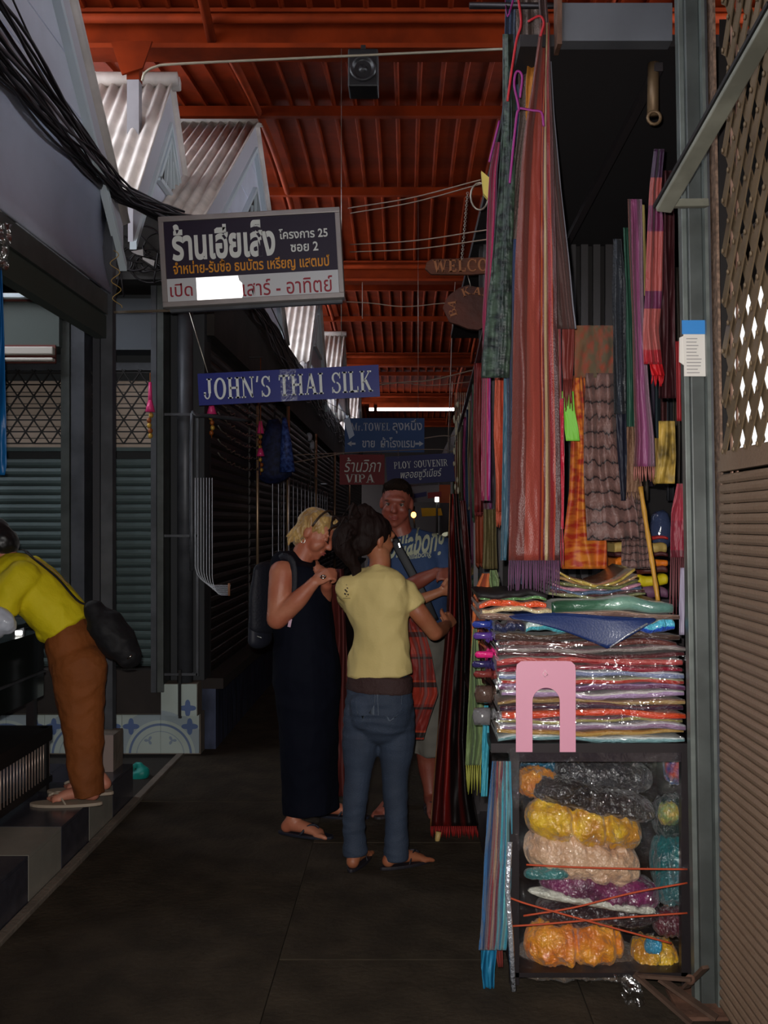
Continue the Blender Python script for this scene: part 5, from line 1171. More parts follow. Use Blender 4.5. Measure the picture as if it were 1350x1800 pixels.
# dark shop masses beyond the table on the right
for i, (x0, x1, y0, y1, h, lb) in enumerate(((.46, 1.3, 5.86, 8.6, 1.05, 'dark cloth-covered counter behind the scarf stall'), (.62, 1.5, 8.9, 14.5, 1.0, 'dark counter far along the right side of the passage'))):
    ct = empty('counter', ((x0+x1)/2, (y0+y1)/2, 0), lb, 'counter', 'counters along the right side')
    x1 = .945; MB().span(x0, x1-.01, y0, y1, 0, h-.03).build('body', mat('counter_body', C(52,36,34), .8, var=.4, vscale=4), ct)
    MB().span(x0-.02, x1, y0-.02, y1+.02, h-.03, h).build('top', mat('counter_top', C(70,56,50), .6), ct)
wr2 = MB().span(.95, 1.0, 6.0, 30, 0, 3.4).build('wall_inner_right', mat('inner_right', C(44,32,30), .9)); tag(wr2, kind='structure')
for k in range(16):
    Y = 5.85+.16*k; c0 = Vector((rnd(.46, .62), Y, 1.05))
    cc = pal[(k*4) % 9]; h = rnd(.05, .16)
    mb = MB(); mb.tube([c0, c0+Vector((0,0,.004)), c0+Vector((rnd(-.01,.01),0,h*.6)), c0+Vector((0,0,h))], [.02,.05,.045,.02], 10)
    tag(mb.build('cloth_bundle', mat('bundle_%d' % ((k*4) % 9), C(*cc[:3]), .5, bump=.6, bscale=20, coat=.3)), '%s cloth bundle on the dark counter, %s from the near end' % (cc[3], ['first','second','third','fourth','fifth','sixth','seventh','eighth','ninth','tenth','eleventh','twelfth','thirteenth','fourteenth','fifteenth','sixteenth'][k]), 'bundle', 'cloth bundles on the right counter')
# folk far down the passage: shop fronts
fs = empty('far_stall', (-.1, 16, 0), 'distant stall with a yellow awning and pale banners beyond the man', 'stall')
MB().span(-.25, .9, 16.0, 16.8, 0, .9).build('table', mat('counter_body', C(52,36,34), .8), fs)
MB().prism([P(740, 893, 15.8), P(775, 893, 15.8), P(778, 906, 15.4), P(742, 908, 15.4)], (0, .05, 0)).build('yellow_awning', mat('awning_yellow', C(220,170,20), .6), fs)
MB().prism([P(722, 852, 17), P(772, 852, 17), P(772, 882, 17), P(722, 884, 17)], (0, .03, 0)).build('pale_banner', mat('banner_grey', C(150,146,150), .6), fs)
MB().prism([P(728, 868, 16.9), P(750, 864, 16.9), P(750, 872, 16.9), P(728, 876, 16.9)], (0, .03, 0)).build('blue_panel', mat('banner_blue', C(60,60,120), .6), fs)
MB().prism([P(752, 866, 16.9), P(776, 864, 16.9), P(776, 874, 16.9), P(752, 876, 16.9)], (0, .03, 0)).build('red_panel', mat('banner_red', C(170,50,50), .6), fs)
MB().prism([P(772, 852, 17), P(800, 852, 17), P(800, 884, 17), P(772, 884, 17)], (0, .03, 0)).build('orange_panel', mat('banner_orange', C(200,90,40), .6), fs)
for x in (-.2, .88): MB().bar((x, 16.4, 0), (x, 16.4, 2.3), .05).build('pole', fm, fs)
MB().bar((-.2, 16.4, 2.28), (.88, 16.4, 2.28), .05).build('pole', fm, fs)
# blue net bag and pink garlands on the left shutters
nb = empty('blue_net_bag', P(485, 740, 9.0), 'hanging bag of blue white-flecked stuff before the left shutters', 'bag')
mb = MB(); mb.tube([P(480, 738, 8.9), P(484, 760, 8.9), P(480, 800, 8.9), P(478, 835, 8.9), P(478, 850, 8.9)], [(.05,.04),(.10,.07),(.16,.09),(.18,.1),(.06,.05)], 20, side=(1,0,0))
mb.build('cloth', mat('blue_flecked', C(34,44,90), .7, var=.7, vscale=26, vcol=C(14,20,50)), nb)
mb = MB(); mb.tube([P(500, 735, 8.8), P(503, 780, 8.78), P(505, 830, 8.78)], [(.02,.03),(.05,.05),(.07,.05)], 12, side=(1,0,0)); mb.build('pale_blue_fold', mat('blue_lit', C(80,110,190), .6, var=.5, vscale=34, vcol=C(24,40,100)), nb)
MB().tube([P(483, 738, 8.9), P(483, 690, 8.9)], .006, 5).build('cord', fm, nb)
pinkp = mat('garland_pink', C(236,60,130), .4, coat=.3); bead = mat('garland_beads', C(150,80,30), .4); gold = mat('garland_gold', C(200,160,70), .4, metal=.3)
def garland(px, top, bot, Y, label, pinks, sc=1):
    g = empty('garland', P(px, top, Y), label, 'garland', 'pink garlands on the left shop fronts')
    MB().tube([P(px, top, Y), P(px, bot, Y)], .003, 4).build('string', bead, g)
    for (a, b, r0, r1) in pinks: MB().tube([P(px, a, Y), P(px, lerp(a, b, .5), Y), P(px, b, Y)], [r0*sc, (r0+r1)*.5*sc, r1*sc], 9).build('ribbon', pinkp, g)
    n = int((bot-pinks[-1][1])/9)
    for k in range(max(n, 2)): MB().ball(P(px+rnd(-2,2), pinks[-1][1]+6+k*9, Y), (.016*sc, .016*sc, .018*sc), 8, 5).build('bead', bead if k % 2 else gold, g)
    return g
garland(264, 655, 770, 6.3, 'pink ribbon garland with brown and gold beads before the narrow shutter', [(672, 706, .010, .014), (704, 724, .014, .032)])
garland(372, 700, 770, 6.6, 'short pink tassel hanging just under the silk sign', [(708, 728, .012, .034)])
garland(458, 628, 800, 8.2, 'pink tassel pair hanging on the upright left of the blue bag, upper', [(740, 762, .012, .030)], 1)
garland(458, 628, 835, 8.1, 'lower pink tassel on the same cord left of the blue bag', [(788, 802, .016, .034)], 1)
hkb = MB().bar((-1.285, 8.1, 2.852), (-1.18, 8.1, 2.852), .01).bar((-1.285, 8.2, 2.868), (-1.19, 8.2, 2.868), .01); hkb = hkb.build('garland_hook', fm, bpy.data.objects['trim_31'])
# white masks on the wall
for k, (x, y) in enumerate(((543, 768), (548, 783))):
    tag(MB().ball(P(x, y, 1.335*1750/(715-x)), (.05, .05, .06)).build('white_mask', mat('mask_white', C(200,200,214), .4)), ['upper','lower'][k]+' small white mask-like ornament on the dark shop front', 'ornament', 'white ornaments on the left')
# glinting vertical chains of the far left shops
ch = empty('bead_curtain', P(520, 890, 12), 'row of thin glinting vertical chains on the left shop front behind the blonde woman', 'curtain')
mb = MB()
for k in range(16):
    Y = 9.2+.42*k; x = -1.24
    pts = [(x, Y, 2.1), (x, Y, .9)]
    mb.tube([(x, Y, lerp(2.0, .95, q/10)) for q in range(11)], [.007 if q % 2 else .004 for q in range(11)], 4)
mb.bar((-1.24, 9.1, 2.12), (-1.24, 15.6, 2.12), .012)
for yy in (9.1, 15.6): mb.bar((-1.37, yy, 2.12), (-1.24, yy, 2.12), .012)
tag(mb.build('chains', mat('chain_glint', C(150,150,160), .3, metal=.8), ch), kind='stuff')
# left edge: blue cloth and plastic wrap hanging close
scarf('blue_sheet', 'blue cloth edge hanging at the left border of the view', 'cloth', None, 3.9, [(-40,3,470),(-40,6,560),(-40,10,700),(-40,12,820),(-40,8,835)], mat('blue_tarp', C(10,90,150), .45, bump=.4, bscale=20), 2, .02, seed=61)
mb = MB(); mb.grid(lambda u, v: P(lerp(-25, lerp(24, 12, v), u), lerp(392, 475, v), 3.85)+Vector((0, .04*mnoise.noise(Vector((u*4, v*5, 0))), 0)), 20, 24)
tag(mb.build('plastic_wrap', film_mat('bright_film', .5, .15, 14)), 'crumpled glinting plastic at the left border above the blue cloth', 'plastic')
# ================================================================ PEOPLE
def limb(mb, pts, rad, n=14, side=None, sm=5, cap=(1, 1)):
    "tapered rounded limb through pts; rad items: r or (a, b)"
    pts = [Vector(p) for p in pts]; rr = [r if isinstance(r, tuple) else (r, r) for r in rad]
    P2, R2 = [], []
    q = [pts[0]*2-pts[1]]+pts+[pts[-1]*2-pts[-2]]
    for i in range(len(pts)-1):
        a, b, c, d = q[i:i+4]
        for j in range(sm):
            t = j/sm
            P2.append(.5*((2*b)+(c-a)*t+(2*a-5*b+4*c-d)*t*t+(3*b-a-3*c+d)*t**3))
            s = t*t*(3-2*t); R2.append((lerp(rr[i][0], rr[i+1][0], s), lerp(rr[i][1], rr[i+1][1], s)))
    P2.append(pts[-1]); R2.append(rr[-1])
    d0 = (P2[0]-P2[1]).normalized(); d1 = (P2[-1]-P2[-2]).normalized()
    A, RA, B, RB = [], [], [], []
    for k in (1, .9, .7, .4):
        e = math.sqrt(max(1-k*k, 0)) if k < 1 else 0.02
        f = k
        A.append(P2[0]+d0*min(R2[0])*f*cap[0]); RA.append((R2[0][0]*max(e, .02), R2[0][1]*max(e, .02)))
    for k in (.4, .7, .9, 1):
        e = math.sqrt(max(1-k*k, 0)) if k < 1 else 0.02
        B.append(P2[-1]+d1*min(R2[-1])*k*cap[1]); RB.append((R2[-1][0]*max(e, .02), R2[-1][1]*max(e, .02)))
    mb.tube(A+P2+B, RA+R2+RB, n, True, 1.0, side)
def blob(name, mb, m, parent, voxel=.007, smooth=4, wrinkle=None, shade=True):
    "joins the shapes into one continuous surface"
    me = mb.mesh(name, m); o = bpy.data.objects.new(name, me); COL.objects.link(o)
    r = o.modifiers.new('r', 'REMESH'); r.mode = 'VOXEL'; r.voxel_size = voxel; r.use_smooth_shade = True
    s = o.modifiers.new('s', 'SMOOTH'); s.iterations = smooth; s.factor = .6
    dg = bpy.context.evaluated_depsgraph_get(); me2 = bpy.data.meshes.new_from_object(o.evaluated_get(dg)); bpy.data.objects.remove(o); bpy.data.meshes.remove(me)
    me2.name = name; me2.materials.clear(); me2.materials.append(m)
    if wrinkle:
        nv = [(v.co.copy(), v.normal.copy()) for v in me2.vertices]
        for v, (c, n) in zip(me2.vertices, nv): v.co = c+n*wrinkle(c)
    me2.polygons.foreach_set('use_smooth', [True]*len(me2.polygons)); me2.update()
    return link(name, me2, parent)
def frame_(fwd, up=(0,0,1)):
    f = Vector(fwd).normalized(); u = Vector(up); s = f.cross(u).normalized(); u = s.cross(f).normalized(); return f, s, u   # s = the person's right
def head(mb, c, f, s, u, k=1.0, female=False):
    "skin of a head; c = centre of the skull, k scales (1 = 0.23 m tall)"
    M = Matrix((s, f, u)).transposed()
    def E(x, y, z, rx, ry, rz, n=16, m=12): mb.ball(c+(s*x+f*y+u*z)*k, (rx*k, ry*k, rz*k), n, m, M)
    E(0, -.012, .030, .074, .094, .085); E(0, .020, -.012, .064, .072, .085); E(0, .040, -.065, .046 if female else .052, .046, .045)
    E(0, .068, -.092, .022, .018, .018); E(.038, .045, -.04, .03, .035, .035); E(-.038, .045, -.04, .03, .035, .035)
    E(0, .078, .030, .052, .020, .020)          # brow
    limb(mb, [c+(f*.086+u*.012)*k, c+(f*.104-u*.022)*k], [.009*k, .0135*k], 10)      # nose
    E(.011, .096, -.028, .008, .010, .008, 8, 6); E(-.011, .096, -.028, .008, .010, .008, 8, 6)
    E(0, .084, -.056, .024, .014, .009); E(0, .082, -.066, .020, .013, .009)
    for q in (-1, 1):
        E(q*.036, .066, -.022, .024, .022, .022)
        E(q*.076, -.008, -.008, .010, .020, .031, 12, 8)
    return M
def face_parts(c, f, s, u, k, parent, hairm, lipc=(150,72,66), eyes_open=1.0):
    w_ = mat('eye_white', C(150,136,128), .35); iris = mat('iris_dark', C(44,34,30), .15, coat=1)
    M = Matrix((s, f, u)).transposed()
    for q in (-1, 1):
        p = c+(s*q*.031+f*.072+u*.006)*k
        if eyes_open < .5:
            MB().ball(p+u*.001, .0145*k, 14, 10, M).build('eyelid', mat('lid_skin', C(176,108,84), .5), parent); br = MB(); br.tube([p+(s*.014*math.cos(R(a))+f*(.0115+.003*math.sin(R(a)))-u*.004)*k for a in range(0, 181, 20)], .0018*k, 6); br.build('lashes', mat('lash_dark', C(50,34,28), .6), parent)
            continue
        e = MB().ball(p, .0125*k, 14, 10, M).build('eye', w_, parent)
        MB().ball(p+f*.0085*k-u*.001, .0062*k, 10, 8, M).build('iris', iris, e)
        lid = MB(); lid.tube([p+(s*.014*math.cos(R(a))+f*(.0095+.004*math.sin(R(a)))+u*(.0085*math.sin(R(a))*eyes_open))*k for a in range(0, 181, 20)], .0022*k, 6)
        lid.build('eyelid', mat('lash_dark', C(50,34,28), .6), parent)
        br = MB(); br.tube([p+(s*.018*math.cos(R(a))+f*(.0125+.006*math.sin(R(a)))+u*(.016+.006*math.sin(R(a))))*k for a in range(10, 171, 20)], [.0016*k+.0016*k*math.sin(R(a)) for a in range(10, 171, 20)], 6)
        br.build('eyebrow', hairm, parent)
    lp_ = MB()
    lp_.tube([c+(s*x+f*(.0975-abs(x)*.45)+u*(-.0555+.002*math.cos(x*160)))*k for x in (-.022,-.012,-.004,0,.004,.012,.022)], [.0015*k,.0035*k,.0045*k,.004*k,.0045*k,.0035*k,.0015*k], 8)
    lp_.tube([c+(s*x+f*(.0955-abs(x)*.45)+u*(-.0645))*k for x in (-.020,-.010,0,.010,.020)], [.0015*k,.004*k,.005*k,.004*k,.0015*k], 8)
    lp_.build('lips', mat('lips_%d' % lipc[0], C(*lipc), .45), parent)
def hand(mb, wrist, d, palm_n, k=1.0, curl=(.5,.6,.7,.8), thumb_side=1, spread=.10, tcurl=.5):
    """skin of a hand: d = direction the fingers leave, palm_n = the way the palm faces; curl per finger (0 straight .. 1 fist)"""
    d = Vector(d).normalized(); n = Vector(palm_n); n = (n-d*n.dot(d)).normalized(); s = d.cross(n)*thumb_side   # s points to the thumb side
    w = Vector(wrist); pl = .095*k
    limb(mb, [w, w+d*pl*.5, w+d*pl*.92], [(.026*k, .018*k), (.038*k, .015*k), (.039*k, .012*k)], 14, side=s)
    Ls = (.078, .086, .080, .063)
    for i in range(4):
        off = (.029-.0195*i)*k; base = w+d*pl*.92+s*off; L_ = Ls[i]*k; p = [base-d*.02*k, base]; ang = 0; cur = base
        sp = (d+s*(spread*(1.5-i)/1.5)).normalized()
        for seg, fr_ in ((0, .45), (1, .30), (2, .25)):
            ang += curl[i]*(1.15 if seg == 0 else 1.45)
            dirv = sp*math.cos(ang)+n*math.sin(ang)
            cur = cur+dirv*L_*fr_; p.append(cur)
        limb(mb, p, [.0095*k, .0092*k, .0085*k, .0078*k, .0066*k], 10, sm=3)
    tb = w+d*pl*.18+s*.024*k
    t1 = tb+(d*.55+s*.70+n*.35*tcurl).normalized()*.040*k; t2 = t1+(d*.85+s*(.35-.3*tcurl)+n*.5*tcurl).normalized()*.034*k; t3 = t2+(d*.9+s*(.05-.3*tcurl)+n*.6*tcurl).normalized()*.026*k
    limb(mb, [tb, t1, t2, t3], [.016*k, .0125*k, .0105*k, .0085*k], 10, sm=3)
def foot(mb, ankle, d, k=1.0, ground=0.0, lift=0):
    "bare foot on the ground, toes towards d"
    d = Vector((d[0], d[1], 0)).normalized(); s = Vector((d.y, -d.x, 0)); a = Vector(ankle); g = Vector((a.x, a.y, ground))
    limb(mb, [a, g+Vector((0,0,.06))-d*.01, g+Vector((0,0,.036))-d*.035*k], [.036*k, .036*k, .032*k], 12)
    limb(mb, [g+Vector((0,0,.052))-d*.01, g+d*.08*k+Vector((0,0,.038)), g+d*.145*k+Vector((0,0,.022))], [(.033*k,.038*k), (.037*k,.028*k), (.043*k,.018*k)], 14, side=s)
    for i in range(5):
        o = (.034-.0175*i)*k; L_ = (.052,.050,.045,.040,.034)[i]*k; r = (.013,.0095,.009,.0085,.008)[i]*k
        b = g+d*(.140-.006*i)*k+s*o
        limb(mb, [b+Vector((0,0,.016)), b+d*L_*.55+Vector((0,0,.017)), b+d*L_+Vector((0,0,.010))], [r, r, r*.9], 8, sm=3)
def sandal(name_parent, g, d, k, m, sm_, thick=.014, ground=0.0):
    d = Vector((d[0], d[1], 0)).normalized(); s = Vector((d.y, -d.x, 0)); g = Vector((g[0], g[1], ground))
    so = MB(); ring = []
    for q in range(24):
        a = TAU*q/24; L_ = math.cos(a); W_ = math.sin(a)
        ring.append(g+d*(.065+.145*L_)*k+s*(.045*W_*(1+.18*L_))*k)
    so.prism(ring, (0,0,thick)); o = so.build('sandal', m, name_parent, bevel=.003)
    st = MB(); tp = g+d*.135*k+Vector((0,0,thick+.030)); e1 = g+d*.055*k+s*.044*k+Vector((0,0,thick)); e2 = g+d*.055*k-s*.044*k+Vector((0,0,thick))
    mid = g+d*.115*k+Vector((0,0,.056))
    for e in (e1, e2): st.tube(smooth_path([e, e.lerp(mid, .55)+Vector((0,0,.016)), mid, tp], 4), [.0065]*13, 6, ratio=.5)
    st.build('strap', sm_, o)
    return o
def wr(scale, amp, stretch=(1,1,1), seed=0):
    def f(c):
        q = Vector((c.x*stretch[0], c.y*stretch[1], c.z*stretch[2]))*scale+Vector((seed, seed, 0))
        return -amp*abs(mnoise.noise(q))*1.6+amp*.4*mnoise.noise(q*2.7)
    return f
def skin(name, col): return mat(name, C(*col), .5, var=.16, vscale=9, bump=.08, bscale=140, vcol=C(int(col[0]*.93), int(col[1]*.82), int(col[2]*.80)))
Z = Vector((0,0,1))
# ---------------------------------------------------------------- woman in the pale yellow tee (seen from behind)
YT = 4.34
tw = empty('person', (P(665,1525,YT).x, YT, 0), 'woman seen from behind in a pale yellow T-shirt, jeans and flip-flops, hair tied up', 'person')
f, s, u = frame_((.45, .9, 0))
sk = skin('skin_tan', (168,110,78)); mb = MB()
pel = P(665, 1225, YT)
def hp(px, py, dy=0): return P(px, py, YT+dy)
limb(mb, [hp(667,1225), hp(668,1130), hp(664,1060), hp(664,1022)], [(.115,.08), (.10,.075), (.125,.075), (.06,.05)], 20, side=s)
limb(mb, [hp(664,1020), hp(668,985,.02), hp(663,965,.05)], [.050, .047, .05], 14)
hc = hp(657, 946, .05); hf, hs, hu = frame_((.80, .55, -.16), (.10,-.05,1))
head(mb, hc, hf, hs, hu, .94, True)
# right arm (towards the picture's right), then left arm reaching across in front
sh = hp(715, 1037); limb(mb, [hp(698,1040), hp(712,1046), hp(735,1075,-.02), hp(764,1112,.02)], [.038, .042, .042, .036], 14)
limb(mb, [hp(764,1112,.02), hp(776,1106,.14), hp(786,1098,.28)], [.037, .033, .023], 12)
hand(mb, hp(786,1098,.28), (.25,.7,.25), (-.6,.3,-.4), .92, (.7,.75,.8,.8), 1)
limb(mb, [hp(618,1044,.03), hp(622,1062,.20), hp(665,1072,.42)], [.036, .040, .036], 14)
limb(mb, [hp(665,1072,.42), hp(720,1060,.50), hp(775,1040,.52)], [.036, .033, .022], 12)
hand(mb, hp(775,1040,.52), (.8,.1,.2), (.1,-.9,-.2), .92, (.7,.75,.8,.8), -1)
for (kx, ax, d) in (((628,1372),(622,1496),0), ((697,1372),(694,1500),0)):
    limb(mb, [hp(642 if kx[0] < 660 else 692, 1262), hp(*kx), hp(ax[0]+2, ax[1])], [.055, .040, .034], 14)
foot(mb, hp(624,1500), (.25, 1), .92); foot(mb, hp(694,1502), (.85, .50), .92)
blob('body', mb, sk, tw, .0065, 3)
hair = mat('dark_brown_hair', C(26,13,11), .7, bump=.6, bscale=60, stretch=(1,1,.25), spec=.2)
face_parts(hc, hf, hs, hu, .94, tw, hair)
mb = MB(); M = Matrix((hs, hf, hu)).transposed()
mb.ball(hc+hu*.032-hf*.022, (.084, .096, .086), 20, 14, M); mb.ball(hc-hf*.055-hu*.02, (.068, .06, .072), 16, 10, M)
limb(mb, [hc-hf*.07+hu*.03, hc-hf*.13+hu*.02, hc-hf*.155-hu*.05, hp(626,1000,-.01), hp(620,1022,-.02)], [.05, .052, .045, .028, .010], 14)
limb(mb, [hc+hu*.07-hf*.03, hc+hu*.115-hf*.07, hc+hu*.06-hf*.12], [.035, .034, .03], 12)
random.seed(3)
for k in range(16):
    a = rnd(-1, 1); b = hc-hf*rnd(.08, .14)+hu*rnd(-.02, .09)+hs*a*.05
    limb(mb, [b, b-hf*rnd(.02,.06)+hu*rnd(-.02,.05)+hs*a*.03, b-hf*rnd(.03,.08)-hu*rnd(.03,.08)+hs*a*.04], [.012, .009, .004], 8, sm=3)
blob('hair', mb, hair, tw, .006, 1, wr(26, .006, (1,1,.5)))
tee = mat('pale_yellow_cotton', C(208,186,122), .75, var=.06, vscale=5, bump=.12, bscale=120)
mb = MB()
limb(mb, [hp(668,1186), hp(667,1165), hp(668,1110), hp(663,1060), hp(662,1030)], [(.154,.112), (.148,.108), (.130,.100), (.160,.108), (.145,.095)], 28, side=s, cap=(.12,1))
limb(mb, [hp(612,1034), hp(664,1024), hp(712,1040)], [.056, .062, .058], 16)
limb(mb, [hp(664,1026), hp(665,1010,.01)], [.085, .066], 16)
limb(mb, [hp(706,1040), hp(722,1058,-.01), hp(733,1070,-.02)], [.060, .060, .055], 16, cap=(1,.15))
limb(mb, [hp(612,1034), hp(616,1052,.10), hp(622,1062,.17)], [.060, .060, .055], 16)
def teew(c):
    a = .0055*math.sin((c.z*22+c.x*16)+2*mnoise.noise(c*6)) * max(0, 1-abs(c.z-1.0)/.28)
    return a+wr(9, .010, (1,1,.8), 4)(c)
t_o = blob('t_shirt', mb, tee, tw, .0065, 5, teew)
pr = MB(); cpt = hp(603,1042,-.098)+Vector((.012,0,0))
for a, b, w_ in (((0,.032),(0,-.02),.006), ((-.007,.012),(.004,.0),.007), ((.005,.02),(-.006,-.012),.007), ((-.010,-.006),(.010,-.012),.006), ((-.016,-.028),(.016,-.028),.002)):
    pr.bar(cpt+Vector((a[0],0,a[1])), cpt+Vector((b[0],0,b[1])), w_, .003, up=(0,1,0))
# printed emblem sits on the shoulder blade: shrink-wrapped
po2 = pr.build('printed_emblem', mat('print_brown', C(54,40,30), .7), t_o)
swm = po2.modifiers.new('w', 'SHRINKWRAP'); swm.target = t_o; swm.wrap_method = 'PROJECT'; swm.use_project_y = True; swm.use_positive_direction = True; swm.use_negative_direction = True; swm.use_project_z = False; swm.offset = .0015
belt = MB(); limb(belt, [hp(666,1214), hp(667,1186)], [(.156,.114), (.151,.109)], 30, side=s, cap=(.1,.1))
blob('belt_band', belt, mat('dark_brown_knit', C(54,32,30), .8, bump=.4, bscale=80), tw, .007, 2, wr(14, .004))
jean = mat('blue_denim', C(50,62,82), .75, var=.22, vscale=7, bump=.35, bscale=220)
mb = MB()
limb(mb, [hp(666,1206), hp(666,1235), hp(666,1262)], [(.150,.108), (.158,.122), (.150,.118)], 28, side=s)
limb(mb, [hp(636,1255), hp(634,1300), hp(628,1372), hp(622,1440), hp(625,1502)], [.084, .083, .058, .052, .056], 18, cap=(1,.12))
limb(mb, [hp(697,1255), hp(697,1300), hp(694,1372), hp(697,1440), hp(696,1510)], [.084, .083, .058, .052, .058], 18, cap=(1,.12))
limb(mb, [hp(641,1242,-.06), hp(641,1262,-.06)], [.07, .06], 14); limb(mb, [hp(690,1242,-.06), hp(690,1262,-.06)], [.07, .06], 14)
def jw(c):
    k_ = math.exp(-((c.z-.68)/.10)**2)+math.exp(-((c.z-.10)/.14)**2)+.35
    return -.009*k_*abs(mnoise.noise(Vector((c.x*7, c.y*7, c.z*26))))+.002*mnoise.noise(c*16)
j_o = blob('jeans', mb, jean, tw, .0065, 3, jw)
st = mat('denim_stitch', C(80,90,104), .7)
for (x0, x1, y0) in ((618,655,1216), (660,716,1216)):
    pk_ = MB(); pts = [P(x0, y0, YT-.145), P(x0+2, y0+44, YT-.155), P((x0+x1)/2, y0+54, YT-.155), P(x1-2, y0+44, YT-.155), P(x1, y0, YT-.145), P(x0, y0, YT-.145)]
    dens = []
    for a, b in zip(pts, pts[1:]): dens += [a.lerp(b, q/6) for q in range(6)]
    pk_.tube(dens+[pts[-1]], .0018, 5); po3 = pk_.build('pocket_seam', st, j_o)
    w3 = po3.modifiers.new('w', 'SHRINKWRAP'); w3.target = j_o; w3.wrap_method = 'NEAREST_SURFACEPOINT'; w3.wrap_mode = 'ABOVE_SURFACE'; w3.offset = .001
sole = mat('dark_flipflop', C(30,26,34), .6)
sandal(tw, hp(624,1500), (.25,1), .92, sole, sole); sandal(tw, hp(694,1502), (.85,.5), .92, sole, sole)
# ---------------------------------------------------------------- blonde woman in the navy dress
YB_ = 4.84
bw = empty('person', (P(540,1462,YB_).x, YB_, 0), 'blonde woman in a long navy sleeveless dress looking down, hand raised with a ring', 'person')
def bp_(px, py, dy=0): return P(px, py, YB_+dy)
f, s, u = frame_((.93, -.32, 0)); sk = skin('skin_fair_flushed', (188,120,92)); mb = MB()
limb(mb, [bp_(532,1180), bp_(530,1090), bp_(522,1015), bp_(526,990)], [(.13,.10), (.12,.10), (.13,.09), (.06,.05)], 22, side=s)
limb(mb, [bp_(524,998), bp_(532,978), bp_(544,955)], [.062, .056, .058], 14)
hc = bp_(554, 938); hf, hs, hu = frame_((.82, -.30, -.52), (.4, 0, 1))
head(mb, hc, hf, hs, hu, 1.0, True)
limb(mb, [bp_(497,1008,-.13), bp_(494,1030,-.15), bp_(487,1085,-.17)], [.066, .060, .050], 16)
limb(mb, [bp_(487,1088,-.17), bp_(520,1058,-.20), bp_(552,1024,-.22)], [.050, .045, .029], 14)
hand(mb, bp_(552,1024,-.22), (.78, -.2, .45), (.35, .6, -.4), .95, (.75,.8,.85,.9), 1, .04, .9)
limb(mb, [bp_(545,1000,.16), bp_(560,1050,.18), bp_(560,1080,.10)], [.058, .05, .045], 14)
limb(mb, [bp_(560,1080,.10), bp_(570,1050,-.0), bp_(574,1028,-.10)], [.045, .038, .028], 12)
hand(mb, bp_(574,1028,-.10), (0, -.5, .8), (-.6,-.4,0), .92, (.7,.8,.9,.9), -1, .04, .9)
limb(mb, [bp_(520,1380,-.02), bp_(517,1432,-.02)], [.05, .038], 12); limb(mb, [bp_(562,1360,.10), bp_(566,1405,.10)], [.05, .038], 12)
foot(mb, Vector((bp_(517,0).x, YB_-.04, .075)), (.95, -.32), .95); foot(mb, Vector((bp_(572,0).x, YB_+.25, .075)), (.95, -.15), .95)
blob('body', mb, sk, bw, .0065, 3)
bh = mat('blonde_hair', C(206,170,104), .45, var=.45, vscale=18, vcol=C(150,112,60), stretch=(1,1,.35), bump=.8, bscale=50, sheen=.3)
face_parts(hc, hf, hs, hu, 1.0, bw, mat('brow_brown', C(110,76,50), .7), (160,80,74), .2)
mb = MB(); M = Matrix((hs, hf, hu)).transposed()
mb.ball(hc+hu*.038-hf*.022, (.086, .098, .084), 20, 14, M); mb.ball(hc-hf*.045-hu*.02, (.080, .062, .085), 18, 12, M)
limb(mb, [hc+hu*.085+hf*.03-hs*.05, hc+hu*.095+hf*.055, hc+hu*.085+hf*.03+hs*.05], [.030, .034, .030], 12)
random.seed(8)
for k in range(34):
    a = rnd(-.9, .9); b = hc-hf*rnd(.02, .07)-hu*rnd(-.02, .06)+hs*math.copysign(.055+.02*abs(a), a)
    e = b-hu*rnd(.03,.06)-hf*rnd(-.02,.02)+hs*math.copysign(.012, a); limb(mb, [b, b.lerp(e, .5)-hf*.012, e+hf*rnd(-.02,.02)], [.015, .012, .004], 8, sm=3)
blob('hair', mb, bh, bw, .006, 1, wr(34, .009, (1,1,.5), 2))
hb = MB(); hb.tube([hc+hu*(.032+.100*math.sin(R(a)))+hs*.094*math.cos(R(a))+hf*.005 for a in range(0, 181, 12)], .0055, 6); hb.build('hairband', mat('dark_band', C(60,44,34), .4), bw)
er = MB(); q0 = hc+hs*.082-hu*.045-hf*.005; er.tube([q0+Vector((.009*math.cos(TAU*k/10), 0, .012*math.sin(TAU*k/10)))-Z*.006 for k in range(11)], .0016, 5, cap=False); er.build('earring', mat('silver', C(220,220,214), .2, metal=1), bw)
rg_ = MB(); rc_ = bp_(568,1014,-.26); rg_.tube([rc_+Vector((.011*math.cos(TAU*k/14), .006*math.sin(TAU*k/14)*1.2, .006*math.sin(TAU*k/14))) for k in range(15)], .0045, 6, cap=False); rg_.build('ring', mat('silver', C(220,220,214), .2, metal=1), bw)
navy = mat('navy_jersey', C(10,13,26), .85, bump=.15, bscale=120, spec=.15)
mb = MB()
limb(mb, [bp_(547,1424,.05), bp_(545,1380,.05), bp_(543,1290,.03), bp_(538,1180,.01), bp_(534,1110), bp_(526,1040), bp_(520,1005)], [(.165,.140), (.162,.138), (.168,.145), (.185,.170), (.170,.150), (.176,.145), (.13,.10)], 30, side=s, cap=(.1,1))
limb(mb, [bp_(498,992,-.09), bp_(518,990,0), bp_(538,996,.13)], [.070, .066, .06], 16); limb(mb, [bp_(505,1010,-.07), bp_(530,1020,-.06), bp_(553,1030,-.02)], [.085, .10, .08], 16)
dr = blob('dress', mb, navy, bw, .008, 5, lambda c: -.014*abs(mnoise.noise(Vector((c.x*7, c.y*7, c.z*1.3))))+wr(8, .006)(c))
ft = MB(); ft.bar(bp_(508,1102,-.19), bp_(511,1088,-.195), .014, .003, up=(0,1,0)); ft.build('paper_label', mat('label_pink_white', C(206,170,190), .6), bw)
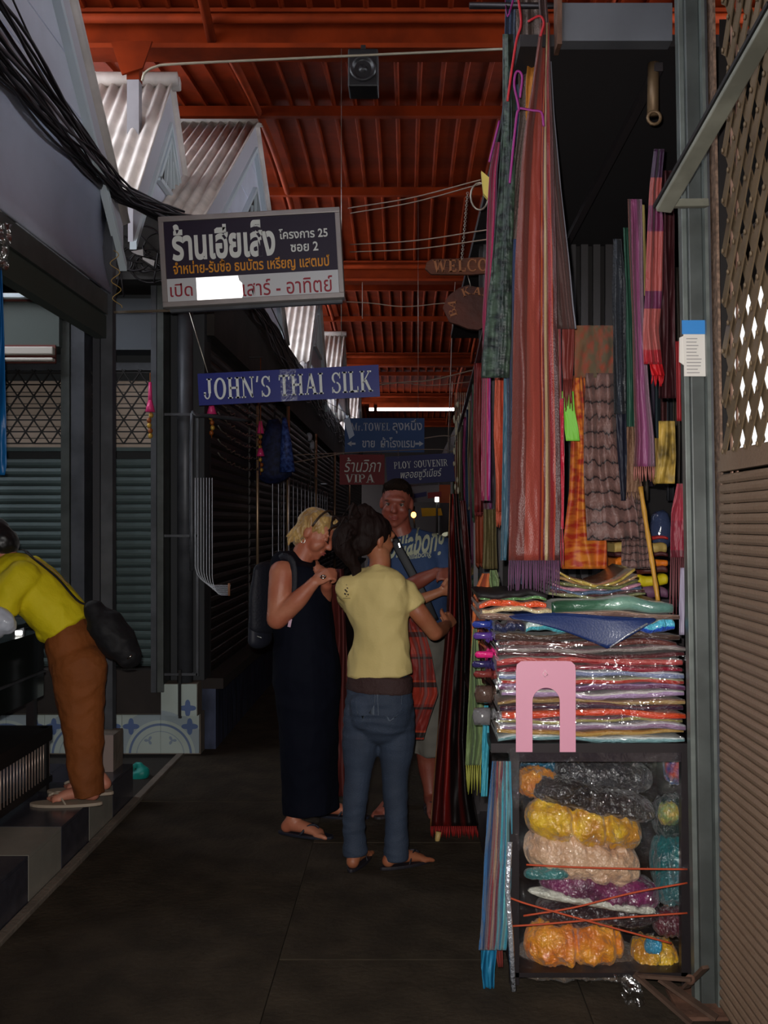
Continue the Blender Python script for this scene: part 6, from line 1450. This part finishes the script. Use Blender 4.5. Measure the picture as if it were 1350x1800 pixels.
sb_ = mat('navy_flipflop', C(24,26,40), .6)
sandal(bw, (bp_(517,0).x, YB_-.04), (.95,-.32), 1.0, sb_, sb_); sandal(bw, (bp_(572,0).x, YB_+.25), (.95,-.15), 1.0, sb_, sb_)
# backpack
bk = empty('backpack', bp_(460, 1060, .02), 'dark navy backpack worn by the blonde woman, its lower pocket bulging', 'bag')
bm = mat('backpack_navy', C(18,20,32), .7, bump=.3, bscale=80)
mb = MB(); limb(mb, [bp_(468,1000,.02), bp_(466,1050,.02), bp_(464,1100,.02)], [(.12,.035), (.14,.05), (.13,.05)], 18, side=s); blob('main_pouch', mb, bm, bk, .008, 4)
mb = MB(); limb(mb, [bp_(458,1085,0), bp_(457,1125,0)], [(.10,.04), (.10,.042)], 16, side=s); blob('lower_pocket', mb, mat('backpack_dark_grey', C(30,32,44), .6), bk, .008, 4)
mb = MB(); mb.tube(smooth_path([bp_(480,1000,-.10), bp_(496,978,-.15), bp_(515,990,-.17), bp_(516,1040,-.17), bp_(500,1080,-.15)], 5), .016, 8, ratio=.35); mb.build('shoulder_strap', bm, bk)
MB().bar(bp_(452,1118,-.10), bp_(460,1121,-.10), .006, .004).build('zip_pull', mat('silver', C(220,220,214), .2, metal=1), bk)
# ---------------------------------------------------------------- man in the printed blue tee
YM = 5.25
mn = empty('person', (P(725,1425,YM).x, YM, 0), 'short-haired man facing the camera in a blue printed T-shirt, strap across his chest', 'person')
def mp(px, py, dy=0): return P(px, py, YM+dy)
f, s, u = frame_((.02, -1, 0)); sk = skin('skin_ruddy', (140,78,62)); mb = MB()
limb(mb, [mp(728,1140), mp(726,1060), mp(724,985), mp(712,950)], [(.14,.09), (.135,.09), (.15,.09), (.07,.06)], 22, side=s)
limb(mb, [mp(710,950), mp(702,930,-.01), mp(698,905,-.01)], [.068, .062, .062], 14)
hc = mp(697, 884, -.03); hf, hs, hu = frame_((-.10, -1, -.20), (.06, 0, 1))
head(mb, hc, hf, hs, hu, 1.06)
limb(mb, [mp(668,966), mp(672,1010,-.05), mp(700,1042,-.12)], [.062, .05, .042], 14)
limb(mb, [mp(700,1042,-.12), mp(735,1022,-.2), mp(768,1006,-.24)], [.043, .04, .027], 14)
hand(mb, mp(768,1006,-.24), (.95, -.1, .15), (.1,-.3,-.95), 1.0, (.45,.5,.55,.6), -1, .15, .6)
limb(mb, [mp(778,966), mp(796,1010,-.02), mp(806,1050,-.08)], [.062, .05, .042], 14)
limb(mb, [mp(806,1050,-.08), mp(800,1040,-.2), mp(794,1030,-.30)], [.042, .036, .027], 14)
hand(mb, mp(794,1030,-.30), (-.2, -.6, .5), (-.8,0,0), 1.0, (.7,.8,.8,.9), 1)
for (kx, ax) in (((748,1290),(757,1392)), ((702,1290),(695,1398))):
    limb(mb, [mp(kx[0]-6,1160), mp(*kx), mp((kx[0]+ax[0])/2, 1340, .03), mp(*ax)], [.085, .062, .058, .038], 14)
foot(mb, mp(757,1397), (.15,-1), 1.05); foot(mb, mp(692,1400), (-.35,-.95), 1.05)
blob('body', mb, sk, mn, .0065, 3)
hair2 = mat('short_brown_hair', C(30,20,15), .85, spec=.1, bump=.9, bscale=160)
face_parts(hc, hf, hs, hu, 1.06, mn, mat('brow_dark', C(60,40,30), .8), (140,66,60), .6)
mb = MB(); M = Matrix((hs, hf, hu)).transposed()
mb.ball(hc+hu*.050-hf*.020, (.082, .096, .078), 20, 14, M); mb.ball(hc-hf*.050+hu*.0, (.078, .060, .075), 16, 10, M)
limb(mb, [hc+hu*.095+hf*.045-hs*.05, hc+hu*.102+hf*.062, hc+hu*.095+hf*.045+hs*.05], [.020, .022, .020], 10)
blob('hair', mb, hair2, mn, .006, 2, wr(60, .004))
blue = mat('faded_blue_cotton', C(40,62,100), .8, var=.1, vscale=5, bump=.15, bscale=120)
mb = MB()
limb(mb, [mp(730,1112), mp(728,1050), mp(724,1000), mp(722,966)], [(.188,.135), (.182,.13), (.20,.135), (.185,.105)], 28, side=s, cap=(.15,1))
limb(mb, [mp(668,968), mp(722,952), mp(778,966)], [.072, .074, .072], 16)
limb(mb, [mp(672,972), mp(668,1008,-.03)], [.078, .074], 14); limb(mb, [mp(776,972), mp(792,1012,-.03)], [.078, .074], 14)
ts = blob('t_shirt', mb, blue, mn, .007, 5, lambda c: wr(8, .010, (1,1,1), 9)(c))
nk = MB(); nk.tube([mp(707,942,-.02)+Vector((.090*math.cos(R(a)), -.082*abs(math.sin(R(a)))-.01, -.055*math.sin(R(a))+.01)) for a in range(0, 181, 12)], .007, 6); nk.build('neckline', mat('collar_blue', C(36,62,100), .8), ts)
print_m = mat('cracked_print', C(206,208,180), .7)
def wrap_text(body, x0, x1, y0, y1, tilt, m, **kw):
    a = mp(x0, y1, -.30); fr = (a, Vector((1,0,tilt)).normalized(), Vector((-tilt,0,1)).normalized(), Vector((0,-1,0)))
    o = put_text('printed_word', body, fr, 0, (x1-x0)/1750*YM, 0, (y1-y0)/1750*YM, m, ts, ext=.004, **kw)
    bm_ = bmesh.new(); bm_.from_mesh(o.data); bmesh.ops.triangulate(bm_, faces=bm_.faces)
    for _ in range(2): bmesh.ops.subdivide_edges(bm_, edges=[e for e in bm_.edges if e.calc_length() > .008], cuts=1, use_grid_fill=False); bmesh.ops.triangulate(bm_, faces=bm_.faces)
    bm_.to_mesh(o.data); bm_.free()
    w_ = o.modifiers.new('w', 'SHRINKWRAP'); w_.target = ts; w_.wrap_method = 'PROJECT'; w_.use_project_y = True; w_.use_positive_direction = True; w_.use_negative_direction = False; w_.offset = .003
    return o
wrap_text('billabong', 684, 790, 940, 1000, .16, print_m, shear=.75, offset=.016)
wrap_text('billabong', 716, 760, 976, 990, .16, print_m, shear=.3, offset=.01)
cs = MB(); path = [mp(676,928,-.10), mp(690,946,-.16), mp(708,978,-.185), mp(728,1015,-.19), mp(748,1055,-.185), mp(764,1092,-.16)]
cs.tube(smooth_path(path, 6), [(.024, .004)]*31, 8, side=(.8,0,.6)); cs.build('cross_strap', mat('strap_black', C(20,22,28), .6), mn)
MB().bar(mp(701,955,-.19), mp(703,962,-.19), .012, .006).build('strap_buckle', mat('silver', C(220,220,214), .2, metal=1), mn)
mb = MB(); limb(mb, [mp(730,1120), mp(730,1165)], [(.185,.14), (.18,.14)], 24, side=s)
limb(mb, [mp(752,1165), mp(756,1250), mp(760,1325)], [.105, .095, .092], 18, cap=(1,.12)); limb(mb, [mp(704,1165), mp(702,1250), mp(700,1325)], [.105, .095, .092], 18, cap=(1,.12))
blob('shorts', mb, mat('grey_cotton_shorts', C(110,106,98), .85, var=.15), mn, .008, 4, wr(9, .010))
sh_ = mat('dark_sandal', C(50,44,48), .6); sandal(mn, mp(757,1397), (.15,-1), 1.1, sh_, sh_); sandal(mn, mp(692,1400), (-.35,-.95), 1.1, sh_, sh_)
# checked red and orange cloth bundle and long red-black cloth held up between them
chk = ramp_mat('red_orange_check', [(0, c_(150,30,16)), (.42, c_(196,64,24)), (.46, c_(30,14,12)), (.56, c_(190,50,20)), (.9, c_(150,34,18)), (.95, c_(30,14,12))], axis='y', rough=.6, repeat=2.6, weave=((.1, .1, 1), c_(150,30,16)))
scarf('checked_cloth', 'orange and red checked cloth hanging down behind the woman in the yellow T-shirt', 'cloth', None, 4.82, [(700,738,1070),(706,746,1110),(710,758,1150),(712,770,1220),(712,756,1260),(710,744,1300)], chk, 2, .03, seed=71)
rb = ramp_mat('red_black_silk', [(0, c_(150,96,50)), (.03, c_(40,8,8)), (.16, c_(110,16,12)), (.26, c_(60,8,8)), (.36, c_(170,26,16)), (.44, c_(24,5,5)), (.62, c_(12,4,4)), (.70, c_(90,18,12)), (.76, c_(12,4,4))], rough=.5, bump=.3, bscale=(80, 500), sheen=.0, const=False)
scarf('display_cloth', 'long red and black silk cloth held up by the group, its fringe near the ground', 'cloth', None, 4.72, [(791,806,868),(789,812,940),(788,820,1020),(784,826,1100),(776,824,1200),(768,822,1300),(760,832,1400),(756,842,1452)], rb, 2.2, .035, seed=72, fringe=22, fm=mat('deep_red_fringe', C(150,20,16), .7), nu=50, nv=70)
scarf('dark_cloth', 'dark maroon strip hanging at the right of the red and black silk cloth', 'cloth', None, 4.80, [(806,818,880),(812,826,980),(820,832,1100),(822,832,1250)], mat('maroon_black', C(70,16,14), .5), 1.5, .02, seed=73)
scarf('maroon_cloth', 'dark maroon cloth seen between the blonde woman and the yellow T-shirt', 'cloth', None, 5.1, [(560,604,1000),(566,606,1060),(570,610,1150),(575,612,1260),(580,612,1400)], mat('maroon_shade', C(84,24,20), .7), 2, .03, seed=74)
pl_ = MB().tube([P(771,1462,4.70), P(769,1475,4.70), P(768,1482,4.70)], [.014, .013, .008], 8); tag(pl_.build('wooden_knob', mat('pale_wood', C(190,160,100), .5)), 'pale wooden knob at the foot of the red and black cloth', 'knob')
# ---------------------------------------------------------------- bending person in yellow
YY = 4.72
yp = empty('person', (P(150,1420,YY).x, YY, .19), 'person in a bright yellow T-shirt and brown trousers bending over the left stall', 'person')
def yq(px, py, dy=0): return P(px, py, YY+dy)
f, s, u = frame_((-1, .1, 0)); sk = skin('skin_tan2', (206,140,116)); mb = MB()
limb(mb, [yq(132,1140), yq(104,1090), yq(70,1045), yq(40,1016)], [(.10,.08), (.10,.085), (.12,.09), (.07,.06)], 20, side=(0,1,0))
limb(mb, [yq(32,1000), yq(10,978), yq(-2,965)], [.055, .05, .05], 12)
hc = yq(-14, 955); hf, hs, hu = frame_((-.8, .1, -.75), (-.6, 0, .6)); head(mb, hc, hf, hs, hu, .98, True)
limb(mb, [yq(24,1022,-.15), yq(2,1060,-.17), yq(-16,1100,-.16)], [.055, .05, .042], 14); limb(mb, [yq(-16,1100,-.16), yq(-60,1120,-.1), yq(-90,1130,-.06)], [.042, .036, .026], 12); hand(mb, yq(-90,1130,-.06), (-1,0,-.2), (0,0,-1), .95, (.2,.2,.3,.3), 1)
limb(mb, [yq(22,1022,.15), yq(2,1060,.17), yq(-30,1110,.16)], [.055, .05, .042], 14); limb(mb, [yq(-30,1110,.16), yq(-70,1125,.1), yq(-100,1130,.06)], [.042, .036, .026], 12); hand(mb, yq(-100,1130,.06), (-1,0,-.2), (0,0,-1), .95, (.2,.2,.3,.3), -1)
az = P(0,1400,YY).z
for dy in (-.09, .10): limb(mb, [yq(142,1190,dy), yq(148,1280,dy), yq(158,1392,dy)], [.07, .055, .038], 14)
foot(mb, Vector((yq(162,0).x, YY-.09, .27)), (-1, -.05), .95, .205); foot(mb, Vector((yq(162,0).x, YY+.10, .27)), (-1, .1), .95, .205)
blob('body', mb, sk, yp, .007, 3)
face_parts(hc, hf, hs, hu, .98, yp, mat('black_hair', C(16,14,16), .4, sheen=.2))
mb = MB(); M = Matrix((hs, hf, hu)).transposed(); mb.ball(hc+hu*.035-hf*.02, (.088, .100, .088), 18, 12, M); mb.ball(hc-hf*.05-hu*.03, (.08, .065, .08), 16, 10, M)
limb(mb, [hc-hf*.06, yq(8,950), yq(14,968)], [.06, .06, .035], 12)
blob('hair', mb, _mats['black_hair'], yp, .007, 2, wr(20, .005))
yel_m = mat('bright_yellow_cotton', C(226,206,10), .75, bump=.15, bscale=100)
mb = MB()
limb(mb, [yq(122,1106), yq(102,1080), yq(70,1045), yq(44,1018), yq(30,1008)], [(.160,.125), (.160,.128), (.166,.132), (.175,.125), (.15,.11)], 28, side=(0,1,0), cap=(.15,1))
limb(mb, [yq(40,1015,-.12), yq(16,1040,-.17), yq(8,1066,-.18)], [.085, .078, .072], 16); limb(mb, [yq(40,1015,.12), yq(12,1045,.17), yq(4,1070,.18)], [.075, .07, .068], 16)
limb(mb, [yq(88,1108), yq(84,1112)], [(.12,.06), (.11,.05)], 14, side=(0,1,0))
def yw(c):
    d = (c.x*.75+c.z*.9)
    return -.012*abs(mnoise.noise(Vector((d*11, c.y*3, (c.x-c.z)*3))))+wr(9, .007)(c)
ys = blob('t_shirt', mb, yel_m, yp, .007, 5, yw)
br_m = mat('brown_trousers', C(136,72,22), .8, var=.22, vscale=5, bump=.2, bscale=70)
mb = MB()
limb(mb, [yq(118,1098), yq(128,1130), yq(136,1165)], [(.15,.105), (.165,.125), (.17,.135)], 26, side=(0,1,0), cap=(.5,1))
for dy in (-.085, .085):
    limb(mb, [yq(138,1170,dy), yq(140,1225,dy), yq(147,1290,dy), yq(150,1350,dy), yq(156,1398,dy)], [(.11,.135), (.10,.118), (.092,.095), (.088,.084), (.086,.076)], 22, side=(0,1,0), cap=(1,.12))
blob('trousers', mb, br_m, yp, .0075, 4, lambda c: -.014*abs(mnoise.noise(Vector((c.x*5+c.z*6, c.y*4, c.z*5-c.x*5))))+wr(12, .006)(c))
sandm = mat('beige_sandal', C(166,150,132), .6)
sandal(yp, (yq(156,0).x, YY-.09), (-1,-.05), 1.15, sandm, sandm, .015, .19); sandal(yp, (yq(156,0).x, YY+.10), (-1,.1), 1.15, sandm, sandm, .015, .19)
# shoulder bag
sbg = empty('shoulder_bag', yq(198,1110,-.10), 'long black shoulder bag slung behind the bending person', 'bag')
mb = MB(); limb(mb, [yq(166,1072,-.14), yq(185,1098,-.14), yq(210,1130,-.14), yq(226,1152,-.14)], [(.065,.05), (.10,.085), (.10,.085), (.08,.062)], 20, side=(0,1,0))
blob('pouch', mb, mat('black_nylon', C(14,13,18), .75, bump=.2, bscale=60), sbg, .008, 3, wr(12, .008))
mb = MB(); mb.tube(smooth_path([yq(172,1062,-.13), yq(140,1058,-.16), yq(100,1015,-.19), yq(62,984,-.19), yq(44,968,-.10), yq(36,966,.02)], 6), [(.012,.004)]*31, 8, side=(0,1,0)); mb.build('strap', _mats['black_nylon'], sbg)
mb = MB(); mb.tube(smooth_path([yq(120,1028,-.19), yq(90,1000,-.205), yq(60,980,-.20)], 6), [(.004,.003)]*13, 6, side=(0,1,0)); mb.build('strap_binding', mat('tan_binding', C(150,120,70), .6), sbg)
MB().tube([yq(224,1158,-.22), yq(232,1152,-.22)], .004, 6).build('zip_pull', mat('silver', C(220,220,214), .2, metal=1), sbg)
# ================================================================ THINGS OF THE LEFT STALL
cse = empty('display_case', (-2.1, 4.5, .19), 'dark glass display case the bending person leans over', 'case')
MB().span(-2.9, -1.86, 3.3, 5.1, .62, .95).build('dark_body', mat('case_dark', C(26,32,30), .15, coat=.5), cse)
MB().prism([(-2.9,3.3,.96),(-1.86,3.3,.96),(-1.86,5.1,1.0),(-2.9,5.1,1.0)], (0,0,.02)).build('glass_top', mat('case_glass', C(40,50,50), .06, coat=1), cse)
MB().span(-1.862, -1.85, 3.3, 5.1, .74, .75).build('metal_strip', darksteel, cse)
for x in (-2.85, -1.9): MB().span(x-.02, x+.02, 3.35, 3.39, .19, .62).build('leg', fm, cse)
for x in (-2.85, -1.9): MB().span(x-.02, x+.02, 5.02, 5.06, .19, .62).build('leg', fm, cse)
bn = empty('slatted_bench', (-1.85, 4.2, .19), 'low dark bench with many thin vertical rods along its side', 'bench')
MB().span(-2.3, -1.755, 3.3, 4.93, .43, .50).build('top_rail', mat('bench_dark', C(22,18,18), .6), bn)
MB().span(-1.80, -1.755, 3.3, 4.93, .225, .255).build('bottom_rail', _mats['bench_dark'], bn)
rod_ = MB().tube([(0,0,.25), (0,0,.435)], .0032, 6).mesh('rod', mat('rod_bright', C(196,170,156), .35, metal=.6))
k = 0; y = 3.34
while y < 4.92:
    o = link('rod', rod_, bn); o.location = (-1.765+1.85, y-4.2, -.19); o.matrix_parent_inverse = Matrix(); o.location = (-1.765+1.85, y-4.2, -.19); y += .0365
for y in (3.35, 4.88): MB().span(-1.80, -1.76, y-.02, y+.02, .192, .5).build('leg', _mats['bench_dark'], bn)
bx = [(-2.42,4.45,.50,.20,.24,.20,'white','pale carton on the bench under the display case, nearest the left border'),(-2.10,4.75,.50,.16,.10,.09,'cream','small cream carton on the bench behind the brown trousers')]
for x, y, z, a, b, c, nm, lb in bx:
    o = empty('carton', (x, y, z), lb, 'box'); MB().span(x-a/2, x+a/2, y-b/2, y+b/2, z+.001, z+c).build('body', mat('carton_'+nm, C(150,150,140) if nm == 'white' else C(150,130,100), .7), o, bevel=.004)
    MB().span(x-a/2-.002, x+a/2+.002, y-.02, y+.02, z+c*.2, z+c+.002).build('tape', mat('carton_tape', C(110,100,84), .4), o)
wb = MB(); limb(wb, [P(-30,1095,4.45), P(0,1094,4.45), P(14,1096,4.45)], [(.07,.07), (.075,.065), (.05,.045)], 14)
tag(blob('white_bag', wb, mat('white_plastic_bag', C(200,206,220), .4, coat=.3), None, .008, 3, wr(14, .01)), 'white plastic bag at the left border under the yellow sleeve', 'bag')
lm = empty('glass_reflection', P(34, 1106, 5.0), 'two glowing patches in place of bright reflections behind the white bag', 'lamp')
for yy in (1097, 1115): MB().box(P(33, yy, 5.0), (.034, .02, .038)).build('glow_patch', mat('reflection_white', (1,.98,.92,1), .4, emit=2.5), lm, bevel=.005)  # glowing patches stand for bright reflections, no lamp there
MB().box(P(33, 1106, 5.04), (.06, .02, .12)).build('housing', darksteel, lm); MB().tube([P(33,1120,5.04), (P(33,0,5.04).x, 5.04, 1.02)], .01).build('stand', darksteel, lm)
# tiled pillar foot of the corner post
tp = empty('trim_40', (-1.63, 5.33, .19), kind='structure')
MB().span(-1.745, -1.545, 5.25, 5.42, .19, .385).build('core', concrete2, tp)
MB().span(-1.745, -1.655, 5.236, 5.25, .20, .38).build('tile', mat('pillar_tile_white', C(176,160,160), .3, var=.15, vscale=8), tp)
MB().span(-1.635, -1.545, 5.240, 5.25, .0, .385).build('tile', mat('pillar_tile_pink', C(150,132,126), .4), tp)
MB().span(-1.650, -1.640, 5.225, 5.25, .192, .385).build('edge_strip', mat('brass_edge', C(190,160,100), .4, metal=.5), tp)
# teal bag on the ground behind the pillar
tg_ = MB(); c0 = P(246, 1360, 5.95); limb(tg_, [c0+Vector((-.02,0,-.03)), c0+Vector((.01,0,.01)), c0+Vector((0,0,.05))], [.045, .05, .02], 12)
limb(tg_, [c0+Vector((-.05,0,.03)), c0+Vector((-.02,0,.06))], [.016, .012], 8); limb(tg_, [c0+Vector((-.04,0,-.05)), c0+Vector((-.045,0,-.30))], [.012, .010], 8)
limb(tg_, [c0+Vector((.03,0,-.05)), c0+Vector((.03,0,-.30))], [.012, .010], 8)
tag(blob('teal_stool', tg_, mat('teal_plastic', C(20,140,130), .5), None, .006, 2), 'small teal plastic stool half hidden behind the tiled pillar', 'stool')
